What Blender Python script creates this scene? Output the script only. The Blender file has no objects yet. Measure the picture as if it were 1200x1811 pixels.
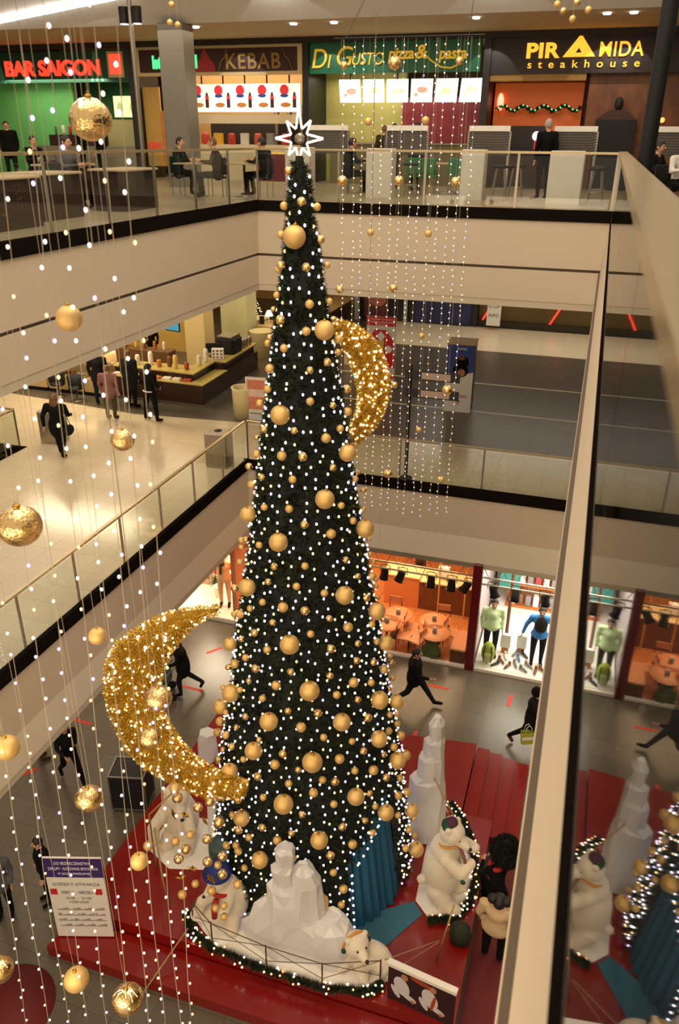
import bpy, math, random
import numpy as np
from mathutils import Vector, Matrix, Quaternion
from math import sin, cos, pi, hypot, radians, sqrt, atan2
random.seed(7)
scene = bpy.context.scene
col = scene.collection

# ------------------------------------------------------------------ camera
FPX = 1381.0
def _d(px, py):
    return Vector((px-600.0, -(py-905.5), -FPX)).normalized()
_Y = _d(1089, 250)
_X = -_d(-4150, 202); _X = (_X - _Y*_X.dot(_Y)).normalized()
_Z = _X.cross(_Y)
cam = bpy.data.objects.new('camera', bpy.data.cameras.new('camera'))
col.objects.link(cam); scene.camera = cam
cam.matrix_world = Matrix((_X, _Y, _Z)).to_4x4()
cam.data.sensor_fit = 'VERTICAL'; cam.data.sensor_height = 36.0
cam.data.lens = 36.0*FPX/1811.0
cam.data.clip_start = 0.05; cam.data.clip_end = 300
cam.data.dof.use_dof = True; cam.data.dof.focus_distance = 11.5
cam.data.dof.aperture_fstop = 2.6

# ------------------------------------------------------------------ light and exposure
scene.view_settings.view_transform = 'Standard'; scene.view_settings.look = 'None'
scene.view_settings.exposure = 0.0; scene.view_settings.gamma = 1.0
scene.view_settings.use_curve_mapping = False
world = bpy.data.worlds.new('world'); scene.world = world; world.use_nodes = True
world.node_tree.nodes['Background'].inputs[0].default_value = (1.0, 0.84, 0.65, 1)
world.node_tree.nodes['Background'].inputs[1].default_value = 0.70
def area(name, loc, sx, sy, power, color=(1, .80, .56), rot=(0, 0, 0)):
    l = bpy.data.lights.new(name, 'AREA'); l.shape = 'RECTANGLE'; l.size = sx; l.size_y = sy
    l.energy = power; l.color = color
    o = bpy.data.objects.new(name, l); col.objects.link(o); o.location = loc; o.rotation_euler = rot
    return o
WARM = (1.0, .78, .52); WHITE = (1.0, .88, .72)
area('atrium_roof_light', (-4, 9, 7.5), 7, 15, 1250, (1,.86,.68))
area('food_court_light', (-8, 22, 2.6), 20, 4, 300, WARM)
area('food_court_light', (-12.5, 12, 2.6), 5, 12, 90, WARM)
area('mid_gallery_light', (-13.5, 14, -3.45), 8, 10, 330, WHITE)
area('mid_gallery_light', (-3, 20, -3.35), 12, 3, 330, WHITE)
area('mid_gallery_light', (-14, 28, -3.45), 8, 8, 420, WARM)
area('mid_gallery_light', (-1, 33, -3.45), 12, 5, 280, WHITE)
area('ground_hall_light', (-12, 12, -10.2), 5, 10, 160, WARM)
area('ground_hall_light', (2.6, 11, -10.2), 4, 12, 160, WARM)
area('added_ground_fill', (-4, -2.5, -10.2), 9, 4, 60, WARM, (radians(40), 0, 0))  # added fill behind the camera, brightens the lower atrium; not a hall lamp
area('added_middle_fill', (-4, -2.5, -3.5), 9, 4, 750, WARM, (radians(40), 0, 0))  # second added fill behind the camera, lifts the fascia below the middle gallery
area('cafe_light', (-5, 20.5, -10.15), 5, 3.5, 330, (1, .66, .38))
area('sports_shop_light', (1.2, 19.6, -10.15), 5, 2.4, 420, (1, .90, .78))
area('snack_bar_light', (-18.5, 25.9, 1.75), 4, .5, 70, (1, .95, .7))
area('kebab_light', (-12.4, 27.2, 2.4), 5, .8, 110, (1, .8, .55))
area('pizza_light', (-6.8, 26.9, 1.75), 4.5, .8, 60, (1, .9, .65))
area('clothes_shop_light', (-10.2, 19.6, -10.15), 2.4, 2.4, 420, (1, .80, .60))
area('pastry_case_light', (-16.2, 21.0, -3.4), 4.5, 1.5, 300, (1, .82, .55))

# ------------------------------------------------------------------ materials
def lin(c):
    if isinstance(c, str):
        c = tuple(int(c[i:i+2], 16)/255 for i in (0, 2, 4))
    return tuple((x/12.92 if x <= .04045 else ((x+.055)/1.055)**2.4) for x in c) + (1.0,)
_m = {}
def mat(name, c='808080', rough=.6, metal=0.0, emit=0.0, ecol=None, noise=0.0, nscale=8.0, bump=0.0, bscale=40.0, spec=.5, coat=0.0, sheen=0.0):
    if name in _m: return _m[name]
    m = bpy.data.materials.new(name); m.use_nodes = True; _m[name] = m
    nt = m.node_tree; b = nt.nodes['Principled BSDF']
    b.inputs['Base Color'].default_value = lin(c); b.inputs['Roughness'].default_value = rough
    b.inputs['Metallic'].default_value = metal; b.inputs['Specular IOR Level'].default_value = spec
    if coat: b.inputs['Coat Weight'].default_value = coat; b.inputs['Coat Roughness'].default_value = .08
    if sheen: b.inputs['Sheen Weight'].default_value = sheen
    if emit:
        b.inputs['Emission Color'].default_value = lin(ecol or c); b.inputs['Emission Strength'].default_value = emit
    if noise:
        tc = nt.nodes.new('ShaderNodeTexCoord'); n = nt.nodes.new('ShaderNodeTexNoise'); n.inputs['Scale'].default_value = nscale
        n.inputs['Detail'].default_value = 4
        mx = nt.nodes.new('ShaderNodeMixRGB'); mx.blend_type = 'MIX'
        L = lin(c)
        mx.inputs[1].default_value = tuple(x*(1-noise) for x in L[:3])+(1,)
        mx.inputs[2].default_value = tuple(min(1, x*(1+noise)) for x in L[:3])+(1,)
        nt.links.new(tc.outputs['Object'], n.inputs['Vector']); nt.links.new(n.outputs['Fac'], mx.inputs[0])
        nt.links.new(mx.outputs[0], b.inputs['Base Color'])
    if bump:
        tc = nt.nodes.new('ShaderNodeTexCoord'); n = nt.nodes.new('ShaderNodeTexNoise'); n.inputs['Scale'].default_value = bscale
        bp = nt.nodes.new('ShaderNodeBump'); bp.inputs['Strength'].default_value = bump; bp.inputs['Distance'].default_value = .02
        nt.links.new(tc.outputs['Object'], n.inputs['Vector']); nt.links.new(n.outputs['Fac'], bp.inputs['Height'])
        nt.links.new(bp.outputs[0], b.inputs['Normal'])
    return m
def tile_mat(name, c, c2, size=.6, rough=.25, grout='8a7a64', joint=.008, spec=.5):
    if name in _m: return _m[name]
    m = bpy.data.materials.new(name); m.use_nodes = True; _m[name] = m
    nt = m.node_tree; b = nt.nodes['Principled BSDF']
    tc = nt.nodes.new('ShaderNodeTexCoord'); br = nt.nodes.new('ShaderNodeTexBrick')
    br.offset = 0; br.inputs['Scale'].default_value = 1.0
    br.inputs['Brick Width'].default_value = size; br.inputs['Row Height'].default_value = size
    br.inputs['Mortar Size'].default_value = joint; br.inputs['Mortar Smooth'].default_value = .1
    br.inputs['Color1'].default_value = lin(c); br.inputs['Color2'].default_value = lin(c2); br.inputs['Mortar'].default_value = lin(grout)
    nt.links.new(tc.outputs['Object'], br.inputs['Vector']); nt.links.new(br.outputs['Color'], b.inputs['Base Color'])
    n = nt.nodes.new('ShaderNodeTexNoise'); n.inputs['Scale'].default_value = 1.3
    mr = nt.nodes.new('ShaderNodeMapRange'); mr.inputs['To Min'].default_value = rough*.92; mr.inputs['To Max'].default_value = rough*1.1
    nt.links.new(tc.outputs['Object'], n.inputs['Vector']); nt.links.new(n.outputs['Fac'], mr.inputs['Value']); nt.links.new(mr.outputs[0], b.inputs['Roughness'])
    b.inputs['Specular IOR Level'].default_value = spec
    return m
def wood_mat(name, c, c2, rough=.4, scale=3.0, axis=(1, 6, 6)):
    if name in _m: return _m[name]
    m = bpy.data.materials.new(name); m.use_nodes = True; _m[name] = m
    nt = m.node_tree; b = nt.nodes['Principled BSDF']; b.inputs['Roughness'].default_value = rough
    tc = nt.nodes.new('ShaderNodeTexCoord'); mp = nt.nodes.new('ShaderNodeMapping'); mp.inputs['Scale'].default_value = axis
    n = nt.nodes.new('ShaderNodeTexNoise'); n.inputs['Scale'].default_value = scale; n.inputs['Detail'].default_value = 6
    cr = nt.nodes.new('ShaderNodeValToRGB'); cr.color_ramp.elements[0].color = lin(c); cr.color_ramp.elements[1].color = lin(c2)
    cr.color_ramp.elements[0].position = .35; cr.color_ramp.elements[1].position = .65
    nt.links.new(tc.outputs['Object'], mp.inputs[0]); nt.links.new(mp.outputs[0], n.inputs['Vector'])
    nt.links.new(n.outputs['Fac'], cr.inputs[0]); nt.links.new(cr.outputs[0], b.inputs['Base Color'])
    return m
def glass_mat(name, ior=1.5, tint=(.93, .95, .92)):
    if name in _m: return _m[name]
    m = bpy.data.materials.new(name); m.use_nodes = True; _m[name] = m
    nt = m.node_tree; nt.nodes.clear()
    o = nt.nodes.new('ShaderNodeOutputMaterial'); mx = nt.nodes.new('ShaderNodeMixShader')
    fr = nt.nodes.new('ShaderNodeFresnel'); ge = nt.nodes.new('ShaderNodeNewGeometry')      # same reflectance on both faces of the thin sheet
    mi = nt.nodes.new('ShaderNodeMapRange'); mi.inputs['To Min'].default_value = ior; mi.inputs['To Max'].default_value = 1/ior
    nt.links.new(ge.outputs['Backfacing'], mi.inputs['Value']); nt.links.new(mi.outputs[0], fr.inputs[0])
    t = nt.nodes.new('ShaderNodeBsdfTransparent'); t.inputs[0].default_value = (*tint, 1)
    g = nt.nodes.new('ShaderNodeBsdfGlossy'); g.inputs['Roughness'].default_value = .02
    nt.links.new(fr.outputs[0], mx.inputs[0]); nt.links.new(t.outputs[0], mx.inputs[1]); nt.links.new(g.outputs[0], mx.inputs[2])
    nt.links.new(mx.outputs[0], o.inputs[0])
    return m
def bulb_mat(name, c, s):
    m = mat(name, c, .4, emit=s, ecol=c); m.cycles.emission_sampling = 'NONE'; return m

GLASS = glass_mat('clear_glass', 1.35); GLASS_R = glass_mat('side_glass', 1.7, (.72, .74, .72))
STEEL = mat('brushed_steel', 'a59c8c', .32, .9, bump=.05, bscale=60)
RAIL = mat('polished_handrail', 'c2ae86', .26, .7, bump=.03, bscale=14)
DARKMETAL = mat('dark_metal', '1a1613', .4, .4)
BLACK = mat('black_matt', '0c0b0a', .7)
BLACKBAND = mat('black_floor_edge', '1a1512', .8, spec=0)
WALL = mat('cream_wall_paint', 'd3c2a9', .75, noise=.03, nscale=2)
WALL2 = mat('pale_lower_paint', 'eadfc6', .75)
WHITEP = mat('white_paint', 'f2ece0', .6)
WHITEG = mat('white_gloss', 'f4efe6', .3)
GOLDM = mat('frosted_gold', 'f2c97c', .40, .5, noise=.10, nscale=60, bump=.25, bscale=260)
GOLDS = mat('mirror_gold', 'f8d28c', .12, 1.0, bump=.35, bscale=7)
GOLDD = mat('gold_cap', 'c89a3a', .3, 1.0)

# ------------------------------------------------------------------ mesh helpers
class MB:
    def __init__(s): s.v = []; s.f = []; s.m = []; s.sm = []
    def add(s, vs, fs, mi=0, smooth=False):
        o = len(s.v); s.v.extend([tuple(v) for v in vs])
        for f in fs: s.f.append([i+o for i in f]); s.m.append(mi); s.sm.append(smooth)
        return s
    def box(s, x0, x1, y0, y1, z0, z1, mi=0):
        v = [(x0,y0,z0),(x1,y0,z0),(x1,y1,z0),(x0,y1,z0),(x0,y0,z1),(x1,y0,z1),(x1,y1,z1),(x0,y1,z1)]
        return s.add(v, [(0,3,2,1),(4,5,6,7),(0,1,5,4),(1,2,6,5),(2,3,7,6),(3,0,4,7)], mi)
    def bevbox(s, x0, x1, y0, y1, z0, z1, b=.01, mi=0):
        # box with chamfered vertical and top edges
        def ring(i, z): return [(x0+i, y0+b+0, z), (x0+b, y0+i, z), (x1-b, y0+i, z), (x1-i, y0+b, z), (x1-i, y1-b, z), (x1-b, y1-i, z), (x0+b, y1-i, z), (x0+i, y1-b, z)]
        r0 = ring(0, z0); r1 = ring(0, z1-b); r2 = [(min(max(x, x0+b), x1-b), min(max(y, y0+b), y1-b), z1) for x, y, _ in ring(0, z1)]
        v = r0+r1+r2; fs = [tuple(range(7, -1, -1))]
        for k in range(2):
            for i in range(8): j = (i+1) % 8; fs.append((k*8+i, k*8+j, k*8+8+j, k*8+8+i))
        fs.append(tuple(range(16, 24)))
        return s.add(v, fs, mi)
    def obox(s, c, half, M, mi=0):
        c = Vector(c); v = []
        for z in (-1, 1):
            for x, y in ((-1,-1),(1,-1),(1,1),(-1,1)):
                v.append(c + M @ Vector((x*half[0], y*half[1], z*half[2])))
        return s.add(v, [(0,3,2,1),(4,5,6,7),(0,1,5,4),(1,2,6,5),(2,3,7,6),(3,0,4,7)], mi)
    def bar(s, p0, p1, w, h, mi=0):
        p0 = Vector(p0); p1 = Vector(p1); d = p1-p0; L = d.length; d.normalize()
        up = Vector((0,0,1)) if abs(d.z) < .95 else Vector((0,1,0))
        x = d.cross(up).normalized(); z = x.cross(d)
        M = Matrix((x, d, z)).transposed()
        return s.obox((p0+p1)/2, (w/2, L/2, h/2), M, mi)
    def cyl(s, p0, p1, r0, r1=None, n=12, mi=0, smooth=True, caps=True):
        r1 = r0 if r1 is None else r1
        p0 = Vector(p0); p1 = Vector(p1); d = (p1-p0).normalized()
        up = Vector((0,0,1)) if abs(d.z) < .95 else Vector((1,0,0))
        x = d.cross(up).normalized(); y = d.cross(x)
        v = [p0+(x*cos(a)+y*sin(a))*r0 for a in [2*pi*i/n for i in range(n)]] + [p1+(x*cos(a)+y*sin(a))*r1 for a in [2*pi*i/n for i in range(n)]]
        s.add(v, [(i, i+n, (i+1) % n+n, (i+1) % n) for i in range(n)], mi, smooth)
        if caps: s.add(v, [tuple(range(n)), tuple(range(2*n-1, n-1, -1))], mi)
        return s
    def tube(s, pts, r, n=8, mi=0, closed=False):
        pts = [Vector(p) for p in pts]; K = len(pts); v = []
        prev = None
        for i, p in enumerate(pts):
            a = pts[(i-1) % K] if (closed or i > 0) else p; b = pts[(i+1) % K] if (closed or i < K-1) else p
            d = (b-a).normalized()
            if prev is None:
                up = Vector((0,0,1)) if abs(d.z) < .9 else Vector((1,0,0)); x = d.cross(up).normalized()
            else:
                x = (prev - d*prev.dot(d)).normalized()
            prev = x; y = d.cross(x); rr = r[i] if isinstance(r, (list, tuple)) else r
            v += [p+(x*cos(2*pi*k/n)+y*sin(2*pi*k/n))*rr for k in range(n)]
        f = []
        for i in range(K if closed else K-1):
            j = (i+1) % K
            for k in range(n): l = (k+1) % n; f.append((i*n+k, i*n+l, j*n+l, j*n+k))
        if not closed: f.append(tuple(range(n-1, -1, -1))); f.append(tuple(range((K-1)*n, K*n)))
        return s.add(v, f, mi, True)
    def ell(s, c, r, seg=16, rings=10, mi=0, M=None, smooth=True):
        if not hasattr(r, '__len__'): r = (r, r, r)
        c = Vector(c); v = [Vector((0,0,r[2]))]
        for i in range(1, rings):
            t = pi*i/rings
            for k in range(seg):
                a = 2*pi*k/seg; v.append(Vector((r[0]*sin(t)*cos(a), r[1]*sin(t)*sin(a), r[2]*cos(t))))
        v.append(Vector((0,0,-r[2])))
        if M is not None: v = [M @ q for q in v]
        v = [q+c for q in v]; f = []
        for k in range(seg): f.append((0, 1+k, 1+(k+1) % seg))
        for i in range(rings-2):
            for k in range(seg): l = (k+1) % seg; f.append((1+i*seg+k, 1+(i+1)*seg+k, 1+(i+1)*seg+l, 1+i*seg+l))
        e = len(v)-1; b = 1+(rings-2)*seg
        for k in range(seg): f.append((e, b+(k+1) % seg, b+k))
        return s.add(v, f, mi, smooth)
    def lathe(s, prof, c=(0,0,0), n=24, mi=0, smooth=True, sq=(1,1)):
        v = []; f = []
        for r, z in prof: v += [(c[0]+r*cos(2*pi*k/n)*sq[0], c[1]+r*sin(2*pi*k/n)*sq[1], c[2]+z) for k in range(n)]
        for i in range(len(prof)-1):
            for k in range(n): l = (k+1) % n; f.append((i*n+k, i*n+l, (i+1)*n+l, (i+1)*n+k))
        f.append(tuple(range(n-1, -1, -1))); f.append(tuple(range((len(prof)-1)*n, len(prof)*n)))
        return s.add(v, f, mi, smooth)
    def prism(s, poly, z0, z1, mi=0, topmi=None):
        n = len(poly); v = [(x, y, z0) for x, y in poly]+[(x, y, z1) for x, y in poly]
        s.add(v, [tuple(range(n-1, -1, -1))]+[(i, (i+1) % n, (i+1) % n+n, i+n) for i in range(n)], mi)
        return s.add(v, [tuple(range(n, 2*n))], mi if topmi is None else topmi)
    def vprism(s, poly, y0, y1, mi=0):     # polygon in the XZ plane, thick in Y
        n = len(poly); v = [(x, y0, z) for x, z in poly]+[(x, y1, z) for x, z in poly]
        return s.add(v, [tuple(range(n)), tuple(range(2*n-1, n-1, -1))]+[(i, i+n, (i+1) % n+n, (i+1) % n) for i in range(n)], mi)
    def mesh(s, name, mats):
        me = bpy.data.meshes.new(name); me.from_pydata(s.v, [], s.f)
        for m in (mats if isinstance(mats, (list, tuple)) else [mats]): me.materials.append(m)
        me.polygons.foreach_set('material_index', s.m); me.polygons.foreach_set('use_smooth', s.sm)
        me.update(); return me
    def build(s, name, mats, parent=None, loc=(0,0,0), rz=0.0):
        o = bpy.data.objects.new(name, s.mesh(name, mats)); col.objects.link(o)
        o.location = loc; o.rotation_euler = (0, 0, rz)
        if parent: o.parent = parent
        return o
def tag(o, label=None, cat=None, group=None, kind=None):
    if label: o['label'] = label
    if cat: o['category'] = cat
    if group: o['group'] = group
    if kind: o['kind'] = kind
    return o
def thing(name, label, cat, loc=(0,0,0), rz=0.0, group=None):
    o = bpy.data.objects.new(name, None); col.objects.link(o); o.empty_display_size = .1
    o.location = loc; o.rotation_euler = (0, 0, rz)
    return tag(o, label, cat, group)
def struct(name, mb, mats):
    return tag(mb.build(name, mats), kind='structure')
CH = {}
def copy_tree(o, loc=None, rz=None, scale=None, label=None, group=None):
    c = o.copy(); col.objects.link(c)
    for ch in o.children: 
        d = ch.copy(); col.objects.link(d); d.parent = c
        for g in ch.children:
            e = g.copy(); col.objects.link(e); e.parent = d
    if loc is not None: c.location = loc
    if rz is not None: c.rotation_euler = (0, 0, rz)
    if scale is not None: c.scale = (scale,)*3
    if label: c['label'] = label
    if group: c['group'] = group
    return c
FONT = {}
def text_mesh(name, body, size, m, parent, loc, width=None, depth=.02, space=1.0, bold=0.0, shear=0.0):
    """standing text facing -Y, left edge at loc"""
    cu = bpy.data.curves.new(name, 'FONT'); cu.body = body; cu.size = size; cu.extrude = depth; cu.space_character = space
    cu.offset = bold; cu.shear = shear
    t = bpy.data.objects.new(name, cu); col.objects.link(t)
    dg = bpy.context.evaluated_depsgraph_get(); me = bpy.data.meshes.new_from_object(t.evaluated_get(dg))
    bpy.data.objects.remove(t); me.name = name; me.materials.clear(); me.materials.append(m)
    co = np.zeros(len(me.vertices)*3); me.vertices.foreach_get('co', co); co = co.reshape(-1, 3)
    w = co[:, 0].max()-co[:, 0].min(); x0 = co[:, 0].min()
    k = (width/w) if width else 1.0
    new = np.stack([(co[:, 0]-x0)*k, -co[:, 2], co[:, 1]], 1)
    me.vertices.foreach_set('co', new.ravel()); me.update()
    o = bpy.data.objects.new(name, me); col.objects.link(o); o.parent = parent; o.location = loc
    return o
# fused organic bodies: tapered capsules and ellipsoids voxel-merged to one skin
def blob_mesh(name, prims, mats, voxel=.02, smooth_it=2, extras=None):
    """prims: ('c',p0,r0,p1,r1,mi) or ('e',center,radii,mi[,M])"""
    mb = MB()
    for p in prims:
        if p[0] == 'c':
            mb.ell(p[1], p[2], 14, 8); mb.ell(p[3], p[4], 14, 8)
            if (Vector(p[1])-Vector(p[3])).length > 1e-4: mb.cyl(p[1], p[3], p[2], p[4], 14)
        else: mb.ell(p[1], p[2], 18, 12, M=(p[4] if len(p) > 4 else None))
    me = mb.mesh('tmp', mats[0]); t = bpy.data.objects.new('tmp', me); col.objects.link(t)
    r = t.modifiers.new('r', 'REMESH'); r.mode = 'VOXEL'; r.voxel_size = voxel
    if smooth_it:
        sm = t.modifiers.new('s', 'SMOOTH'); sm.iterations = smooth_it; sm.factor = .5
    dg = bpy.context.evaluated_depsgraph_get(); out = bpy.data.meshes.new_from_object(t.evaluated_get(dg))
    bpy.data.objects.remove(t)
    n = len(out.vertices); co = np.zeros(n*3); out.vertices.foreach_get('co', co); co = co.reshape(-1, 3)
    faces = [list(p.vertices) for p in out.polygons]
    cen = np.array([co[f].mean(0) for f in faces])
    best = np.full(len(faces), 1e9); mi = np.zeros(len(faces), int)
    for p in prims:
        if p[0] == 'c':
            a = np.array(p[1], float); b = np.array(p[3], float); ab = b-a; q = ab.dot(ab)
            t_ = np.clip(((cen-a) @ ab)/q, 0, 1) if q > 1e-9 else np.zeros(len(cen))
            d = np.linalg.norm(cen-(a+t_[:, None]*ab), axis=1)-(p[2]+(p[4]-p[2])*t_); k = p[5]
        else:
            rr = np.array(p[2] if hasattr(p[2], '__len__') else (p[2],)*3, float); q = cen-np.array(p[1], float)
            if len(p) > 4 and p[4] is not None: q = q @ np.array(p[4])
            l = np.linalg.norm(q/rr, axis=1); d = (l-1)*rr.min()*1.0; k = p[3]
        w = d < best; best[w] = d[w]; mi[w] = k
    mb2 = MB(); mb2.v = [tuple(c) for c in co]; mb2.f = faces; mb2.m = list(map(int, mi)); mb2.sm = [True]*len(faces)
    if extras: extras(mb2)
    return mb2
# ================================================================== THE SETTING
ZT, ZM, ZG, ZP = -1.3, -7.85, -13.3, -12.8      # top, middle, ground floors and the red platform
YB = 18.0                                        # back edge of the void
CREAMT = tile_mat('cream_floor_tile', 'd6c6a8', 'd0bfa0', .6, .16, 'b5a488', .005)
DARKT = tile_mat('dark_floor_tile', '5c5448', '564f43', .6, .3, '474036', .006)
DARKG = tile_mat('grey_floor_tile', '625a4d', '5b5347', .6, .26, '494238', .006)
TOPT = tile_mat('top_floor_tile', '9f9178', '988a72', .6, .3, '7a6e5c', .006)
def slab(name, x0, x1, y0, y1, z, m, t=.2):
    b = MB(); b.box(x0, x1, y0, y1, z-t, z); return struct(name, b, m)
# ground floor
slab('floor', -26, 14, -6, 30, ZG, DARKG)
# middle floor: cream tiles beside the void, dark tiles with pale lines farther in
b = MB(); b.prism([(-8.33,-4),(-8.33,YB+.05),(-8.34,YB+.06),(-8.3,20.9),(-13.2,20.4),(-14.6,20.4),(-14.6,-4)], ZM-.2, ZM); 
struct('floor', b, CREAMT)
b = MB(); b.box(-8.33, 8, YB+.05, 20.9, ZM-.2, ZM); struct('floor', b, CREAMT)
b = MB(); b.prism([(-8.3,20.9),(8,20.9),(8,40),(-30,40),(-30,22.3),(-13.2,20.4)], ZM-.2, ZM); struct('floor', b, DARKT)
b = MB(); b.prism([(-14.6,20.4),(-13.2,20.4),(-30,22.3),(-30,20.4)], ZM-.2, ZM); struct('floor', b, CREAMT)
b = MB(); b.box(-30, -14.6, 16.9, 20.4, ZM-.2, ZM); struct('floor', b, CREAMT)
b = MB(); b.box(.15, 8, -4, YB+.05, ZM-.2, ZM); struct('floor', b, CREAMT)
# far side beyond the second opening on the left
b = MB(); b.box(-30, -18.6, -4, 16.9, ZM-.2, ZM); struct('floor', b, CREAMT)
PALE = mat('pale_stone_line', 'd8ccb2', .35)
for y in (24.17, 27.42):
    b = MB(); b.box(-11.3, 8, y-.06, y+.06, ZM, ZM+.004); struct('trim_1', b, PALE)
b = MB(); b.box(-9.5, 8, 32.25, 36.78, ZM, ZM+.006); struct('trim_2', b, tile_mat('far_cream', 'e6d8ba', 'e0d0b0', .9, .3, 'cdbd9c', .005))
# top floor
b = MB(); b.prism([(-7.78,-4),(-7.78,YB+.05),(9,YB+.05),(9,30),(-30,30),(-30,-4)], ZT-.22, ZT); struct('floor', b, TOPT)
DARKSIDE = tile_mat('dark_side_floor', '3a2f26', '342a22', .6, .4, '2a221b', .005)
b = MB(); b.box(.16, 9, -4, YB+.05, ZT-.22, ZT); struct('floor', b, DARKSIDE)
# fascias round the void: black floor edge, cream wall with a shadow groove, pale lower band
def band(name, p0, p1, z0, z1, m, tilt=0.0, th=.12, out=0.0):
    """vertical strip from p0 to p1 (xy), its room side behind it; tilt moves the lower edge away from the void"""
    p0 = Vector(p0); p1 = Vector(p1); d = (p1-p0).normalized(); n = Vector((-d.y, d.x))   # n points away from the void
    q = [p0-n*out, p1-n*out]; ql = [p0+n*(tilt-out), p1+n*(tilt-out)]
    v = [(*ql[0], z0), (*ql[1], z0), (*q[1], z1), (*q[0], z1)]
    v += [(x+n.x*th, y+n.y*th, z) for x, y, z in v]
    b = MB(); b.add(v, [(0,1,2,3),(7,6,5,4),(0,4,5,1),(1,5,6,2),(2,6,7,3),(3,7,4,0)]); return struct(name, b, m)
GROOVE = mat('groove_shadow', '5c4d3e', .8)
XL, XLm, XR = -7.75, -8.3, .115
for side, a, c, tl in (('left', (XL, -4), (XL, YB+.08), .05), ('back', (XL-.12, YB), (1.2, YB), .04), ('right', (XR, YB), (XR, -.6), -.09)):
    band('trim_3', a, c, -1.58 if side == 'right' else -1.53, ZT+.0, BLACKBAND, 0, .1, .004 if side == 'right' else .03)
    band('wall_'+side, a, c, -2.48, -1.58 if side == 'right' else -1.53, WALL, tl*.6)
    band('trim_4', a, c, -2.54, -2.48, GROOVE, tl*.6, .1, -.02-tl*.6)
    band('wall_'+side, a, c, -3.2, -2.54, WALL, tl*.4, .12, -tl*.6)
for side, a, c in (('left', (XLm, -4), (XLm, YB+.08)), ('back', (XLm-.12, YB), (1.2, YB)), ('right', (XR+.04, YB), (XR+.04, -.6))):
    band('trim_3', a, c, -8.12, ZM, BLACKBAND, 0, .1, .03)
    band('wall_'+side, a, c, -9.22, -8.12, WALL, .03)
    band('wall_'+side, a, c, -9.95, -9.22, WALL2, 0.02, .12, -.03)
# soffits (ceilings of the middle and the ground level)
CEIL = mat('ceiling_paint', 'cbbda4', .85)
b = MB(); b.box(-30, XL-.06, -4, YB+.05, -3.35, -3.2); b.box(-30, 9, YB+.05, 40, -3.35, -3.2); b.box(XR+.1, 9, -4, YB+.05, -3.35, -3.2); struct('ceiling', b, CEIL)
b = MB(); b.box(-26, XLm-.06, -4, YB+.05, -10.1, -9.95); b.box(-26, 9, YB+.05, 26, -10.1, -9.95); b.box(XR+.2, 9, -4, YB+.05, -10.1, -9.95); struct('ceiling', b, CEIL)
# top ceiling: high bulkhead near the void and the lower food court ceiling
GREYC = mat('grey_ceiling', 'e4e0da', .8)
b = MB(); b.box(-30, 9, 22.3, 30, 2.78, 2.95); struct('ceiling', b, mat('food_court_ceiling', 'c2a883', .8))
b = MB(); b.add([(-30,22.3,2.78),(9,22.3,2.78),(9,19.5,4.2),(-30,19.5,4.2)], [(0,1,2,3)]); b.add([(-30,22.32,2.8),(9,22.32,2.8),(9,19.52,4.25),(-30,19.52,4.25)], [(3,2,1,0)]); struct('ceiling', b, GREYC)
# far walls of each level
b = MB(); b.box(-30, 9, 29.9, 30.1, ZT, 2.8); struct('wall_back', b, mat('food_court_back_wall', '6a5238', .7))
b = MB(); b.box(-30, 8, 40, 40.2, ZM, -3.3); struct('wall_back', b, mat('ochre_wall', 'c9a766', .7))
b = MB(); b.box(-26, 14, 26, 26.2, ZG, -9.95); struct('wall_back', b, WALL)
b = MB(); b.box(-26.2, -26, -6, 30, ZG, 3.5); struct('wall_left', b, mat('dim_side_wall', '8a7a64', .8))
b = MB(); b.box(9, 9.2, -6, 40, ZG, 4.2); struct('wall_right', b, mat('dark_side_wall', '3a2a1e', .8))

# ---------------------------------------------------------------- glass balustrades
def balustrade(label, p0, p1, z, panel=1.55, gl=GLASS, railw=.07, postw=.05, start=0.0, posts=True, h=1.1, group='glass balustrades round the void'):
    p0 = Vector(p0); p1 = Vector(p1); d = p1-p0; L = d.length; d.normalize(); n = Vector((-d.y, d.x))
    t = thing('glass_balustrade', label, 'balustrade', (p0.x, p0.y, z), 0, group)
    def P(s, o, zz): return (d.x*s+n.x*o, d.y*s+n.y*o, zz)
    m = MB(); m.bar(P(0, .04, h-.02), P(L, .04, h-.02), railw, .045); m.build('handrail', RAIL, t)
    s = start; k = 0
    while s <= L+.01 and posts:
        m = MB(); m.bar(P(s, .05, .0), P(s, .05, h-.04), postw, .02); m.build('post', STEEL, t); s += panel
    s = start
    while s < L-.05:
        e = min(s+panel, L)
        m = MB(); a, c = P(s+.03, .02, .02), P(e-.03, .02, .02)
        m.bar((a[0], a[1], .52), (c[0], c[1], .52), .012, .98); m.build('glass_pane', gl, t); s += panel
    return t
balustrade('glass and steel balustrade along the left side of the food court', (XL, 4.2), (XL, YB-.02), ZT, 1.55)
balustrade('glass and steel balustrade in front of the food court signs at the back', (XL, YB), (.1, YB), ZT, 1.96)
balustrade('glass balustrade along the left side of the middle gallery', (XLm, 4.2), (XLm, YB-.02), ZM, 1.55)
balustrade('glass balustrade of the middle gallery behind the tree, before the dark floor', (XLm, YB), (.1, YB), ZM, 2.1)
balustrade('glass balustrade of the middle gallery on the right side', (XR+.04, YB-.1), (XR+.04, -.5), ZM, 2.1)
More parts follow.
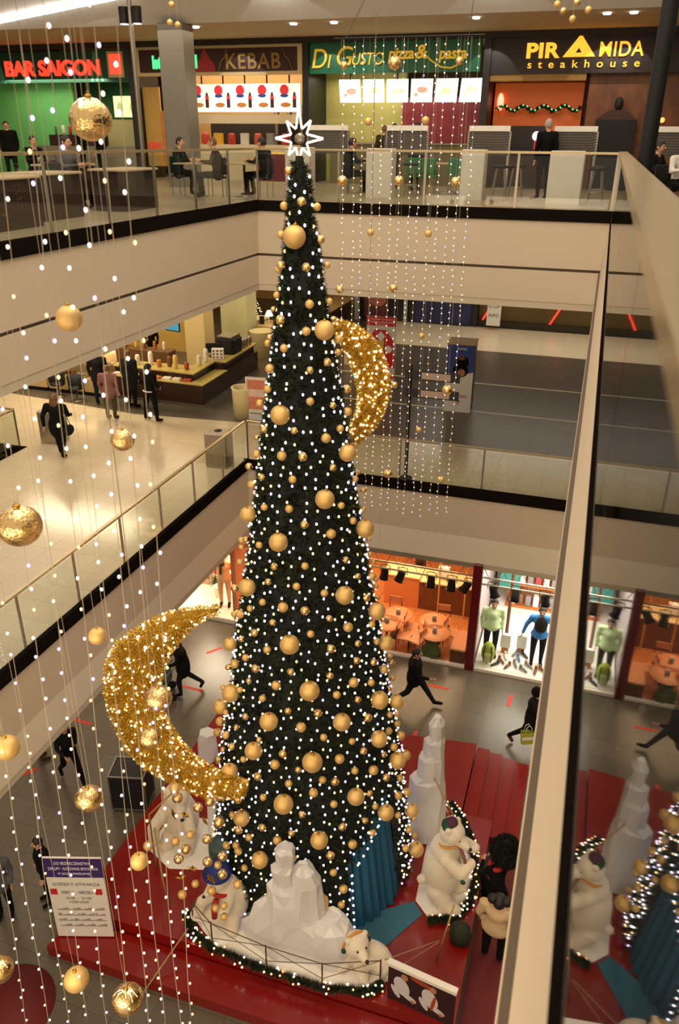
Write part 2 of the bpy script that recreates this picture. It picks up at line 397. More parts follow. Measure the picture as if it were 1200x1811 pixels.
# near right-hand balustrade of the top floor with its broad polished rail
t = thing('glass_balustrade', 'large near glass balustrade with a broad polished steel handrail on the right', 'balustrade', (XR, 0, ZT))
m = MB(); m.box(-.032, .125, -.6, YB, 1.075, 1.12); m.build('handrail', RAIL, t)
m = MB(); m.box(-.012, .024, -.6, YB, 1.04, 1.075); m.build('glazing_channel', STEEL, t)
for k in range(6):
    m = MB(); m.box(.0, .012, -.6+3.1*k+.01, -.6+3.1*(k+1)-.01, -.03, 1.05); m.build('glass_pane', GLASS_R, t)
m = MB(); m.box(-.001, .02, -.6, YB, -.03, .03); m.build('base_channel', DARKMETAL, t)
m = MB(); m.bar((.02, YB-.03, 0), (.02, YB-.03, 1.05), .05, .05); m.build('post', STEEL, t)
# second opening at the far left of the middle gallery
t = balustrade('glass balustrade round the far left opening of the middle gallery', (-14.66, 4), (-14.66, 16.8), ZM, 2.6, group='glass balustrades round the far left opening')
balustrade('glass balustrade at the end of the far left opening', (-14.72, 16.9), (-18.6, 16.9), ZM, 1.9, group='glass balustrades round the far left opening')
band('trim_5', (-14.6, 16.9), (-18.6, 16.9), -8.12, ZM, BLACKBAND)
b = MB(); b.box(-14.62, -14.5, -4, 16.9, -8.12, ZM+.01); struct('trim_5', b, BLACKBAND)
# ================================================================== THE TALL TREE
TY = 10.4
def tax(z): return -3.871-.008*z
PROF = [(-.2,.05),(-.46,.10),(-1.06,.17),(-1.42,.22),(-1.79,.27),(-2.58,.40),(-3.41,.53),(-4.3,.66),(-5.24,.80),(-6.26,.97),(-7.36,1.17),(-8.53,1.34),(-9.8,1.58),(-11.18,1.75),(-12.78,1.93)]
_pz = [p[0] for p in PROF][::-1]; _pr = [p[1] for p in PROF][::-1]
def trad(z): return float(np.interp(z, _pz, _pr))
GREENS = [mat('fir_green_dark', '0e1609', .8), mat('fir_green', '1f2e12', .75), mat('fir_green_light', '465a22', .7)]
tree = thing('christmas_tree', 'giant cone-shaped Christmas tree covered in white lights rising through the mall', 'Christmas tree', (tax(ZP), TY, ZP))
def needles(mb, p, n, ln, k=8, w=.006, spread=.9, nm=3):
    """a tuft of k needles at p leaning along n"""
    n = Vector(n).normalized(); up = Vector((0,0,1)); t = n.cross(up)
    if t.length < .1: t = Vector((1,0,0))
    t.normalize(); b = n.cross(t)
    for i in range(k):
        a = random.uniform(0, 2*pi); s = random.uniform(.2, spread)
        d = (n + (t*cos(a)+b*sin(a))*s).normalized(); L = ln*random.uniform(.6, 1.1)
        sd = d.cross(Vector((random.random()-.5, random.random()-.5, random.random()-.5))).normalized()*w
        mb.add([p-sd, p+sd, p+d*L], [(0,1,2)], random.choices(range(nm), (5,4,1.6)[:nm])[0])
# the doorway with the blue curtain in the tree's right front
DA0, DA1 = atan2(9.0-TY, -2.45-tax(ZP)), atan2(9.8-TY, -1.75-tax(ZP))     # angles of the doorway
def in_door(a, z):
    if not (DA0-.02 < a < DA1+.10): return False
    u = (a-DA0)/(DA1-DA0)
    return z < -11.35+1.05*min(1, max(0, u))
mb = MB(); N = 48
zs = [z for z, r in PROF]; zs = list(np.linspace(-.2, ZP+.02, 60))
ring = []
for z in zs:
    for k in range(N): a = 2*pi*k/N-pi; r = trad(z)*.93; mb.v.append((r*cos(a)+tax(z)-tax(ZP), r*sin(a), z-ZP))
for i in range(len(zs)-1):
    for k in range(N):
        a = 2*pi*(k+.5)/N-pi
        if in_door(a, (zs[i]+zs[i+1])/2): continue
        mb.f.append([i*N+k, i*N+(k+1) % N, (i+1)*N+(k+1) % N, (i+1)*N+k][::-1]); mb.m.append(0); mb.sm.append(False)
mb.build('inner_cone', GREENS[0], tree)
mb = MB(); rnd = random.Random(3)
H = 12.5; cnt = 0
while cnt < 21000:
    z = -.25-(H)*(rnd.random()**.62)
    if rnd.random() > 1: continue
    a = rnd.uniform(-pi, pi)
    if in_door(a, z): cnt += 1; continue
    r = trad(z)*rnd.uniform(.93, 1.0)+.0
    if rnd.random() < .25 and abs(a+pi/2) > 2.2: cnt += 1; continue
    p = Vector((r*cos(a)+tax(z)-tax(ZP), r*sin(a), z-ZP)); n = Vector((cos(a), sin(a), .25))
    needles(mb, p, n, .10, 7, .0085); cnt += 1
tag(mb.build('foliage', GREENS, tree), kind='stuff')
LW = bulb_mat('cool_white_bulb', 'fff0f4', 4.5); LV = bulb_mat('violet_white_bulb', 'cfc4ff', 4.0); LY = bulb_mat('warm_bulb', 'ffd890', 3.2); LG = bulb_mat('amber_bulb', 'ffb84a', 4.0)
bulbm = []
for m_ in (LW, LV, LY):
    q = MB(); q.ell((0,0,0), (.0175,.0175,.023), 8, 6); bulbm.append(q.mesh('tree_light', m_))
spots = []
z = -.5; row = 0
while z > -12.6:
    r = trad(z)+.035; n = max(5, int(2*pi*r/.19)); o = rnd.random()
    for k in range(n):
        a = 2*pi*(k+o)/n-pi+rnd.uniform(-.35, .35)*.175/r; zz = z+rnd.uniform(-.06, .06)
        if in_door(a, zz-.05): continue
        spots.append((r*rnd.uniform(.97, 1.03)*cos(a)+tax(zz)-tax(ZP), r*sin(a), zz-ZP, a))
    z -= .17
near = sorted(range(len(spots)), key=lambda i: (spots[i][1] > .2, -spots[i][2]))[:100]
ns = set(near); rest = MB()
for i, (x, y, zz, a) in enumerate(spots):
    kind = rnd.choices((0,1,2), (6,2,3))[0]
    if i in ns:
        o = bpy.data.objects.new('tree_light', bulbm[kind]); col.objects.link(o); o.location = (x, y, zz); o.parent = tree
    else: rest.ell((x, y, zz), (.0175,.0175,.023), 7, 5, kind)
# the rim of lights round the doorway
for k in range(26):
    u = k/25
    if k < 9: a = DA0-.03; zz = -12.7+1.3*k/8
    elif k < 18: a = DA0+(DA1-DA0)*(k-8)/10; zz = -11.35+1.05*(k-8)/10+.05
    else: a = DA1+.12; zz = -10.35-2.3*(k-18)/8
    r = trad(zz)+.05; rest.ell((r*cos(a)+tax(zz)-tax(ZP), r*sin(a), zz-ZP), .02, 7, 5, 0)
tag(rest.build('string_light_bulbs', [LW, LV, LY], tree), kind='stuff')
# curtain in the doorway and the blue mat before it
BLUEC = mat('teal_blue_curtain', '16597a', .8, noise=.12, nscale=6)
mb = MB(); K = 60; top = []; bot = []
for k in range(K+1):
    u = k/K; a = DA0-.03+(DA1-DA0+.16)*u; w = .035*sin(u*44)+.02*sin(u*17+1)
    zt = -11.3+1.1*min(1, u*1.02)
    rt = trad(zt)*.93+w*.5-.02; rb = trad(ZP)*.97+w-.02
    top.append((rt*cos(a)+tax(zt)-tax(ZP), rt*sin(a), zt-ZP)); bot.append((rb*cos(a), rb*sin(a), .02))
for k in range(K):
    mb.add([bot[k], bot[k+1], top[k+1], top[k]], [(0,1,2,3)], 0, True)
    mb.add([(x*.985, y*.985, z) for x, y, z in (bot[k], bot[k+1], top[k+1], top[k])], [(3,2,1,0)], 0, True)
mb.build('curtain', BLUEC, tree)

# star on top
star = thing('star_topper', 'glowing white eight-pointed star on the tip of the giant tree', 'star', (-3.87, TY, 0.0))
STARM = mat('glowing_star_tube', 'fff0e0', .4, emit=1.35, ecol='ffdccb')
pts = []
tips = [(0,.39),(.165,.21),(.33,0),(.15,-.2),(0,-.3),(-.15,-.2),(-.33,0),(-.17,.2)]
for i, (x, z) in enumerate(tips):
    nx, nz = tips[(i+1) % 8]; a = (atan2(z, x)+atan2(nz, nx))/2
    if i == 6: a = radians(157)
    elif i == 5: a = radians(-157)
    elif i == 4: a = radians(-113)
    pts += [(x, 0, z), (.115*cos(a), 0, .115*sin(a))]
def star_tube(y):
    q = MB(); P = []
    for i in range(16):
        a, b_ = Vector(pts[i]), Vector(pts[(i+1) % 16])
        P += [a.lerp(b_, t) for t in (.03, .5, .97)]
    q.tube([(p.x, y, p.z) for p in P], .0145, 8, closed=True); return q
star_tube(0).build('light_tube', STARM, star)
q = MB(); q.lathe([(.02,-.03),(.06,-.03),(.065,0),(.06,.03),(.02,.03)], n=24); o = q.build('hub', STEEL, star, (0, .02, 0)); o.rotation_euler = (pi/2, 0, 0)
q = MB(); q.cyl((0,.02,-.1), (0,.02,-.42), .012); q.build('stem', STEEL, star)

# ---------------------------------------------------------------- baubles
def bauble_proto(kind):
    q = MB()
    if kind == 'S':       # mirrored ball with a rosette of facets round its crown
        q.ell((0,0,0), 1, 24, 16)
        me = q.mesh('mirror_ball', GOLDS)
    else:
        q.ell((0,0,0), 1, 24, 16); me = q.mesh('frosted_ball', GOLDM)
    c = MB(); c.lathe([(.13,.95),(.17,.98),(.16,1.12),(.09,1.16),(.03,1.17)], n=14)
    c.tube([(.0+.07*cos(t), 0, 1.22+.07*sin(t)) for t in np.linspace(0, 2*pi, 10)[:-1]], .018, 5, closed=True)
    return me, c.mesh('hanging_cap', GOLDD)
PB = {k: bauble_proto(k) for k in 'MSL'}
gl = MB(); _p = [((.42 if k % 2 else .80)*cos(pi*k/12), (.42 if k % 2 else .80)*sin(pi*k/12)) for k in range(24)]; gl.add([(x, y, sqrt(max(0, 1-x*x-y*y))+.01) for x, y in _p]+[(0,0,1.02)], [(k, (k+1) % 24, 24) for k in range(24)])
ROS = gl.mesh('crown_facets', mat('silver_facets', 'fff2dc', .15, 1.0))
def bauble(loc, r, kind, label, group, name='christmas_bauble'):
    me, cap = PB[kind]
    o = bpy.data.objects.new(name, me); col.objects.link(o); o.location = loc; o.scale = (r, r, r*(1.0 if kind != 'S' else .93))
    o.rotation_euler = (random.uniform(-.12, .12), random.uniform(-.12, .12), random.uniform(0, 6))
    c = bpy.data.objects.new('hanging_cap', cap); col.objects.link(c); c.parent = o
    if kind == 'S':
        c2 = bpy.data.objects.new('crown_facets', ROS); col.objects.link(c2); c2.parent = o; c2.scale = (1.03,)*3
    return tag(o, label, 'bauble', group)
BAU = [
(-3.974,10.277,-0.378,0.054,"S","small shiny mirrored gold bauble above the topmost large bauble, the farther"),
(-3.774,10.204,-0.741,0.061,"S","small shiny mirrored gold bauble above the topmost large bauble, the nearer"),
(-4.040,10.259,-0.801,0.054,"M","small frosted gold bauble above the topmost large bauble"),
(-3.639,10.418,-0.813,0.054,"M","small frosted gold bauble above right of the topmost large bauble"),
(-3.831,10.068,-1.161,0.152,"L","large frosted gold bauble topmost of its size on the tall tree"),
(-4.080,10.236,-1.160,0.054,"M","small frosted gold bauble left of the topmost large bauble"),
(-3.580,10.383,-1.218,0.062,"S","small shiny mirrored gold bauble right of the topmost large bauble"),
(-4.051,10.137,-1.545,0.062,"S","small shiny mirrored gold bauble below left of the topmost large bauble"),
(-4.110,10.180,-1.605,0.047,"M","small frosted gold bauble below left of the topmost large bauble"),
(-3.690,10.123,-1.546,0.061,"S","small shiny mirrored gold bauble below the topmost large bauble"),
(-3.530,10.519,-1.561,0.047,"M","small frosted gold bauble below right of the topmost large bauble"),
(-4.123,10.128,-1.934,0.047,"M","small frosted gold bauble above left of the second large bauble, the farther"),
(-3.631,10.078,-2.015,0.061,"M","small frosted gold bauble above left of the second large bauble, the nearer"),
(-3.457,10.401,-2.022,0.047,"M","small frosted gold bauble above the second large bauble"),
(-4.190,10.154,-2.134,0.039,"S","small shiny mirrored gold bauble left of the second large bauble, the farthest"),
(-4.023,10.001,-2.239,0.070,"S","small shiny mirrored gold bauble left of the second large bauble, the nearest"),
(-3.417,10.458,-2.277,0.047,"S","small shiny mirrored gold bauble above right of the second large bauble"),
(-3.431,10.107,-2.355,0.138,"L","large frosted gold bauble right of centre of the tall tree, second from the top"),
(-3.653,9.994,-2.364,0.061,"M","small frosted gold bauble left of the second large bauble, the nearer"),
(-4.238,10.117,-2.521,0.047,"S","small shiny mirrored gold bauble left of the second large bauble, the farther"),
(-4.319,10.222,-2.630,0.048,"M","small frosted gold bauble left of the second large bauble, the farther"),
(-3.950,9.920,-2.603,0.058,"M","small frosted gold bauble below left of the second large bauble"),
(-3.377,10.574,-2.577,0.064,"M","small frosted gold bauble below right of the second large bauble, the nearer"),
(-3.338,10.429,-2.727,0.048,"M","small frosted gold bauble below right of the second large bauble, the farther"),
(-3.399,10.133,-2.805,0.062,"S","small shiny mirrored gold bauble below the second large bauble, the nearest"),
(-3.580,9.938,-2.884,0.054,"S","small shiny mirrored gold bauble below the second large bauble, the farther"),
(-4.197,9.985,-2.928,0.067,"M","small frosted gold bauble above the third large bauble"),
(-4.227,9.951,-3.216,0.055,"M","small frosted gold bauble above left of the third large bauble, the farther"),
(-4.451,10.166,-3.513,0.057,"M","small frosted gold bauble above left of the third large bauble, the nearer"),
(-3.559,9.869,-3.306,0.058,"M","small frosted gold bauble above right of the third large bauble"),
(-3.303,10.101,-3.407,0.051,"S","small shiny mirrored gold bauble above the fourth large bauble"),
(-3.262,10.613,-3.307,0.065,"S","small shiny mirrored gold bauble below the second large bauble, the farthest"),
(-3.199,10.480,-3.605,0.065,"M","small frosted gold bauble above the fourth large bauble, the farther"),
(-3.952,9.719,-3.500,0.140,"L","large frosted gold bauble left of centre of the tall tree, third from the top"),
(-4.269,9.876,-3.798,0.060,"S","small shiny mirrored gold bauble below left of the third large bauble, the nearer"),
(-3.754,9.744,-3.719,0.055,"S","small shiny mirrored gold bauble below right of the third large bauble"),
(-3.212,10.170,-3.765,0.056,"M","small frosted gold bauble above the fourth large bauble, the nearer"),
(-3.345,9.928,-3.844,0.071,"M","small frosted gold bauble above left of the fourth large bauble"),
(-4.508,10.143,-4.049,0.041,"S","small shiny mirrored gold bauble below left of the third large bauble, the farther"),
(-4.444,9.975,-4.242,0.062,"M","small frosted gold bauble below left of the third large bauble"),
(-3.930,9.689,-4.097,0.071,"M","small frosted gold bauble below the third large bauble"),
(-3.622,9.716,-4.085,0.070,"S","small shiny mirrored gold bauble left of the fourth large bauble"),
(-3.093,10.158,-4.121,0.128,"L","large frosted gold bauble at the right edge of the tall tree, fourth from the top"),
(-3.121,10.657,-4.179,0.042,"M","small frosted gold bauble above right of the fourth large bauble"),
(-3.247,9.943,-4.288,0.056,"S","small shiny mirrored gold bauble below left of the fourth large bauble"),
(-4.633,10.086,-4.509,0.059,"S","small shiny mirrored gold bauble above the sixth large bauble, the farther"),
(-4.283,9.763,-4.509,0.053,"S","small shiny mirrored gold bauble above the sixth large bauble, the nearer"),
(-3.753,9.640,-4.422,0.059,"M","small frosted gold bauble above left of the fifth large bauble"),
(-4.606,10.102,-4.812,0.068,"M","small frosted gold bauble above the sixth large bauble, the farther"),
(-3.037,10.401,-4.622,0.050,"M","small frosted gold bauble below the fourth large bauble"),
(-3.073,10.673,-4.623,0.038,"M","small frosted gold bauble below right of the fourth large bauble"),
(-2.993,10.701,-4.928,0.051,"S","small shiny mirrored gold bauble above the seventh large bauble"),
(-3.292,9.722,-4.702,0.143,"L","large frosted gold bauble right of centre of the tall tree, fifth from the top"),
(-3.119,9.963,-4.882,0.053,"M","small frosted gold bauble right of the fifth large bauble"),
(-4.215,9.650,-4.936,0.053,"M","small frosted gold bauble above right of the sixth large bauble"),
(-3.788,9.571,-4.864,0.060,"M","small frosted gold bauble above the eighth large bauble"),
(-4.558,9.805,-5.181,0.126,"L","large frosted gold bauble at the left edge of the tall tree, sixth from the top"),
(-4.621,10.011,-5.187,0.051,"M","small frosted gold bauble above the sixth large bauble, the nearer"),
(-2.980,10.714,-5.243,0.039,"M","small frosted gold bauble above the seventh large bauble"),
(-2.984,10.142,-5.196,0.054,"M","small frosted gold bauble above left of the seventh large bauble"),
(-2.852,10.345,-5.405,0.143,"L","large frosted gold bauble at the right edge of the tall tree, seventh from the top"),
(-3.558,9.579,-5.088,0.064,"S","small shiny mirrored gold bauble above right of the eighth large bauble"),
(-3.208,9.760,-5.267,0.073,"M","small frosted gold bauble left of the seventh large bauble"),
(-3.916,9.436,-5.366,0.142,"L","large frosted gold bauble left of centre of the tall tree, eighth from the top"),
(-4.662,9.923,-5.685,0.052,"S","small shiny mirrored gold bauble below the sixth large bauble"),
(-4.792,10.031,-5.770,0.053,"M","small frosted gold bauble below the sixth large bauble, the nearer"),
(-4.799,10.031,-5.893,0.053,"M","small frosted gold bauble below the sixth large bauble, the farther"),
(-4.291,9.581,-5.550,0.054,"M","small frosted gold bauble left of the eighth large bauble"),
(-2.892,10.744,-5.785,0.040,"M","small frosted gold bauble below the seventh large bauble, the nearest"),
(-3.010,9.872,-5.730,0.054,"S","small shiny mirrored gold bauble above the tenth large bauble"),
(-3.521,9.482,-5.720,0.057,"M","small frosted gold bauble below right of the eighth large bauble"),
(-3.990,9.433,-5.789,0.058,"S","small shiny mirrored gold bauble below the eighth large bauble"),
(-4.836,10.017,-6.171,0.054,"M","small frosted gold bauble above the ninth large bauble"),
(-2.832,10.618,-5.988,0.044,"M","small frosted gold bauble below the seventh large bauble, the farther"),
(-2.812,10.769,-6.209,0.040,"M","small frosted gold bauble below the seventh large bauble, the farthest"),
(-2.863,10.029,-6.075,0.051,"S","small shiny mirrored gold bauble above right of the tenth large bauble"),
(-2.754,10.470,-6.309,0.070,"M","small frosted gold bauble above right of the tenth large bauble"),
(-4.480,9.491,-6.279,0.137,"L","large frosted gold bauble at the left edge of the tall tree, ninth from the top"),
(-4.938,9.986,-6.661,0.073,"S","small shiny mirrored gold bauble left of the ninth large bauble"),
(-4.090,9.409,-6.059,0.054,"S","small shiny mirrored gold bauble right of the ninth large bauble"),
(-3.628,9.396,-6.042,0.058,"M","small frosted gold bauble below the eighth large bauble"),
(-3.238,9.537,-6.167,0.058,"M","small frosted gold bauble left of the tenth large bauble"),
(-2.964,9.689,-6.241,0.142,"L","large frosted gold bauble right of centre of the tall tree, tenth from the top"),
(-2.747,10.135,-6.501,0.065,"S","small shiny mirrored gold bauble above left of the eleventh large bauble"),
(-2.737,10.714,-6.623,0.045,"M","small frosted gold bauble above the eleventh large bauble, the farther"),
(-2.772,10.799,-6.548,0.045,"M","small frosted gold bauble above the eleventh large bauble, the farthest"),
(-2.688,10.663,-6.801,0.041,"M","small frosted gold bauble above the eleventh large bauble, the nearest"),
(-4.181,9.374,-6.417,0.055,"M","small frosted gold bauble below right of the ninth large bauble"),
(-4.433,9.456,-6.630,0.052,"M","small frosted gold bauble below the ninth large bauble, the nearer"),
(-4.694,9.621,-6.890,0.072,"M","small frosted gold bauble below the ninth large bauble, the farther"),
(-4.971,9.976,-7.165,0.056,"M","small frosted gold bauble below left of the ninth large bauble"),
(-3.824,9.318,-6.403,0.080,"M","small frosted gold bauble above the fourteenth large bauble"),
(-3.486,9.366,-6.424,0.075,"S","small shiny mirrored gold bauble above right of the fourteenth large bauble"),
(-3.147,9.508,-6.583,0.055,"S","small shiny mirrored gold bauble below left of the tenth large bauble"),
(-2.603,10.281,-6.813,0.142,"L","large frosted gold bauble at the right edge of the tall tree, eleventh from the top"),
(-2.903,9.690,-6.802,0.077,"M","small frosted gold bauble below the tenth large bauble"),
(-2.648,10.156,-6.990,0.058,"M","small frosted gold bauble below the eleventh large bauble"),
(-2.633,10.846,-7.334,0.047,"S","small shiny mirrored gold bauble below right of the eleventh large bauble"),
(-3.982,9.279,-6.686,0.055,"S","small shiny mirrored gold bauble above left of the fourteenth large bauble"),
(-4.313,9.323,-6.973,0.065,"S","small shiny mirrored gold bauble above right of the thirteenth large bauble, the farther"),
(-4.606,9.452,-7.239,0.054,"S","small shiny mirrored gold bauble above right of the thirteenth large bauble, the nearer"),
(-3.666,9.165,-6.946,0.153,"L","large frosted gold bauble near the centre of the tall tree, fourteenth from the top"),
(-3.386,9.330,-6.798,0.059,"M","small frosted gold bauble above right of the fourteenth large bauble"),
(-2.570,10.217,-7.340,0.059,"M","small frosted gold bauble left of the twelfth large bauble"),
(-2.768,9.776,-7.134,0.057,"S","small shiny mirrored gold bauble left of the twelfth large bauble"),
(-3.094,9.434,-7.073,0.073,"S","small shiny mirrored gold bauble right of the fourteenth large bauble"),
(-2.471,10.440,-7.500,0.129,"L","large frosted gold bauble at the right edge of the tall tree, twelfth from the top"),
(-4.060,9.204,-7.156,0.061,"M","small frosted gold bauble left of the fourteenth large bauble"),
(-4.891,9.607,-7.504,0.111,"L","large frosted gold bauble at the left edge of the tall tree, thirteenth from the top"),
(-4.489,9.317,-7.482,0.058,"M","small frosted gold bauble below right of the thirteenth large bauble"),
(-4.776,9.499,-7.798,0.074,"M","small frosted gold bauble below the thirteenth large bauble"),
(-5.096,9.892,-8.221,0.058,"S","small shiny mirrored gold bauble below the thirteenth large bauble"),
(-4.263,9.196,-7.552,0.071,"S","small shiny mirrored gold bauble above right of the sixteenth large bauble, the farther"),
(-3.649,9.142,-7.433,0.061,"S","small shiny mirrored gold bauble above left of the fifteenth large bauble"),
(-2.758,9.700,-7.403,0.057,"S","small shiny mirrored gold bauble below left of the twelfth large bauble, the farther"),
(-2.567,10.029,-7.621,0.063,"S","small shiny mirrored gold bauble below left of the twelfth large bauble, the nearer"),
(-3.081,9.346,-7.520,0.061,"S","small shiny mirrored gold bauble above right of the fifteenth large bauble"),
(-2.458,10.868,-8.184,0.058,"S","small shiny mirrored gold bauble below the twelfth large bauble"),
(-2.491,10.861,-8.055,0.048,"M","small frosted gold bauble below the twelfth large bauble, the nearer"),
(-2.460,10.347,-7.969,0.075,"M","small frosted gold bauble below the twelfth large bauble, the farther"),
(-4.399,9.211,-7.839,0.050,"S","small shiny mirrored gold bauble above right of the sixteenth large bauble, the nearer"),
(-3.881,9.093,-7.714,0.075,"M","small frosted gold bauble left of the fifteenth large bauble"),
(-2.767,9.595,-7.757,0.080,"M","small frosted gold bauble above left of the seventeenth large bauble, the farther"),
(-2.561,9.903,-7.934,0.059,"M","small frosted gold bauble above left of the seventeenth large bauble, the nearer"),
(-2.438,10.930,-8.575,0.050,"M","small frosted gold bauble above the eighteenth large bauble"),
(-3.336,9.117,-7.706,0.157,"L","large frosted gold bauble near the centre of the tall tree, fifteenth from the top"),
(-2.388,10.475,-8.444,0.048,"S","small shiny mirrored gold bauble above right of the seventeenth large bauble"),
(-4.802,9.342,-8.288,0.150,"L","large frosted gold bauble at the left edge of the tall tree, sixteenth from the top"),
(-4.607,9.288,-8.129,0.051,"M","small frosted gold bauble right of the sixteenth large bauble"),
(-5.228,9.887,-8.685,0.050,"M","small frosted gold bauble above left of the sixteenth large bauble"),
(-5.186,9.674,-8.930,0.129,"L","large frosted gold bauble at the left edge of the tall tree, nineteenth from the top"),
(-5.017,9.527,-8.893,0.049,"M","small frosted gold bauble below right of the nineteenth large bauble"),
(-4.116,9.081,-8.019,0.058,"M","small frosted gold bauble above the twentieth large bauble"),
(-4.455,9.131,-8.513,0.061,"S","small shiny mirrored gold bauble left of the twentieth large bauble"),
(-3.670,9.038,-8.117,0.058,"S","small shiny mirrored gold bauble above right of the twentieth large bauble"),
(-3.967,8.950,-8.340,0.149,"L","large frosted gold bauble left of centre of the tall tree, twentieth from the top"),
(-3.456,9.038,-8.387,0.081,"M","small frosted gold bauble right of the twentieth large bauble"),
(-4.658,9.185,-8.836,0.048,"S","small shiny mirrored gold bauble below right of the nineteenth large bauble"),
(-5.318,9.859,-9.442,0.082,"M","small frosted gold bauble below the nineteenth large bauble, the nearest"),
(-5.376,9.833,-9.682,0.073,"M","small frosted gold bauble below the nineteenth large bauble, the farther"),
(-4.956,9.355,-9.230,0.069,"M","small frosted gold bauble below the nineteenth large bauble, the farthest"),
(-3.214,9.162,-8.140,0.071,"S","small shiny mirrored gold bauble below the fifteenth large bauble"),
(-4.156,8.969,-8.778,0.051,"S","small shiny mirrored gold bauble above right of the twenty-third large bauble"),
(-4.751,9.159,-9.254,0.063,"S","small shiny mirrored gold bauble left of the twenty-third large bauble"),
(-5.021,9.337,-9.560,0.050,"S","small shiny mirrored gold bauble above the twenty-sixth large bauble"),
(-4.229,8.889,-8.966,0.145,"L","large frosted gold bauble left of centre of the tall tree, twenty-third from the top"),
(-4.464,8.977,-9.293,0.053,"M","small frosted gold bauble below left of the twenty-third large bauble"),
(-3.723,8.905,-8.894,0.069,"S","small shiny mirrored gold bauble right of the twenty-third large bauble"),
(-3.848,8.862,-9.118,0.079,"M","small frosted gold bauble below right of the twenty-third large bauble"),
(-5.189,9.455,-9.944,0.072,"S","small shiny mirrored gold bauble above left of the twenty-sixth large bauble"),
(-3.235,8.937,-8.957,0.165,"L","large frosted gold bauble near the centre of the tall tree, twenty-fifth from the top"),
(-3.462,8.895,-9.140,0.056,"S","small shiny mirrored gold bauble below left of the twenty-fifth large bauble"),
(-4.734,8.983,-9.653,0.148,"L","large frosted gold bauble at the left edge of the tall tree, twenty-sixth from the top"),
(-4.147,8.838,-9.440,0.072,"S","small shiny mirrored gold bauble below the twenty-third large bauble"),
(-4.417,8.875,-9.694,0.073,"M","small frosted gold bauble below right of the twenty-sixth large bauble"),
(-3.602,8.817,-9.412,0.061,"M","small frosted gold bauble above the twenty-eighth large bauble"),
(-3.203,8.889,-9.551,0.075,"M","small frosted gold bauble below the twenty-fifth large bauble"),
(-4.033,8.752,-9.781,0.058,"M","small frosted gold bauble left of the twenty-eighth large bauble"),
(-3.648,8.688,-9.744,0.162,"L","large frosted gold bauble left of centre of the tall tree, twenty-eighth from the top"),
(-4.552,8.876,-10.092,0.090,"S","small shiny mirrored gold bauble above the thirty-first large bauble"),
(-2.973,9.361,-7.876,0.062,"M","small frosted gold bauble right of the fifteenth large bauble"),
(-2.699,9.605,-8.083,0.059,"S","small shiny mirrored gold bauble left of the seventeenth large bauble"),
(-2.420,9.950,-8.290,0.148,"L","large frosted gold bauble at the right edge of the tall tree, seventeenth from the top"),
(-2.275,10.594,-8.786,0.127,"L","large frosted gold bauble at the right edge of the tall tree, eighteenth from the top"),
(-2.288,10.806,-9.231,0.051,"M","small frosted gold bauble below the eighteenth large bauble, the nearer"),
(-2.552,9.720,-8.504,0.074,"S","small shiny mirrored gold bauble below left of the seventeenth large bauble"),
(-2.316,10.293,-8.841,0.053,"M","small frosted gold bauble below left of the eighteenth large bauble"),
(-2.241,10.578,-9.250,0.060,"M","small frosted gold bauble below the eighteenth large bauble, the farther"),
(-2.861,9.288,-8.329,0.144,"L","large frosted gold bauble right of centre of the tall tree, twenty-first from the top"),
(-2.289,10.143,-9.066,0.063,"M","small frosted gold bauble above right of the twenty-second large bauble"),
(-2.188,10.670,-9.580,0.082,"M","small frosted gold bauble right of the twenty-second large bauble"),
(-2.362,9.774,-8.947,0.142,"L","large frosted gold bauble at the right edge of the tall tree, twenty-second from the top"),
(-3.112,9.136,-8.581,0.059,"M","small frosted gold bauble below left of the twenty-first large bauble"),
(-2.719,9.396,-8.774,0.055,"M","small frosted gold bauble below right of the twenty-first large bauble"),
(-2.557,9.514,-9.031,0.066,"S","small shiny mirrored gold bauble below left of the twenty-second large bauble"),
(-2.203,10.215,-9.452,0.069,"M","small frosted gold bauble above the twenty-fourth large bauble"),
(-2.299,9.879,-9.350,0.053,"S","small shiny mirrored gold bauble above left of the twenty-fourth large bauble"),
(-2.865,9.202,-9.013,0.079,"M","small frosted gold bauble right of the twenty-fifth large bauble"),
(-2.107,10.148,-9.670,0.149,"L","large frosted gold bauble at the right edge of the tall tree, twenty-fourth from the top"),
(-2.128,10.938,-10.257,0.096,"M","small frosted gold bauble above right of the twenty-fourth large bauble"),
(-2.397,9.604,-9.479,0.082,"M","small frosted gold bauble left of the twenty-fourth large bauble"),
(-2.641,9.326,-9.311,0.061,"M","small frosted gold bauble above the twenty-seventh large bauble"),
(-2.229,9.821,-9.790,0.069,"S","small shiny mirrored gold bauble below left of the twenty-fourth large bauble"),
(-2.077,10.278,-10.181,0.062,"M","small frosted gold bauble below the twenty-fourth large bauble"),
(-3.083,8.992,-9.331,0.061,"M","small frosted gold bauble below right of the twenty-fifth large bauble"),
(-2.901,9.082,-9.395,0.071,"S","small shiny mirrored gold bauble above left of the twenty-seventh large bauble"),
(-2.574,9.192,-9.730,0.144,"L","large frosted gold bauble right of centre of the tall tree, twenty-seventh from the top"),
(-2.413,9.451,-9.854,0.058,"S","small shiny mirrored gold bauble right of the twenty-seventh large bauble"),
(-2.060,10.128,-10.446,0.072,"M","small frosted gold bauble above left of the twenty-ninth large bauble"),
(-2.002,10.603,-10.804,0.075,"M","small frosted gold bauble above the twenty-ninth large bauble"),
(-4.433,8.722,-10.353,0.140,"L","large frosted gold bauble at the left edge of the tall tree, thirty-first from the top"),
(-4.531,8.783,-10.713,0.077,"S","small shiny mirrored gold bauble below the thirty-first large bauble"),
(-4.687,8.890,-10.529,0.061,"M","small frosted gold bauble left of the thirty-first large bauble"),
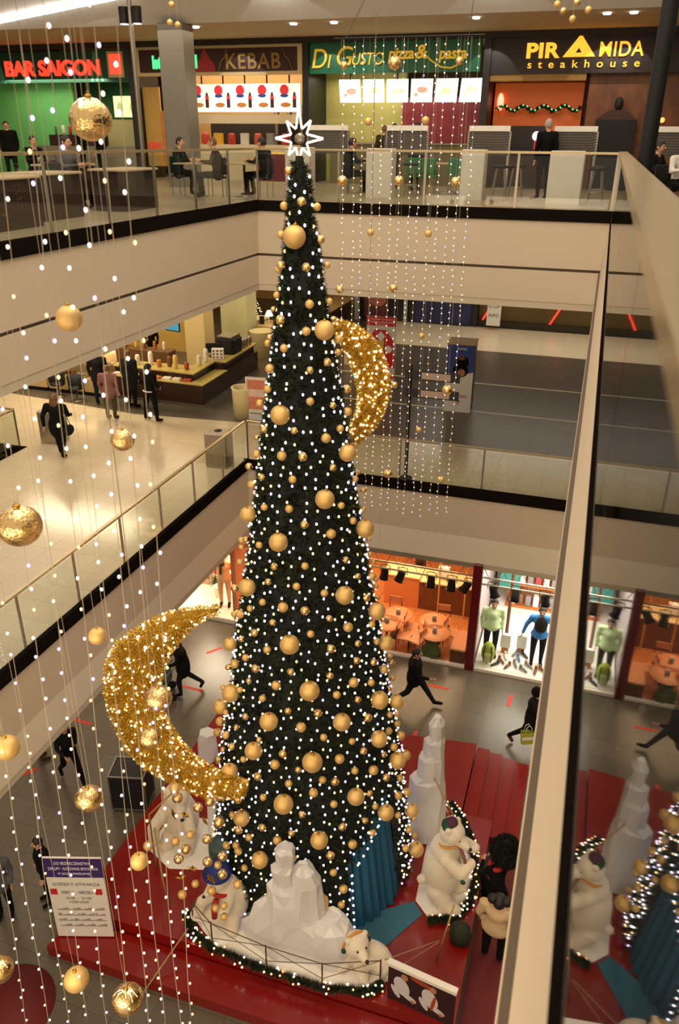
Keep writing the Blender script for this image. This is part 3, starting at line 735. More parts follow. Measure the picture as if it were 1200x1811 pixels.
(-4.034,8.678,-10.382,0.069,"S","small shiny mirrored gold bauble below right of the thirty-first large bauble"),
(-3.359,8.769,-9.955,0.062,"S","small shiny mirrored gold bauble below right of the twenty-eighth large bauble"),
(-3.522,8.687,-10.345,0.059,"S","small shiny mirrored gold bauble left of the thirty-second large bauble"),
(-4.304,8.695,-10.729,0.061,"M","small frosted gold bauble below the thirty-first large bauble, the nearer"),
(-3.759,8.639,-10.544,0.074,"M","small frosted gold bauble above right of the thirty-fourth large bauble"),
(-4.052,8.542,-11.007,0.143,"L","large frosted gold bauble left of centre of the tall tree, thirty-fourth from the top"),
(-4.848,8.884,-11.313,0.069,"M","small frosted gold bauble below left of the thirty-first large bauble"),
(-4.595,8.763,-11.093,0.063,"M","small frosted gold bauble below the thirty-first large bauble, the farther"),
(-4.540,8.727,-11.171,0.073,"M","small frosted gold bauble above left of the thirty-fourth large bauble"),
(-4.948,8.914,-11.635,0.076,"S","small shiny mirrored gold bauble left of the thirty-fourth large bauble"),
(-4.394,8.636,-11.431,0.058,"M","small frosted gold bauble below left of the thirty-fourth large bauble"),
(-3.479,8.628,-10.854,0.060,"M","small frosted gold bauble below left of the thirty-second large bauble"),
(-3.182,8.657,-11.221,0.061,"S","small shiny mirrored gold bauble above the thirty-fifth large bauble"),
(-3.060,8.750,-10.418,0.147,"L","large frosted gold bauble near the centre of the tall tree, thirty-second from the top"),
(-2.890,8.996,-9.802,0.062,"M","small frosted gold bauble left of the twenty-seventh large bauble"),
(-2.322,9.513,-10.179,0.055,"M","small frosted gold bauble above left of the thirtieth large bauble"),
(-2.159,9.632,-10.388,0.141,"L","large frosted gold bauble at the right edge of the tall tree, thirtieth from the top"),
(-2.747,9.021,-10.286,0.069,"S","small shiny mirrored gold bauble above right of the thirty-second large bauble"),
(-2.439,9.311,-10.338,0.055,"S","small shiny mirrored gold bauble left of the thirtieth large bauble"),
(-2.030,10.028,-10.811,0.058,"M","small frosted gold bauble right of the thirtieth large bauble"),
(-2.325,9.392,-10.672,0.061,"M","small frosted gold bauble below left of the thirtieth large bauble"),
(-2.584,9.086,-10.703,0.075,"M","small frosted gold bauble right of the thirty-second large bauble"),
(-2.895,8.846,-10.804,0.075,"S","small shiny mirrored gold bauble below right of the thirty-second large bauble"),
(-2.837,8.826,-11.175,0.061,"M","small frosted gold bauble above right of the thirty-fifth large bauble, the farther"),
(-2.668,8.877,-11.570,0.073,"M","small frosted gold bauble above right of the thirty-fifth large bauble, the nearer"),
(-2.686,8.816,-11.898,0.063,"M","small frosted gold bauble right of the thirty-fifth large bauble"),
(-3.002,8.600,-11.703,0.156,"L","large frosted gold bauble near the centre of the tall tree, thirty-fifth from the top"),
(-1.889,10.560,-11.174,0.131,"L","large frosted gold bauble at the right edge of the tall tree, twenty-ninth from the top"),
(-1.911,10.989,-11.831,0.057,"S","small shiny mirrored gold bauble below the twenty-ninth large bauble"),
(-1.882,10.191,-11.747,0.066,"M","small frosted gold bauble left of the thirty-third large bauble"),
(-1.897,10.439,-11.538,0.066,"M","small frosted gold bauble below the twenty-ninth large bauble"),
(-1.765,10.626,-12.207,0.149,"L","large frosted gold bauble at the right edge of the tall tree, thirty-third from the top"),
(-1.891,11.000,-12.274,0.070,"M","small frosted gold bauble above the thirty-third large bauble"),
]
for x, y, z, r, k, lab in BAU:
    bauble((x, y, z), r, k, lab, {'L': 'large frosted baubles on the tall tree', 'M': 'small frosted baubles on the tall tree', 'S': 'small mirrored baubles on the tall tree'}[k])

# ---------------------------------------------------------------- golden crescent moons
TINS = [mat('gold_tinsel', 'e3b832', .35, .35), mat('gold_tinsel_light', 'f8dc74', .3, .5), mat('gold_tinsel_deep', 'a87e16', .5, .3)]
CB = [bulb_mat('fairy_warm', 'ffe2b0', 2.6), bulb_mat('fairy_white', 'ffeedd', 3.0), bulb_mat('fairy_amber', 'ffc878', 2.0)]
def crescent(name, label, Y, outer, inner, thick, nstr, nb, seed):
    """outer and inner: matching outlines (x, z) from tip to tip"""
    rn = random.Random(seed)
    cx = sum(p[0] for p in outer)/len(outer); cz = sum(p[1] for p in outer)/len(outer)
    t = thing(name, label, 'crescent decoration', (cx, Y, cz))
    def samp(pl, u):
        f = u*(len(pl)-1); i = min(int(f), len(pl)-2); f -= i
        p = [pl[max(i-1, 0)], pl[i], pl[i+1], pl[min(i+2, len(pl)-1)]]
        return tuple(.5*((2*p[1][k])+(-p[0][k]+p[2][k])*f+(2*p[0][k]-5*p[1][k]+4*p[2][k]-p[3][k])*f*f+(-p[0][k]+3*p[1][k]-3*p[2][k]+p[3][k])*f**3)-(cx, cz)[k] for k in (0, 1))
    def surf(u, v):      # v angle round the section
        o, i = samp(outer, u), samp(inner, u); mx, mz = (o[0]+i[0])/2, (o[1]+i[1])/2; hx, hz = (o[0]-i[0])/2, (o[1]-i[1])/2
        w = hypot(hx, hz); th = min(thick/2, w*1.1)
        return Vector((mx+hx*cos(v), th*sin(v), mz+hz*cos(v))), Vector((hx*cos(v)/max(w, .01), sin(v), hz*cos(v)/max(w, .01)))
    core = MB(); U, V = 40, 14
    for i in range(U+1):
        for k in range(V): p, n = surf(i/U, 2*pi*k/V); core.v.append(tuple(p*1.0-n*.02))
    for i in range(U):
        for k in range(V): core.f.append([i*V+k, i*V+(k+1) % V, (i+1)*V+(k+1) % V, (i+1)*V+k]); core.m.append(0); core.sm.append(True)
    core.f += [list(range(V)), list(range(U*V, U*V+V))]; core.m += [0, 0]; core.sm += [False]*2
    core.build('crescent_frame', TINS[2], t)
    w = MB(); j = 0
    while j < nstr:
        u = rn.random(); p, n = surf(u, rn.uniform(0, 2*pi)); o, i = samp(outer, u), samp(inner, u)
        if rn.random() > (hypot(o[0]-i[0], o[1]-i[1])/.9)+.08: continue
        d = (n+Vector((rn.uniform(-1,1), rn.uniform(-1,1), rn.uniform(-1,1)))*.9).normalized(); sd = d.cross(Vector((rn.random()-.5, rn.random()-.5, rn.random()-.5))).normalized()*.005
        L = rn.uniform(.03, .07); w.add([p-sd, p+sd, p+d*L+sd, p+d*L-sd], [(0,1,2,3)], rn.choices((0,1,2), (5,3,2))[0]); j += 1
    tag(w.build('tinsel', TINS, t), kind='stuff')
    ms = []
    for m_ in CB:
        q = MB(); q.ell((0,0,0), .0165, 8, 6); ms.append(q.mesh('fairy_light', m_))
    rest = MB(); j = 0; made = 0
    while j < nb:
        u = rn.random(); v = rn.uniform(0, 2*pi); p, n = surf(u, v); o, i = samp(outer, u), samp(inner, u)
        if rn.random() > (hypot(o[0]-i[0], o[1]-i[1])/.9)+.05: continue
        p = p+n*.03; k = rn.choices((0,1,2), (5,3,2))[0]
        if made < 100 and p.y < 0:
            ob = bpy.data.objects.new('fairy_light', ms[k]); col.objects.link(ob); ob.location = p; ob.parent = t; made += 1
        else: rest.ell(p, .0165, 7, 5, k)
        j += 1
    tag(rest.build('fairy_light_bulbs', CB, t), kind='stuff')
    q = MB(); tp = surf(.25, 0)[0]; q.cyl((tp.x, 0, tp.z), (tp.x, 0, tp.z+4), .004, n=5); q.build('hanging_wire', STEEL, t)
    return t
def pix(Y, pl):       # outline points measured on the plane at depth Y
    out = []
    for px, py in pl:
        r = Matrix((_X, _Y, _Z)) @ _d(px, py); r = r*(Y/r.y); out.append((r.x, r.z))
    return out
crescent('golden_crescent', 'large golden tinsel crescent moon with fairy lights at the lower left of the tree', 8.75, [(-4.628,-6.222),(-5.141,-6.385),(-5.692,-6.651),(-6.179,-7.015),(-6.537,-7.417),(-6.729,-7.909),(-6.767,-8.498),(-6.647,-9.068),(-6.329,-9.601),(-5.755,-9.836),(-5.124,-9.960),(-4.327,-9.810)], [(-4.635,-6.322),(-4.985,-6.554),(-5.302,-6.929),(-5.552,-7.302),(-5.740,-7.783),(-5.817,-8.231),(-5.741,-8.607),(-5.548,-8.982),(-5.234,-9.342),(-4.905,-9.528),(-4.602,-9.609),(-4.319,-9.658)], .42, 15000, 470, 1)
crescent('golden_crescent', 'smaller golden tinsel crescent moon with fairy lights at the right of the tree', 10.9, [(-3.535,-2.388),(-3.224,-2.472),(-2.964,-2.657),(-2.794,-2.933),(-2.722,-3.266),(-2.762,-3.618),(-2.911,-3.947),(-3.193,-4.247)], [(-3.570,-2.464),(-3.429,-2.652),(-3.286,-2.934),(-3.167,-3.222),(-3.127,-3.480),(-3.166,-3.750),(-3.234,-3.984),(-3.249,-4.198)], .34, 11000, 290, 2)


# ---------------------------------------------------------------- hanging strings of lights
WIRE = mat('pale_wire', 'c4b497', .5)
SBM = []
for m_ in (bulb_mat('string_bulb_white', 'fff0e4', 3.2), bulb_mat('string_bulb_violet', 'b9b0ff', 4.0), bulb_mat('string_bulb_amber', 'ffdca0', 1.6)):
    q = MB(); q.ell((0,0,0), (.0082,.0082,.011), 8, 6); SBM.append(q.mesh('bulb', m_))
SOCK = MB(); SOCK.cyl((0,0,0), (.0,0,0.02), .006, n=6); SOCK = SOCK.mesh('socket', WIRE)
rs = random.Random(11)
words = ['leftmost', 'second from the left', 'third from the left', 'fourth from the left', 'fifth from the left', 'sixth from the left', 'seventh from the left', 'eighth from the left', 'ninth from the left', 'rightmost', ]
XS = []
for xb, Y in ((12,3.3),(50,3.2),(88,3.35),(128,3.2),(165,3.3),(205,3.2),(240,3.3),(270,3.2),(300,3.35),(325,3.25)):
    xa = (xb-171.9)/.70; rr = []
    for px, py in ((xa, 200), (xb, 1600)):
        v_ = Matrix((_X, _Y, _Z)) @ _d(px, py); rr.append(v_*(Y/v_.y))
    sl = (rr[1].x-rr[0].x)/(rr[1].z-rr[0].z); XS.append((rr[0].x+sl*(2.0-rr[0].z), Y, sl, rr[1].z))
for i, (x, y, sl, zb) in enumerate(XS):
    t = thing('light_string', 'near hanging string of small white lights at the left, '+words[i], 'string lights', (round(x, 3), y, 2.0), 0, 'near strings of lights')
    q = MB(); P = []; z = 0.0; zend = (-10.0, -9.2, -10, -8.6, -9.6, -8.75, -9.3, -8.5, -8.8, -8.3)[i]
    def wob(z): return sl*z+.014*sin(z*2.1+i), .012*cos(z*1.7+i)
    while z > zend: P.append((*wob(z), z)); z -= .22
    q.tube(P, .0018, 5); q.build('wire', WIRE, t)
    z = -.1-.02*i
    while z > zend+.03:
        sx = rs.choice((-1, 1)); k = rs.choices((0,1,2), (5,1.3,3.2))[0]; w_ = wob(z)
        o = bpy.data.objects.new('bulb', SBM[k]); col.objects.link(o); o.parent = t
        o.location = (w_[0]+sx*.016, w_[1], z)
        z -= rs.uniform(.11, .25)
rs = random.Random(5)
FARM = [bulb_mat('far_bulb_white', 'ffe9d6', 1.15), bulb_mat('far_bulb_violet', 'c4bcff', 1.4), bulb_mat('far_bulb_amber', 'ffd9a0', .8)]
cw = ['first', 'second', 'third', 'fourth', 'fifth', 'sixth', 'seventh', 'eighth', 'ninth', 'tenth', 'eleventh', 'twelfth', 'thirteenth', 'last']
for i in range(14):
    x = -4.42+i*.168
    q = MB(); q.cyl((0,0,0), (.02,0,-8.6+rs.uniform(-.5,.2)), .0025, n=5, mi=3); z = -.1
    while z > -8.3:
        q.ell((rs.uniform(-.015,.015)-z*.002, 0, z), (.011,.011,.014), 7, 5, rs.choices((0,1,2), (6,1.5,2.5))[0]); z -= rs.uniform(.08, .17)
    o = q.build('light_string', FARM+[WIRE], None, (x, 14+.1*(i % 2), 1.45))
    tag(o, f'far hanging string of lights right of the tree top, {cw[i]} from the left', 'string lights', 'far curtain of light strings')
    if i == 13: o['label'] = 'far hanging string of lights right of the tree top, rightmost of the curtain'
q = MB(); q.cyl((-4.6,14.05,1.47), (-2.15,14.05,1.47), .012, n=6); q.cyl((-4.4,14.05,1.47), (-4.9,19.6,4.15), .006, n=5); q.cyl((-2.4,14.05,1.47), (-3.2,19.6,4.15), .006, n=5); tag(q.build('curtain_bar', DARKMETAL), 'thin dark bar carrying the far curtain of light strings', 'bar')
# gold balls hanging among the strings
def thread(o, ztop):
    r = o.scale.x; L = (ztop-o.location.z)/o.scale.z; o.rotation_euler = (0, 0, 0)
    q = MB(); q.cyl((0,0,1.15), (0,0,L), .0012/r, n=5); q.build('hanging_thread', WIRE, o)
for j, (px, py, r, Y, k, lab) in enumerate([
  (35,930,36,3.1,'S','largest mirrored gold ball hanging near at the left edge'),
  (217,778,20,3.6,'S','mirrored gold ball hanging before the people on the cream floor'),
  (122,563,21,3.6,'L','frosted gold ball hanging before the left wall groove'),
  (160,212,32,3.8,'S','big mirrored gold ball hanging before the green snack bar'),
  (172,1125,15,3.6,'L','frosted gold ball hanging before the left fascia, above the golden crescent'),
  (12,1322,20,3.5,'L','frosted gold ball at the left edge below the left fascia'),
  (280,1235,23,3.5,'S','mirrored gold ball hanging before the inner edge of the left crescent'),
  (265,1305,18,3.6,'S','mirrored gold ball hanging before the lower half of the left crescent'),
  (157,1412,22,3.5,'S','mirrored gold ball hanging above the sign board'),
  (246,1523,14,3.6,'L','frosted gold ball hanging over the red platform, right of the sign board'),
  (135,1732,18,3.5,'L','frosted gold ball hanging below the sign board'),
  (225,1767,23,3.5,'S','mirrored gold ball at the lower left before the red step'),
  (0,1715,19,3.5,'S','mirrored gold ball cut by the lower left picture edge')]):
    r3 = Matrix((_X, _Y, _Z)) @ _d(px, py); p = r3*(Y/r3.y)
    p = (round(p.x, 3), Y, round(p.z, 3))
    thread(bauble(p, Vector(p).length*r/FPX, k, lab, 'gold balls hanging near at the left', 'hanging_bauble'), 2.4)
for px, py, r, k, lab in [(605,320,8,'S','left of the three by the food court rail'),(705,320,8,'S','middle of the three by the food court rail'),(805,322,8,'S','right of the three by the food court rail'),(697,112,10,'S','before the pizza sign'),
  (608,116,6,'S','under the second word of the pizza sign'),(812,108,6,'S','at the right end of the pizza sign'),(651,215,6,'L','before the olive wall under the menu boards'),(752,213,6,'L','before the red wall under the menu boards'),(655,411,6,'L','left before the upper back wall'),(757,413,6,'L','right before the upper back wall'),(600,512,7,'S','low before the back wall beside the tree'),(695,510,7,'S','above the red poster'),
  (650,593,5,'L','before the red poster'),(745,594,5,'L','before the cream floor strip'),(697,681,6,'S','below the red poster'),(790,690,9,'S','before the white lower half of the poster box'),(740,760,5,'L','before the grey floor, above the rail'),(686,838,8,'S','before the dark floor edge beside the tree'),(780,848,6,'L','before the dark floor edge, lowest of the curtain')]:
    Y = 14.05; r3 = Matrix((_X, _Y, _Z)) @ _d(px, py); p = r3*(Y/r3.y)
    thread(bauble((round(p.x, 3), Y, round(p.z, 3)), Vector(p).length*r/FPX, k, ('mirrored' if k == 'S' else 'frosted')+' gold ball in the far curtain, '+lab, 'gold balls in the far curtain', 'hanging_bauble'), 1.47)
# ornaments hanging under the left crescent, before the bears
def star_orn(p, r, lab):
    q = MB(); P = []
    for i in range(10): a = pi/2+2*pi*i/10; k = r if i % 2 == 0 else r*.42; P.append((k*cos(a), k*sin(a)))
    n = 10; v = [(x, 0, z) for x, z in P]+[(0, -.03, 0), (0, .03, 0)]
    q.add(v, [(i, (i+1) % n, 10) for i in range(n)]+[((i+1) % n, i, 11) for i in range(n)])
    o = q.build('hanging_star', GOLDD, None, p); o.rotation_euler = (.2, random.uniform(-.3, .3), random.uniform(-.8, .8))
    return tag(o, lab, 'star ornament', 'gold stars hanging before the bears')
def at(px, py, Y):
    r3 = Matrix((_X, _Y, _Z)) @ _d(px, py); p = r3*(Y/r3.y); return (round(p.x, 3), Y, round(p.z, 3))
for px, py, r, k, w in [(309,1394,9,'L','topmost left, before the rear white bear'),(314,1411,9,'S','second, before the head of the rear white bear'),(350,1428,8,'S','before the shoulder of the rear white bear'),(371,1418,8,'S','high on the white pedestal'),(387,1454,9,'S','low on the white pedestal'),(366,1484,8,'S','above the teal drum'),(329,1502,8,'S','right of the paw of the rear bear'),(310,1488,7,'L','below the paw of the rear bear'),(336,1476,7,'L','under the rear white bear'),(316,1519,8,'S','before the red floor left of the teal drum'),(262,1496,8,'L','leftmost, above the red floor'),(367,1524,8,'S','before the teal drum'),(393,1514,8,'S','right of the teal drum'),(385,1530,6,'L','at the rim of the blue hat'),(393,1546,8,'S','right of the blue hat'),(345,1563,6,'L','left of the blue hat'),(374,1575,7,'L','below the blue hat'),(322,1582,7,'L','lowest over the red floor'),(420,1564,7,'L','right of the front left bear'),(396,1602,6,'L','before the chest of the front left bear'),(381,1606,6,'L','before the red scarf'),(396,1621,6,'L','lowest, right of the red scarf')]:
    p = at(px, py, 7.9); bauble(p, Vector(p).length*r/FPX, k, 'small gold ornament ball, '+w, 'gold balls hanging before the bears', 'hanging_bauble')
for px, py, r, w in [(307,1440,11,'left one below the rear white bear'),(327,1441,10,'right one below the rear white bear'),(362,1452,9,'beside the white pedestal'),(340,1536,10,'before the dark red floor'),(320,1552,9,'beside the gold rod'),(374,1554,12,'before the blue hat'),(323,1580,8,'over the red platform near the garland')]:
    p = at(px, py, 7.95); star_orn(p, Vector(p).length*r/FPX, 'small gold star ornament hanging '+w)
# ================================================================== PEOPLE (one continuous body each)
SKIN = mat('skin', 'd3a081', .55); HAIRD = mat('dark_hair', '17100c', .6); HAIRB = mat('light_brown_hair', '6b4a2a', .6); HAIRG = mat('grey_hair', 'a59a8c', .6)
EYE = mat('eye_dark', '140d0a', .3); LIP = mat('lip', '9a4a3e', .5)
CL = {n: mat('cloth_'+n, c, .9, spec=.2) for n, c in dict(black='0b0a0a', charcoal='1b1a1c', navy='1b2130', pink='8a5f58', brown='3d2f22', beige='c8ab84', grey='5b5a5e', red='a01a1a', white='e8e0d2', khaki='4a4230', orange='c2542a', boots='5a3322', green='2e5a33').items()}
SKEL = dict(pelvis=(0,0,.95), waist=(0,0,1.08), chest=(0,0,1.28), neck=(0,0,1.46), head=(0,-.02,1.60),
    shl=(.185,0,1.40), ell=(.235,.03,1.13), wrl=(.225,-.06,.89), shr=(-.185,0,1.40), elr=(-.235,.03,1.13), wrr=(-.225,-.06,.89),
    hil=(.09,0,.92), knl=(.10,-.02,.50), anl=(.10,.02,.09), tol=(.11,-.15,.035), hir=(-.09,0,.92), knr=(-.10,-.02,.50), anr=(-.10,.02,.09), tor=(-.11,-.15,.035))
POSES = dict(
 stand={},
 walk=dict(knl=(.10,-.22,.52), anl=(.10,-.42,.13), tol=(.10,-.58,.10), hil=(.09,-.02,.92), knr=(-.10,.12,.52), anr=(-.10,.42,.20), tor=(-.10,.34,.05), ell=(.25,.12,1.15), wrl=(.24,.14,.90), elr=(-.24,-.06,1.15), wrr=(-.19,-.30,1.08)),
 stroll=dict(knl=(.10,-.12,.50), anl=(.10,-.10,.09), tol=(.10,-.26,.035), knr=(-.10,.10,.52), anr=(-.10,.42,.20), tor=(-.10,.36,.05), ell=(.23,-.14,1.16), wrl=(.16,-.40,1.02), elr=(-.23,-.14,1.16), wrr=(-.16,-.40,1.02), chest=(0,-.04,1.28), neck=(0,-.08,1.45), head=(0,-.13,1.58), shl=(.18,-.05,1.39), shr=(-.18,-.05,1.39)),
 sit=dict(pelvis=(0,.08,.52), waist=(0,.08,.66), chest=(0,.05,.87), neck=(0,.02,1.05), head=(0,-.02,1.19), shl=(.185,.04,.99), shr=(-.185,.04,.99), ell=(.25,-.06,.76), elr=(-.25,-.06,.76), wrl=(.14,-.30,.80), wrr=(-.14,-.30,.80), hil=(.09,.08,.50), hir=(-.09,.08,.50), knl=(.11,-.36,.50), knr=(-.11,-.36,.50), anl=(.11,-.34,.09), anr=(-.11,-.30,.09), tol=(.11,-.50,.035), tor=(-.11,-.46,.035)),
 crouch=dict(pelvis=(0,.10,.42), waist=(0,.06,.54), chest=(0,-.06,.76), neck=(0,-.13,.92), head=(0,-.20,1.05), shl=(.185,-.08,.88), shr=(-.185,-.08,.88), ell=(.27,-.22,.66), elr=(-.27,-.22,.66), wrl=(.12,-.42,.72), wrr=(-.12,-.42,.72), hil=(.10,.10,.40), hir=(-.10,.10,.40), knl=(.15,-.28,.46), knr=(-.15,-.24,.42), anl=(.14,-.12,.09), anr=(-.14,-.06,.09), tol=(.14,-.28,.035), tor=(-.14,-.22,.035)))
def person(label, loc, rz, pose='stand', top='black', bottom='black', hair='dark', h=1.72, over=None, coat=None, hood=False, shoes='black', long_hair=False, bulk=1.0, group=None, vox=.021, name='person', skin=None, fingers=True):
    J = dict(SKEL); J.update(POSES[pose]); J.update(over or {})
    J = {k: Vector(v) for k, v in J.items()}
    T, B, S, SH, HR = 1, 2, 0, 3, 4
    P = [('e', J['head'], (.078,.095,.118), S), ('c', J['neck']-Vector((0,0,.04)), .056, J['head']-Vector((0,0,.06)), .05, S),
         ('c', J['pelvis']-Vector((0,0,.02)), .135, J['waist'], .12, B), ('c', J['waist'], .13, J['chest'], .15, T), ('c', J['chest']+Vector((.07,0,.04)), .115, J['chest']-Vector((.07,0,-.04)), .115, T),
         ('c', J['shl'], .075, J['shr'], .075, T)]
    for s in 'lr':
        P += [('c', J['sh'+s], .068, J['el'+s], .05, T), ('c', J['el'+s], .05, J['wr'+s], .037, T),
              ('c', J['hi'+s], .095, J['kn'+s], .066, B), ('c', J['kn'+s], .066, J['an'+s], .045, B),
              ('c', J['an'+s]-Vector((0,0,.02)), .045, J['to'+s]+Vector((0,0,.01)), .038, SH)]
    if coat:      # skirt of a coat hanging from the waist
        P += [('e', J['pelvis']+Vector((0,0,-coat*.3)), (.20,.17,coat), T), ('c', J['waist'], .15, J['pelvis'], .17, T)]
    if hood: P += [('e', J['head']+Vector((0,.025,.01)), (.10,.11,.135), T)]
    def extras(mb):
        H = J['head']
        mb.cyl(H+Vector((0,-.088,.015)), H+Vector((0,-.112,-.02)), .009, .016, 8, S)
        for sx in (-1, 1):
            mb.ell(H+Vector((sx*.03,-.086,.018)), .011, 8, 6, 5); mb.ell(H+Vector((sx*.079,.004,0)), (.014,.024,.033), 8, 6, S)
        mb.ell(H+Vector((0,-.086,-.052)), (.024,.010,.008), 8, 6, 6)
        for s in 'lr':
            w = J['wr'+s]; d = (w-J['el'+s]).normalized(); sx = 1 if s == 'l' else -1
            side = d.cross(Vector((0,1,0)) if abs(d.y) < .8 else Vector((0,0,1))).normalized(); fw = side.cross(d).normalized()
            M = Matrix((fw, side, d)).transposed()
            mb.ell(w+d*.055, (.036,.016,.052), 10, 8, S, M)
            for k, (o, L) in enumerate(((-.028,.062),(-.010,.075),(.009,.071),(.027,.056))):
                a = w+d*.09+fw*o; m_ = a+d*L*.5+side*.006*sx; e = m_+d*L*.42+side*.018*sx
                mb.tube([a, m_, e], [.0092,.0085,.0065], 6, S)
            a = w+d*.035-fw*.030; mb.tube([a, a+d*.03-fw*.024, a+d*.06-fw*.030], [.011,.010,.008], 6, S)
    hm = {'dark': HAIRD, 'light': HAIRB, 'grey': HAIRG}[hair]
    mats = [skin or SKIN, CL[top], CL[bottom], CL[shoes], hm, EYE, LIP]
    me = blob_mesh('body', P, mats, vox, 2, extras)
    o = bpy.data.objects.new(name, me.mesh('body', mats)); col.objects.link(o)
    k = h/1.72; o.scale = (k*bulk, k*(1+(bulk-1)*.6), k); o.location = loc; o.rotation_euler = (0, 0, rz)
    if not hood:
        H = J['head']; hb = MB()
        # hair: a shell over the back and top of the head
        seg, rr = 18, 9
        for i in range(rr+1):
            t_ = (pi*.62)*i/rr
            for q in range(seg):
                a = 2*pi*q/seg; r = (.088,.105,.126); fr = max(0, -sin(a)); cut = 1-.55*fr*(i/rr)
                tt = t_*cut; hb.v.append((H.x+r[0]*sin(tt)*cos(a), H.y+.006+r[1]*sin(tt)*sin(a), H.z+.006+r[2]*cos(tt)))
        for i in range(rr):
            for q in range(seg): l = (q+1) % seg; hb.f.append([i*seg+q, (i+1)*seg+q, (i+1)*seg+l, i*seg+l]); hb.m.append(0); hb.sm.append(True)
        if long_hair: hb.ell(H+Vector((0,.06,-.11)), (.095,.05,.15), 12, 8)
        hb.build('hair', hm, o)
    return tag(o, label, 'person', group)
# ================================================================== RED PLATFORM AND WHAT STANDS ON IT
RED = mat('red_platform', '7e0c07', .25, noise=.12, nscale=2, coat=.25); REDD = mat('red_carpet', '5e0b0b', .7, noise=.2, nscale=5)
plat = thing('red_platform', 'large glossy red platform round the foot of the giant tree', 'platform', (-4, 11, ZG))
q = MB(); q.prism([(-3.5,-3.08),(3.5,-3.08),(3.5,1.35),(2.85,1.35),(2.85,3.55),(-3.4,2.75)], 0, ZP-ZG); q.build('deck', RED, plat)
q = MB(); q.prism([(-3.7,-3.75),(-1.2,-3.75),(3.5,-3.72),(3.5,-3.1),(-3.5,-3.1)], 0, .24); q.build('front_step', RED, plat)
for k in range(4):
    q = MB(); x = 2.87+k*.30; q.box(x, x+.30, 1.35+.12*k*-.6, 3.55+.05*k, 0, .40-.11*k); q.build('step', RED, plat)
q = MB(); q.box(-.46, 1.2, 6.5, 12.2, ZG, ZG+.03); tag(q.build('red_carpet', REDD), 'flat red carpet on the floor right of the platform', 'carpet')
q = MB(); q.lathe([(.01,0),(.75,0),(.75,.02),(.01,.02)], n=40); tag(q.build('red_mat', REDD, None, (-7.75, 6.25, ZG)), 'dark red round mat on the grey floor at the lower left corner', 'mat')
q = MB(); q.add([(-2.78,9.15,ZP+.03),(-1.62,9.95,ZP+.03),(-1.42,9.75,ZP+.015),(-2.02,8.72,ZP+.015),(-2.28,8.60,ZP+.015),(-2.78,9.15,ZP),(-1.62,9.95,ZP),(-1.42,9.75,ZP),(-2.02,8.72,ZP),(-2.28,8.60,ZP)],
    [(4,3,2,1,0),(0,5,9,4),(4,9,8,3),(3,8,7,2),(2,7,6,1)]); tag(q.build('blue_mat', mat('grey_blue_mat', '35667a', .85, noise=.1)), 'grey-blue mat on the platform in front of the curtain', 'mat')
# red floor markers on the grey floor
MK = mat('red_floor_tape', 'd23a1e', .6)
for x, y, L, a, w in [(-8.97,16.6,.5,.9,'slanting one left of the tree, below the clothes shop'),(-8.75,14.85,.62,-.05,'one under the woman with the stroller'),(-10.87,12.8,.75,-.05,'one beneath the left fascia, before the golden crescent'),(-11.05,10.75,.8,.95,'slanting one by the two people at the far left'),(-2.52,16.98,.55,-.04,'one right of the walking man'),(-.63,17.0,.5,1.5,'one left of the hooded woman'),(-2.72,14.85,.5,1.5,'one at the tree behind the walking man, pointing at the platform'),(-.78,14.78,.55,-.05,'one behind the platform steps')]:
    q = MB(); q.box(-L/2, L/2, -.045, .045, 0, .004); tag(q.build('floor_marker', MK, None, (x, y, ZG), a), 'red floor marker, '+w, 'floor marker', 'red markers on the grey floor')
# snow bed and garlands
SNOW = mat('white_snow_fleece', 'e9e4da', .9, noise=.05, nscale=12, bump=.6, bscale=25, sheen=.3)
def snowbed(label, pts, h=.10, group='snow beds on the platform'):
    n = len(pts); cx = sum(p[0] for p in pts)/n; cy = sum(p[1] for p in pts)/n; K = 7
    r = random.Random(n); fine = []
    for i in range(n):
        a, b_ = Vector(pts[i]), Vector(pts[(i+1) % n])
        for t in range(5): fine.append(a.lerp(b_, t/5))
    m = len(fine); q = MB(); v = []
    for k in range(K+1):
        s = k/K
        for p in fine: v.append((cx+(p.x-cx)*(1-s*.97), cy+(p.y-cy)*(1-s*.97), (h*sin(min(1, s*3)*pi/2)+(r.uniform(-.02, .03) if k else 0))))
    f = [(k*m+i, k*m+(i+1) % m, (k+1)*m+(i+1) % m, (k+1)*m+i) for k in range(K) for i in range(m)]+[tuple(range(K*m, K*m+m))]
    q.add(v, f, 0, True); q.v = [(x, y, z) for x, y, z in q.v]
    return tag(q.build('snow_bed', SNOW, None, (0, 0, ZP)), label, 'artificial snow', group)
snowbed('white artificial snow bed round the front ice sculpture', [(-5.45,8.45),(-4.75,8.02),(-3.7,7.95),(-2.7,7.95),(-1.9,8.15),(-1.6,8.45),(-2.05,8.72),(-2.5,8.85),(-3.3,8.7),(-4.6,9.2),(-5.4,9.0)])
snowbed('white artificial snow bed under the tall right polar bear', [(-1.7,11.9),(-1.25,12.3),(-.85,11.6),(-.66,10.9),(-.68,10.3),(-.9,9.85),(-1.3,9.72),(-1.6,10.0)])
snowbed('white artificial snow bed under the rear left polar bear', [(-6.95,9.5),(-6.3,9.2),(-5.6,9.4),(-5.4,10.1),(-5.9,10.6),(-6.9,10.4)])
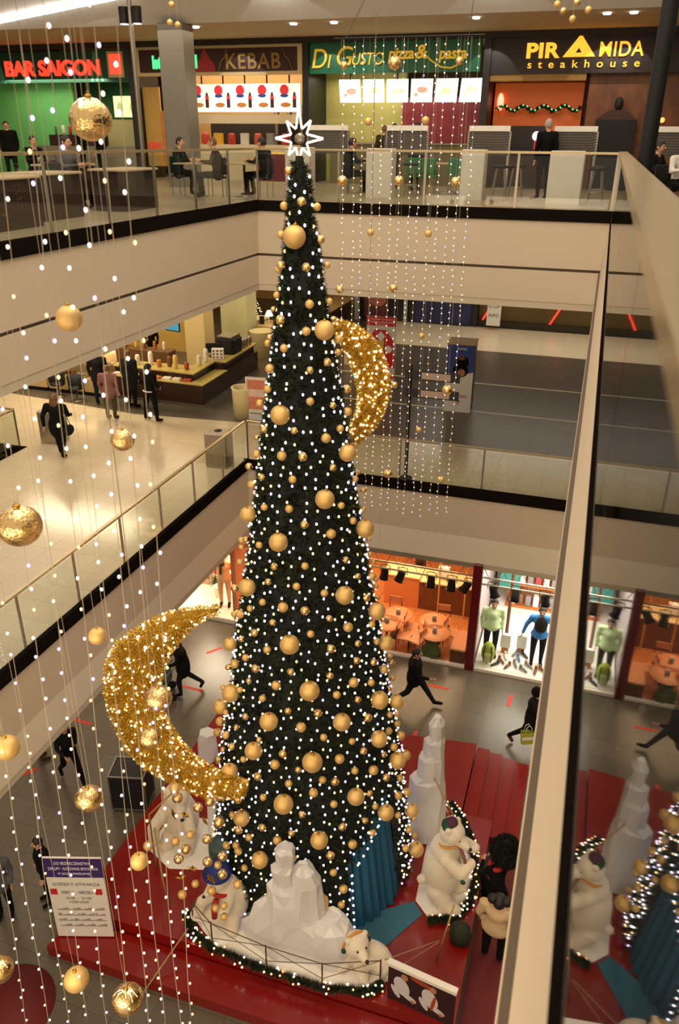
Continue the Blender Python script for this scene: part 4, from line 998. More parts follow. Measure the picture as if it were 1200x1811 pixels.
def garland(label, path, r=.105, dens=190, bulbs=26, seed=1, loc=ZP):
    g = thing('pine_garland', label, 'garland', (path[0][0], path[0][1], loc)); rg = random.Random(seed)
    P = [Vector((x-path[0][0], y-path[0][1], z)) for x, y, z in path]; fine = []
    for i in range(len(P)-1):
        for t in range(6): fine.append(P[i].lerp(P[i+1], t/6))
    fine.append(P[-1]); q = MB(); q.tube(fine, .03, 6); 
    L = sum((P[i+1]-P[i]).length for i in range(len(P)-1))
    def rp():
        f = rg.random()*(len(fine)-1); i = min(int(f), len(fine)-2); c = fine[i].lerp(fine[i+1], f-i); d = (fine[i+1]-fine[i]).normalized()
        up = Vector((0,0,1)); s = d.cross(up).normalized() if abs(d.z) < .95 else Vector((1,0,0)); a = rg.uniform(-.3, pi+.3); n = (s*cos(a)+s.cross(d)*-sin(a)).normalized() if True else up
        if n.z < -.4: n.z = -n.z
        return c, n
    for k in range(int(L*dens)): c, n = rp(); needles(q, c+n*.02, n, r, 9, .008, 1.2)
    q.build('pine_branches', GREENS, g)
    ms = []
    for m_ in (bulb_mat('garland_bulb', 'ffe6c8', 5.0), bulb_mat('garland_bulb_amber', 'ffab62', 3.5)):
        b_ = MB(); b_.ell((0,0,0), .017, 8, 6); ms.append(b_.mesh('garland_light', m_))
    for k in range(int(L*bulbs)):
        c, n = rp(); o = bpy.data.objects.new('garland_light', ms[rg.random() < .3]); col.objects.link(o); o.parent = g; o.location = c+n*r*.9
    return g
garland('pine garland with lights along the front edge of the snow', [(-5.5,8.42,.06),(-5.25,8.1,.06),(-4.75,7.92,.06),(-3.7,7.84,.06),(-2.7,7.84,.06),(-1.95,8.02,.06),(-1.76,8.22,.06)], seed=2, bulbs=17)
garland('pine garland with lights curving round the tall right polar bear', [(-1.42,12.5,.06),(-1.05,12.1,.06),(-.76,11.5,.06),(-.60,10.8,.06),(-.62,10.25,.06),(-.85,9.78,.06),(-1.3,9.62,.06)], r=.10, seed=3, bulbs=20)
# thin metal fence
FEN = mat('bronze_fence', '5b4630', .45, .5); GROD = mat('gold_rod', 'a88a58', .45, .3)
fen = thing('display_fence', 'low bronze wire fence along the front of the snow scene', 'fence', (-4.78, 8.0, ZP))
fp = [(-5.3,8.28),(-4.78,8.0),(-3.72,7.90),(-2.72,7.90),(-1.82,8.25)]
for x, y in fp:
    q = MB(); q.cyl((x+4.78,y-8,0), (x+4.78,y-8,.62), .014, n=8); q.build('post', FEN, fen)
for i in range(4):
    (x0,y0),(x1,y1) = fp[i], fp[i+1]; x0 += 4.78; x1 += 4.78; y0 -= 8; y1 -= 8
    for z0, z1, r in ((.6,.6,.009),(.22,.6,.006),(.6,.22,.006)):
        q = MB(); q.cyl((x0,y0,z0), (x1,y1,z1), r, n=6); q.build('rail', FEN, fen)
for nm, lab, pts, r in [('gold_rod','long thin gold rod leaning from the snow bed down to the lower left',[(-5.25,8.02,-12.55),(-5.75,6.85,ZG+.02)],.016),
    ('gold_rod','bent gold rod standing left of the rear white bear',[(-6.55,9.15,-12.8),(-6.45,9.0,-12.0),(-6.38,8.9,-11.1),(-6.0,9.2,-10.7)],.018),
    ('gold_rod','gold rod bending down in front of the left red deck',[(-5.9,8.5,-12.8),(-5.98,8.5,-12.2),(-6.3,8.9,-11.4)],.018),
    ('gold_rod','gold rod arching behind the head of the tall right bear',[(-.8,11.35,-12.8),(-.95,11.3,-12.5),(-1.2,11.3,-11.8),(-1.62,11.3,-11.0)],.018),
    ('gold_rod','gold rod leaning beside the feet of the tall right bear',[(-1.0,8.95,-12.8),(-.82,9.25,-11.7)],.018),
    ('gold_rod','thin gold rail from the front snow bed to the leaning rod',[(-1.78,8.35,-12.3),(-.98,9.02,-12.35)],.010),
    ('gold_rod','second thin gold rail, lower, before the dark red deck',[(-1.75,8.4,-12.75),(-.99,9.02,-12.4)],.010)]:
    q = MB(); q.tube(pts, r, 6); tag(q.build(nm, GROD), lab, 'rod', 'gold rods round the display')
# ice sculptures: faceted white blocks
ICE = mat('white_ice_foam', 'dedcda', .45, noise=.03, nscale=5)
def crag(mb, cx, cy, z0, levels, n=9, seed=0, jit=.10, mi=0):
    """levels: (height, rx, ry, dx, dy); flat facets"""
    r = random.Random(seed); rings = []
    ja = [r.uniform(1-jit*2, 1+jit*2) for _ in range(n)]
    for h, rx, ry, dx, dy in levels:
        tw = r.uniform(-.18, .18)
        rings.append([(cx+dx+rx*cos(2*pi*k/n+tw)*(ja[k]+r.uniform(-jit, jit)), cy+dy+ry*sin(2*pi*k/n+tw)*(ja[k]+r.uniform(-jit, jit)), z0+h+r.uniform(-jit, jit)*.35*(1 if h > 0 else 0)) for k in range(n)])
    v = [p for R in rings for p in R]; f = []
    for i in range(len(rings)-1):
        for k in range(n):
            l = (k+1) % n; a, b_, c, d = i*n+k, i*n+l, (i+1)*n+l, (i+1)*n+k
            f += [(a,b_,c),(a,c,d)] if (i+k) % 2 else [(a,b_,d),(b_,c,d)]
    f += [tuple(range(n-1, -1, -1)), tuple(range((len(rings)-1)*n, len(rings)*n))]
    mb.add(v, f, mi)
q = MB()
crag(q, 0, 0, 0, [(0,.85,.36,0,0),(.45,.80,.34,-.03,0),(.9,.50,.30,-.06,0),(1.25,.34,.26,-.12,0),(1.5,.29,.22,-.16,0),(1.62,.20,.17,-.18,0),(1.95,.20,.16,-.19,-.02),(2.05,.15,.14,-.17,0),(2.35,.17,.15,-.15,0),(2.42,.13,.12,-.14,0)], 11, 4, .10)
crag(q, .16, .06, 0, [(0,.40,.3,0,0),(.9,.38,.28,0,0),(1.3,.31,.25,.0,0),(1.7,.27,.23,0,0),(1.92,.19,.18,-.03,0),(2.02,.09,.1,-.05,0)], 12, 9, .07)
crag(q, .62, .05, 0, [(0,.42,.36,0,0),(.55,.40,.34,0,0),(.85,.33,.28,-.02,0),(.98,.2,.2,-.06,0)], 12, 12, .09)
crag(q, -.55, .02, 0, [(0,.34,.3,0,0),(.55,.32,.28,0,0),(.95,.22,.2,.05,0),(1.1,.1,.1,.1,0)], 7, 15, .08)
tag(q.build('ice_sculpture', ICE, None, (-3.36, 8.42, ZP+.02)), 'jagged white ice sculpture at the front foot of the tree', 'ice sculpture')
q = MB()
crag(q, 0, 0, 0, [(0,.42,.36,0,0),(.5,.40,.34,0,0),(1.1,.36,.3,.0,0),(1.45,.35,.3,-.03,0),(1.55,.26,.24,.03,0),(2.0,.25,.22,.02,0),(2.1,.20,.19,.05,0),(2.4,.2,.18,.05,0),(2.5,.14,.14,.07,0),(2.82,.15,.14,.06,0),(2.97,.08,.08,.06,0)], 9, 21, .08)
tag(q.build('ice_sculpture', ICE, None, (-1.76, 11.65, ZP+.02)), 'tall white ice spire right of the tree behind the big polar bear', 'ice sculpture')
q = MB(); crag(q, 0, 0, 0, [(0,.24,.2,0,0),(.8,.22,.18,0,0),(1.3,.2,.17,.0,0),(1.62,.19,.16,.0,0)], 6, 31, .03)
tag(q.build('ice_sculpture', ICE, None, (-5.58, 9.95, ZP+.02)), 'narrow white ice block left of the tree, beside the rear bear', 'ice sculpture')
q = MB(); crag(q, 0, 0, 0, [(0,.26,.24,0,0),(.4,.25,.2,0,0),(.72,.2,.17,.03,0)], 6, 33, .04)
tag(q.build('ice_sculpture', ICE, None, (-6.95, 12.2, ZP+.01)), 'small white ice block behind the tree at the left platform edge', 'ice sculpture')
q = MB(); q.lathe([(.2,0),(.2,1.3),(.18,1.34),(.02,1.35)], n=20); tag(q.build('teal_drum', mat('dull_teal', '3c5552', .6), None, (-5.05, 9.0, ZP)), 'dull teal drum standing behind the bear with the blue hat', 'drum')
# polar bears
FUR = mat('cream_plush_fur', 'e9dcc3', .95, noise=.06, nscale=20, bump=.9, bscale=55, sheen=.5); NOSE = mat('bear_nose', '1a1413', .4)
HATG = mat('green_felt', '15402a', .8); HATB = mat('blue_felt', '1d2e7c', .7); SCO = mat('orange_strap', 'cf8f3a', .7); SCR = mat('red_scarf', 'b3211c', .8); PURP = mat('plum_felt', '4a2438', .8)
def bear(label, loc, rz, k, head, headr, snout, prims, voxel=.03, group=None):
    H = Vector(head); sd = Vector(snout).normalized(); P = [('e', H, (headr*.98,headr*.98,headr*.92), 0), ('c', H+sd*headr*.6+Vector((0,0,-headr*.15)), headr*.52, H+sd*headr*1.35+Vector((0,0,-headr*.25)), headr*.33, 0)]
    s = sd.cross(Vector((0,0,1))).normalized()
    for e in (-1, 1): P.append(('e', H+s*e*headr*.72+Vector((0,0,headr*.72)), (headr*.26,)*3, 0))
    P += prims
    def ex(mb):
        mb.ell(H+sd*headr*1.68+Vector((0,0,-headr*.2)), headr*.15, 10, 8, 1)
        for e in (-1, 1): mb.ell(H+sd*headr*.88+s*e*headr*.36+Vector((0,0,headr*.22)), headr*.085, 8, 6, 1)
    mb = blob_mesh('polar_bear', P, [FUR, NOSE], voxel, 3, ex)
    o = mb.build('polar_bear', [FUR, NOSE], None, loc, rz); o.scale = (k, k, k)
    return tag(o, label, 'bear figure', group), H, sd, s, headr
# tall right bear, looking right (+x)
o, H, sd, s, hr = bear('tall upright plush polar bear in a green and plum cap, right of the tree', (-1.18, 10.2, ZP+.06), 0, 1.0, (.12,-.05,1.72), .23, (.9,-.35,-.28),
 [('e',(0,0,.75),(.36,.34,.62),0),('e',(.02,0,1.2),(.28,.27,.36),0),('c',(.02,-.02,1.35),.22,(.1,-.04,1.6),.19,0),
  ('c',(.08,-.26,1.26),.13,(.36,-.30,1.06),.12,0),('c',(.36,-.30,1.06),.12,(.50,-.14,1.18),.10,0),('c',(.08,.24,1.28),.13,(.38,.22,1.22),.12,0),('c',(.38,.22,1.22),.12,(.52,.08,1.34),.10,0),
  ('c',(-.05,-.18,.35),.2,(.14,-.26,.12),.15,0),('e',(.26,-.28,.09),(.19,.13,.10),0),('c',(0,.18,.35),.2,(.16,.22,.12),.15,0),('e',(.28,.22,.09),(.19,.13,.10),0),('e',(-.36,0,.3),(.1,.1,.1),0)])
q = MB(); M = Matrix.Rotation(.35, 3, 'Y'); q.ell(H+Vector((-.06,.0,.14)), (.15,.16,.10), 16, 10, 0, M); q.build('cap', HATG, o)
q = MB(); q.ell(H+Vector((-.03,.02,.22)), (.11,.12,.06), 14, 8); q.build('cap_crown', PURP, o)
q = MB(); q.tube([H+Vector((.2*cos(a)-.02, .215*sin(a), -.17+.06*cos(a))) for a in np.linspace(0, 2*pi, 22)[:-1]], .022, 7, closed=True); q.build('strap', SCO, o)
q = MB(); q.tube([(.28,-.12,1.5),(.36,-.17,1.35),(.42,-.2,1.2)], [.03,.035,.03], 8); q.build('hanging_scarf', mat('orange_blue_scarf', '8a5a4c', .8), o)
q = MB(); q.ell((.42,-.42,1.0), (.05,.04,.04), 10, 8); q.build('glove_button', HATG, o)
# small front bear, head up, lying
o, H, sd, s, hr = bear('small plush polar bear lying by the front snow edge with an orange strap', (-2.28, 8.42, ZP+.05), 0, 1.0, (0,-.05,.62), .225, (.62,-.62,.12),
 [('c',(-.02,.02,.45),.2,(.06,.1,.25),.24,0),('e',(.22,.1,.24),(.36,.24,.22),0),('e',(.46,.05,.18),(.17,.2,.18),0),('c',(-.12,-.08,.3),.13,(-.2,-.2,.1),.1,0),('c',(.1,-.12,.25),.12,(.2,-.25,.08),.1,0),('e',(-.1,.1,.2),(.22,.2,.2),0)])
q = MB(); q.tube([H+s*(.236*cos(a))+Vector((-.02,.02,0))+Vector((0,0,1))*(.225*sin(a)) for a in np.linspace(-.3, pi+.3, 18)], .022, 7); q.build('strap', SCO, o)
for e in (-1, 1):
    q = MB(); q.ell(H+s*e*.235+Vector((0,0,-.04)), (.045,.045,.05), 10, 8); q.build('earmuff', HATG, o)
# seated left bear with blue hat
o, H, sd, s, hr = bear('seated plush polar bear with blue star hat and red scarf', (-4.78, 8.62, ZP+.05), 0, 1.0, (-.08,-.08,.98), .21, (-.45,-.85,-.35),
 [('e',(.08,.02,.42),(.33,.30,.44),0),('e',(.03,0,.72),(.24,.23,.25),0),('c',(-.12,-.12,.7),.11,(-.36,-.24,.5),.10,0),('c',(-.36,-.24,.5),.1,(-.42,-.3,.25),.10,0),('c',(.16,-.16,.7),.11,(.12,-.36,.52),.1,0),
  ('c',(-.15,-.1,.15),.15,(-.4,-.22,.1),.12,0),('e',(-.48,-.24,.12),(.13,.14,.12),0),('c',(.2,-.2,.15),.15,(.25,-.36,.1),.12,0)])
q = MB(); q.lathe([(.23,0),(.26,.03),(.2,.06),(.19,.16),(.12,.24),(.02,.27)], n=20); q.build('hat', HATB, o, H+Vector((-.02,0,.12)))
q = MB(); P5 = [( (.075 if i % 2 == 0 else .03)*cos(pi/2+i*pi/5), (.075 if i % 2 == 0 else .03)*sin(pi/2+i*pi/5)) for i in range(10)]; q.vprism(P5, -.012, .006); z_ = q.build('hat_star', GOLDD, o, H+Vector((-.06,-.19,.23))); z_.rotation_euler = (-.5, 0, -.2)
q = MB(); q.tube([H+Vector((.04+.2*cos(a), .02+.2*sin(a), -.2)) for a in np.linspace(0, 2*pi, 22)[:-1]], .035, 8, closed=True); q.build('scarf', SCR, o)
q = MB(); q.tube([(-.04,-.3,.74),(-.05,-.38,.6),(-.03,-.42,.42)], [.05,.055,.05], 8); q.build('scarf_end', SCR, o)
# rear left bear
o, H, sd, s, hr = bear('large plush polar bear bending forward at the rear left of the tree', (-6.3, 9.85, ZP+.05), 0, 1.0, (-.02,-.1,1.32), .26, (.55,-.6,-.5),
 [('e',(-.05,.05,.6),(.36,.34,.55),0),('e',(-.05,0,1.0),(.28,.27,.32),0),('c',(-.2,-.2,1.0),.13,(-.4,-.42,.66),.12,0),('c',(-.4,-.42,.66),.12,(-.36,-.5,.42),.11,0),('c',(.18,-.15,.98),.12,(.36,-.32,.7),.11,0),
  ('c',(-.2,-.15,.25),.18,(-.26,-.3,.1),.14,0),('c',(.15,-.15,.25),.18,(.2,-.3,.1),.14,0)])
# sign board, banner, flight case
PW = mat('poster_white', 'e6e0d6', .6); PV = mat('poster_purple', '3a2466', .6); PR_ = mat('poster_red', 'c22a26', .6); PT = mat('poster_text', '4a4348', .6); PTW = mat('poster_text_white', 'e8e2ee', .6)
sb = thing('sign_board', 'tall white notice board with a purple head, lower left before the platform', 'sign', (-7.12, 7.62, ZG+.245), atan2(.5, .9))
sb.rotation_euler = (0, 0, atan2(.28, .9))
q = MB(); q.box(-.5, .5, -.01, .03, .03, 2.0); q.build('panel', PW, sb)
q = MB(); q.box(-.5, .5, -.016, -.009, 1.55, 2.0); q.build('purple_head', PV, sb)
for s_ in (-1, 1): q = MB(); q.box(s_*.46-.02, s_*.46+.02, .03, .3, 0, .03); q.box(s_*.46-.015, s_*.46+.015, .03, .05, 0, 1.2); q.build('foot', DARKMETAL, sb)
for j, (txt, sz, z, w, m_) in enumerate([('DO BEZPIECZENSTWA', .09, 1.86, .62, PTW), ('ZAKUPY - RODZINNE SPOTKANIA', .09, 1.73, .86, PTW), ('W GALERII HANDLOWEJ', .07, 1.62, .55, PTW), ('GODZINY OTWARCIA', .1, 1.34, .82, PT), ('SOBOTA  -  NIEDZIELA', .1, 1.14, .56, PT), ('10:00  -  21:00', .08, 1.0, .45, PT), ('WSTEP WOLNY', .08, .9, .35, PT)]):
    text_mesh('lettering', txt, sz, m_, sb, (-w/2, -.018 if m_ is PTW else -.012, z), w, .002)
for x_ in (-.42, .36): q = MB(); q.box(x_-.05, x_+.07, -.015, -.009, 1.12, 1.26); q.build('red_block', PR_, sb)
for r_ in range(4):
    q = MB(); P_ = [(-.42, .30+r_*.14)]
    for c_ in range(12): P_ += [(-.42+c_*.07, .325+r_*.14+.02*((c_*7+r_) % 3)), (-.355+c_*.07, .325+r_*.14+.02*((c_*7+r_) % 3))]
    q.vprism(P_+[(.42, .30+r_*.14)], -.013, -.009)
    q.build('small_print', mat('small_print_grey', '9d958c', .7), sb)
bn = thing('photo_wall', 'photo wall of people in white shirts with a white top edge, lower right', 'banner', (-1.09, 8.02, ZP), atan2(-.15, 1.08))
q = MB(); q.box(-.56, .56, -.02, .03, 0, .83); q.build('panel', mat('photo_dark_red', '2a0f10', .5, noise=.6, nscale=3), bn)
q = MB(); q.box(-.58, .58, -.05, .05, .83, .90); q.build('top_edge', PW, bn)
WS = mat('photo_white_shirt', 'cfc9cc', .6); PS = mat('photo_skin', 'b3775c', .6); PO = mat('photo_orange', 'a3401c', .6)
def flat(mb, c, rx, rz_, y=-.026, n=18, rot=0, mi=0):
    mb.add([(c[0]+rx*cos(a)*cos(rot)-rz_*sin(a)*sin(rot), y, c[1]+rx*cos(a)*sin(rot)+rz_*sin(a)*cos(rot)) for a in [2*pi*i/n for i in range(n)]], [tuple(range(n))], mi)
for nm, bx in (('pictured_man', -.32), ('pictured_violinist', .16)):
    q = MB(); flat(q, (bx, .43), .13, .22, -.024, rot=.3); flat(q, (bx-.1, .26), .05, .15, -.025, rot=.5); flat(q, (bx+.14, .23), .06, .13, -.025, rot=1.2); flat(q, (bx+.04, .68), .06, .075, -.026, mi=1); flat(q, (bx+.2, .17), .04, .04, -.0265, mi=1); q.build(nm, [WS, PS], bn)
q = MB(); flat(q, (.02, .72), .22, .05, -.0235, rot=-.15); q.build('orange_stripe', PO, bn)
q = MB(); flat(q, (.22, .36), .03, .2, -.027, rot=-.15); q.build('pictured_instrument', PO, bn)
fc = thing('flight_case', 'black flight case with aluminium edges on the grey floor, left of the platform', 'case', (-8.15, 10.9, ZG), .25)
q = MB(); q.box(-.38, .38, -.3, .3, .06, .98); q.build('case_body', mat('case_black', '17161a', .45), fc)
al = mat('aluminium', '9a978f', .35, .8)
for (a, b_) in [((-1,-1),(1,-1)),((1,-1),(1,1)),((1,1),(-1,1)),((-1,1),(-1,-1))]:
    for z in (.98, .07): q = MB(); q.bar((a[0]*.38,a[1]*.3,z), (b_[0]*.38,b_[1]*.3,z), .03, .03); q.build('edge_profile', al, fc)
    q = MB(); q.bar((a[0]*.38,a[1]*.3,.05), (a[0]*.38,a[1]*.3,1.0), .03, .03); q.build('edge_profile', al, fc)
    q = MB(); q.cyl((a[0]*.3-.015,a[1]*.24,.04), (a[0]*.3+.015,a[1]*.24,.04), .04); q.build('caster', BLACK, fc)
# people on the ground floor
person('person in a black jacket and trousers striding right before the cafe', (-3.0,16.0,ZG), radians(95), 'walk', 'black', 'charcoal', 'dark', 1.80, coat=.24, bulk=1.3)
p = person('person in a black hooded coat walking with a bag, far right', (0.02,15.45,ZG), radians(75), 'walk', 'black', 'black', 'dark', 1.74, hood=True, coat=.38, bulk=1.25, shoes='boots', over=dict(elr=(-.24,-.12,1.22), wrr=(-.10,-.20,1.46), ell=(.25,.02,1.14), wrl=(.24,.10,.9)))
bg = thing('shopping_bag', 'green and yellow shopping bag carried by the hooded person in black', 'bag', (-.05,15.17,ZG+.30), .4)
q = MB(); q.add([(-.13,-.05,0),(.13,-.05,0),(.13,.05,0),(-.13,.05,0),(-.16,-.06,.36),(.16,-.06,.36),(.16,.06,.36),(-.16,.06,.36)], [(3,2,1,0),(0,1,5,4),(1,2,6,5),(2,3,7,6),(3,0,4,7)]); q.build('bag_body', mat('bag_lime', 'a9b23e', .6), bg)
q = MB(); q.add([(-.15,-.066,.14),(.15,-.066,.14),(.15,-.066,.24),(-.15,-.066,.24)], [(0,1,2,3)]); q.build('pale_band', PW, bg)
for s_ in (-1, 1): q = MB(); q.tube([(-.08,.06*s_,.34),(-.06,.05*s_,.50),(0,.03*s_,.56),(.06,.05*s_,.50),(.08,.06*s_,.34)], .008, 5); q.build('handle', PW, bg)
person('person in a black dress and leggings pushing a stroller behind the left crescent', (-8.85,14.62,ZG), radians(-60), 'stroll', 'black', 'charcoal', 'dark', 1.74, coat=.34, bulk=1.2)
st = thing('baby_stroller', 'grey baby stroller pushed by the person in black behind the left crescent', 'stroller', (-9.42,14.3,ZG), radians(-60))
sf = mat('stroller_fabric', '5f656b', .8); sk = mat('stroller_frame', '8f9296', .35, .7)
q = MB(); q.tube([(-.2,.48,1.02),(.2,.48,1.02)], .015, 6); q.tube([(-.2,.48,1.02),(-.24,-.1,.45),(-.24,-.42,.14)], .013, 6); q.tube([(.2,.48,1.02),(.24,-.1,.45),(.24,-.42,.14)], .013, 6); q.tube([(-.24,.3,.12),(-.24,-.05,.5),(.24,-.05,.5),(.24,.3,.12)], .013, 6); q.build('frame', sk, st)
for x_ in (-.27,.27):
    for y_ in (-.42,.32): q = MB(); q.cyl((x_-.02,y_,.12), (x_+.02,y_,.12), .12, n=18); q.build('wheel', BLACK, st)
q = MB(); q.ell((0,-.02,.52), (.2,.34,.14), 14, 8); q.ell((0,-.22,.5), (.19,.16,.16), 12, 8); q.build('seat', sf, st)
q = MB(); q.lathe([(.0,.30),(.10,.28),(.2,.2),(.26,.06),(.27,-.04)], n=18); c = q.build('canopy', sf, st, (0,.1,.66)); c.rotation_euler = (-.5,0,0)
person('person in a black jacket, left one of the two at far left', (-10.9,11.35,ZG), radians(150), 'stand', 'black', 'khaki', 'dark', 1.75, shoes='brown')
person('person in a dark jacket, right one of the two at the far left', (-9.75,10.95,ZG), radians(60), 'walk', 'charcoal', 'black', 'dark', 1.76)
person('person in black crouching on the red carpet', (-.2,10.75,ZG+.03), radians(-150), 'crouch', 'black', 'black', 'dark', 1.75)
q = MB(); rf = random.Random(4)
q.ell((0,0,0), (.26,.24,.30), 16, 10)
for k in range(700):
    a = rf.uniform(0, 2*pi); t_ = math.acos(rf.uniform(-1, 1)); n = Vector((sin(t_)*cos(a), sin(t_)*sin(a), cos(t_))); needles(q, Vector((n.x*.25, n.y*.23, n.z*.29)), n, .10, 5, .012, 1.0, 1)
tag(q.build('fluffy_black_hood', mat('black_fur', '0b0908', .9), None, (-.12,10.97,ZG+1.24)), 'big round fluffy black fur bonnet beside the crouching person', 'bonnet')
q = MB(); q.tube([(.11*cos(a), .11*sin(a), .02*cos(a)) for a in np.linspace(0, 2*pi, 18)[:-1]], .05, 8, closed=True); tag(q.build('scarf', SCR, None, (-.265,10.86,ZG+.95)), 'bright red scarf round the neck of the crouching person', 'scarf')
person('person in a beige jacket and black boots standing on the red carpet', (-.1,9.68,ZG+.03), radians(170), 'stand', 'beige', 'black', 'dark', 1.56, coat=.2, bulk=1.5)
hat = thing('bobble_hat', 'dark hat with two round bobbles on the person in the beige jacket', 'hat', (-.1,9.66,ZG+1.46))
q = MB(); q.ell((0,0,0), (.11,.12,.12), 14, 8); q.build('hat_body', HAIRD, hat)
for s_ in (-1,1): q = MB(); q.ell((.12*s_,.0,.06), .09, 12, 8); q.build('bobble', HAIRD, hat)
q = MB(); q.lathe([(.17,0),(.2,.15),(.17,.34),(.07,.42),(.02,.42)], n=16, sq=(1,.8)); tag(q.build('green_sack', mat('olive_sack', '1f2814', .8, bump=.5), None, (-.68,9.45,ZP)), 'dark green sack at the platform edge beside the leaning gold rod', 'sack')
person('person with a red headband standing left of the notice board', (-8.35,8.2,ZG), radians(-40), 'stand', 'black', 'black', 'dark', 1.68)
person('person in a grey coat behind the notice board at the left edge', (-8.95,7.7,ZG), radians(30), 'stand', 'grey', 'black', 'dark', 1.7, coat=.25)
# ================================================================== GROUND FLOOR SHOPS
def quad_pic(mb, pts, y, mi=0):
    mb.add([(x, y, z) for x, z in pts], [tuple(range(len(pts)))], mi)
def disc(mb, c, rx, rz_, y, mi=0, n=18):
    mb.add([(c[0]+rx*cos(2*pi*i/n), y, c[1]+rz_*sin(2*pi*i/n)) for i in range(n)], [tuple(range(n))], mi)
OW = wood_mat('orange_wood_floor', 'd88a52', 'b96c38', .35, 3, (8, 1, 1)); OP = wood_mat('orange_wood_panel', 'c9783f', 'b4652f', .45, 2, (1, 1, 6)); BW = wood_mat('brown_wood_panel', '7a4524', '63361b', .45, 2, (6, 6, 1))
b = MB(); b.box(-8.9, -1.95, YB+.12, 26, ZG, ZG+.03); struct('floor', b, OW)
b = MB(); b.box(-1.75, 6, YB+.12, 23, ZG, ZG+.10); struct('floor', b, mat('bright_white_floor', 'f2ece2', .4))
b = MB(); b.box(-13.5, -9.05, YB+.12, 23, ZG, ZG+.12); struct('floor', b, mat('bright_cream_floor', 'f4e8d8', .4))
b = MB(); b.box(-9.05, -8.9, YB+.1, 26, ZG, -9.95); struct('wall_left', b, mat('orange_shop_wall', 'd98a58', .7))
b = MB(); b.box(-1.9, -1.8, YB+.12, 26, ZG, -9.95); struct('wall_right', b, mat('shop_wall_lilac', 'b8aeb4', .7))
b = MB(); b.box(-1.75, 6, 22.8, 23, ZG, -9.95); struct('wall_back', b, mat('sports_wall', 'c9c2c6', .7))
b = MB(); b.box(-13.5, -9.05, 22.6, 22.8, ZG, -9.95); struct('wall_back', b, mat('clothes_wall', 'e3a880', .7))
b = MB(); b.box(-8.9, -1.95, 25.8, 26, ZG, -9.95); struct('wall_back', b, mat('cafe_wall', 'c08a50', .7))
SILL = mat('white_sill', 'e6ddcf', .4)
b = MB(); b.box(-13.5, -8.9, YB+.0, YB+.12, ZG, ZG+.13); b.box(-8.9, -1.98, YB+.0, YB+.12, ZG, ZG+.07); b.box(-1.74, 6, YB+.0, YB+.12, ZG, ZG+.09); struct('trim_6', b, SILL)
b = MB(); b.bevbox(-2.0, -1.76, YB-.03, YB+.2, ZG, -9.95, .02); tag(b.build('red_column', mat('dark_red_column', '5e0a10', .35)), 'dark red column between the cafe and the sports shop', 'column')
for x0, x1 in ((-8.9, -5.4), (-5.4, -2.0), (-1.74, .9), (.9, 3.4), (-13.3, -11.1), (-11.1, -8.95)):
    b = MB(); b.box(x0+.01, x1-.01, YB+.05, YB+.065, ZG+.12, -9.97); struct('window_1', b, GLASS)
# lighting truss along the shop fronts with black spotlights
tr = thing('lighting_truss', 'long aluminium lighting truss above the shop windows', 'truss', (-3, YB+.42, -10.15))
TR = mat('truss_aluminium', 'c2b9a8', .35, .7)
for y, z in ((-.18,0),(.18,0),(-.18,-.5),(.18,-.5)): q = MB(); q.cyl((-8.5,y,z), (5,y,z), .028, n=8); q.build('truss_chord', TR, tr)
k = 0; x = -8.5
while x < 4.9:
    q = MB(); q.tube([(x,-.18,0),(x+.25,-.18,-.5),(x+.5,-.18,0)] if k % 2 else [(x,-.18,0),(x+.25,.18,0),(x+.5,-.18,0)], .012, 5); q.build('truss_brace', TR, tr); k += 1; x += .5/2
for i, (x, a, w) in enumerate([(-9.11,0,'left of the tree above the mannequin in beige'),(-4.42,.1,'leftmost right of the tree, over the cafe'),(-3.93,.35,'second over the cafe, tilted'),(-3.13,0,'third over the cafe'),(-2.57,0,'fourth over the cafe'),(-2.11,.5,'tilted, beside the red column'),(-1.48,-.3,'above the mannequin in green'),(-.87,0,'over the middle of the sports shop'),(-.14,-.2,'above the mannequin in blue')]):
    t = thing('stage_spotlight', 'black barrel spotlight on the truss, '+w, 'spotlight', (x, YB+.25, -10.56), 0, 'black spotlights on the shop truss')
    q = MB(); M = Matrix.Rotation(a, 3, 'Y'); d = M @ Vector((0,-.1,-1)); p0 = Vector((0,0,-.12))
    q.cyl(p0, p0+d*.28, .10, .12, 16); q.build('barrel', BLACK, t)
    q = MB(); q.cyl(p0+d*.275, p0+d*.29, .15, .15, 16); q.build('lens_frame', DARKMETAL, t)
    q = MB(); q.tube([(-.13,0,-.2),(-.13,0,0),(0,0,.02),(.13,0,0),(.13,0,-.2)], .012, 5); q.build('bracket', BLACK, t)
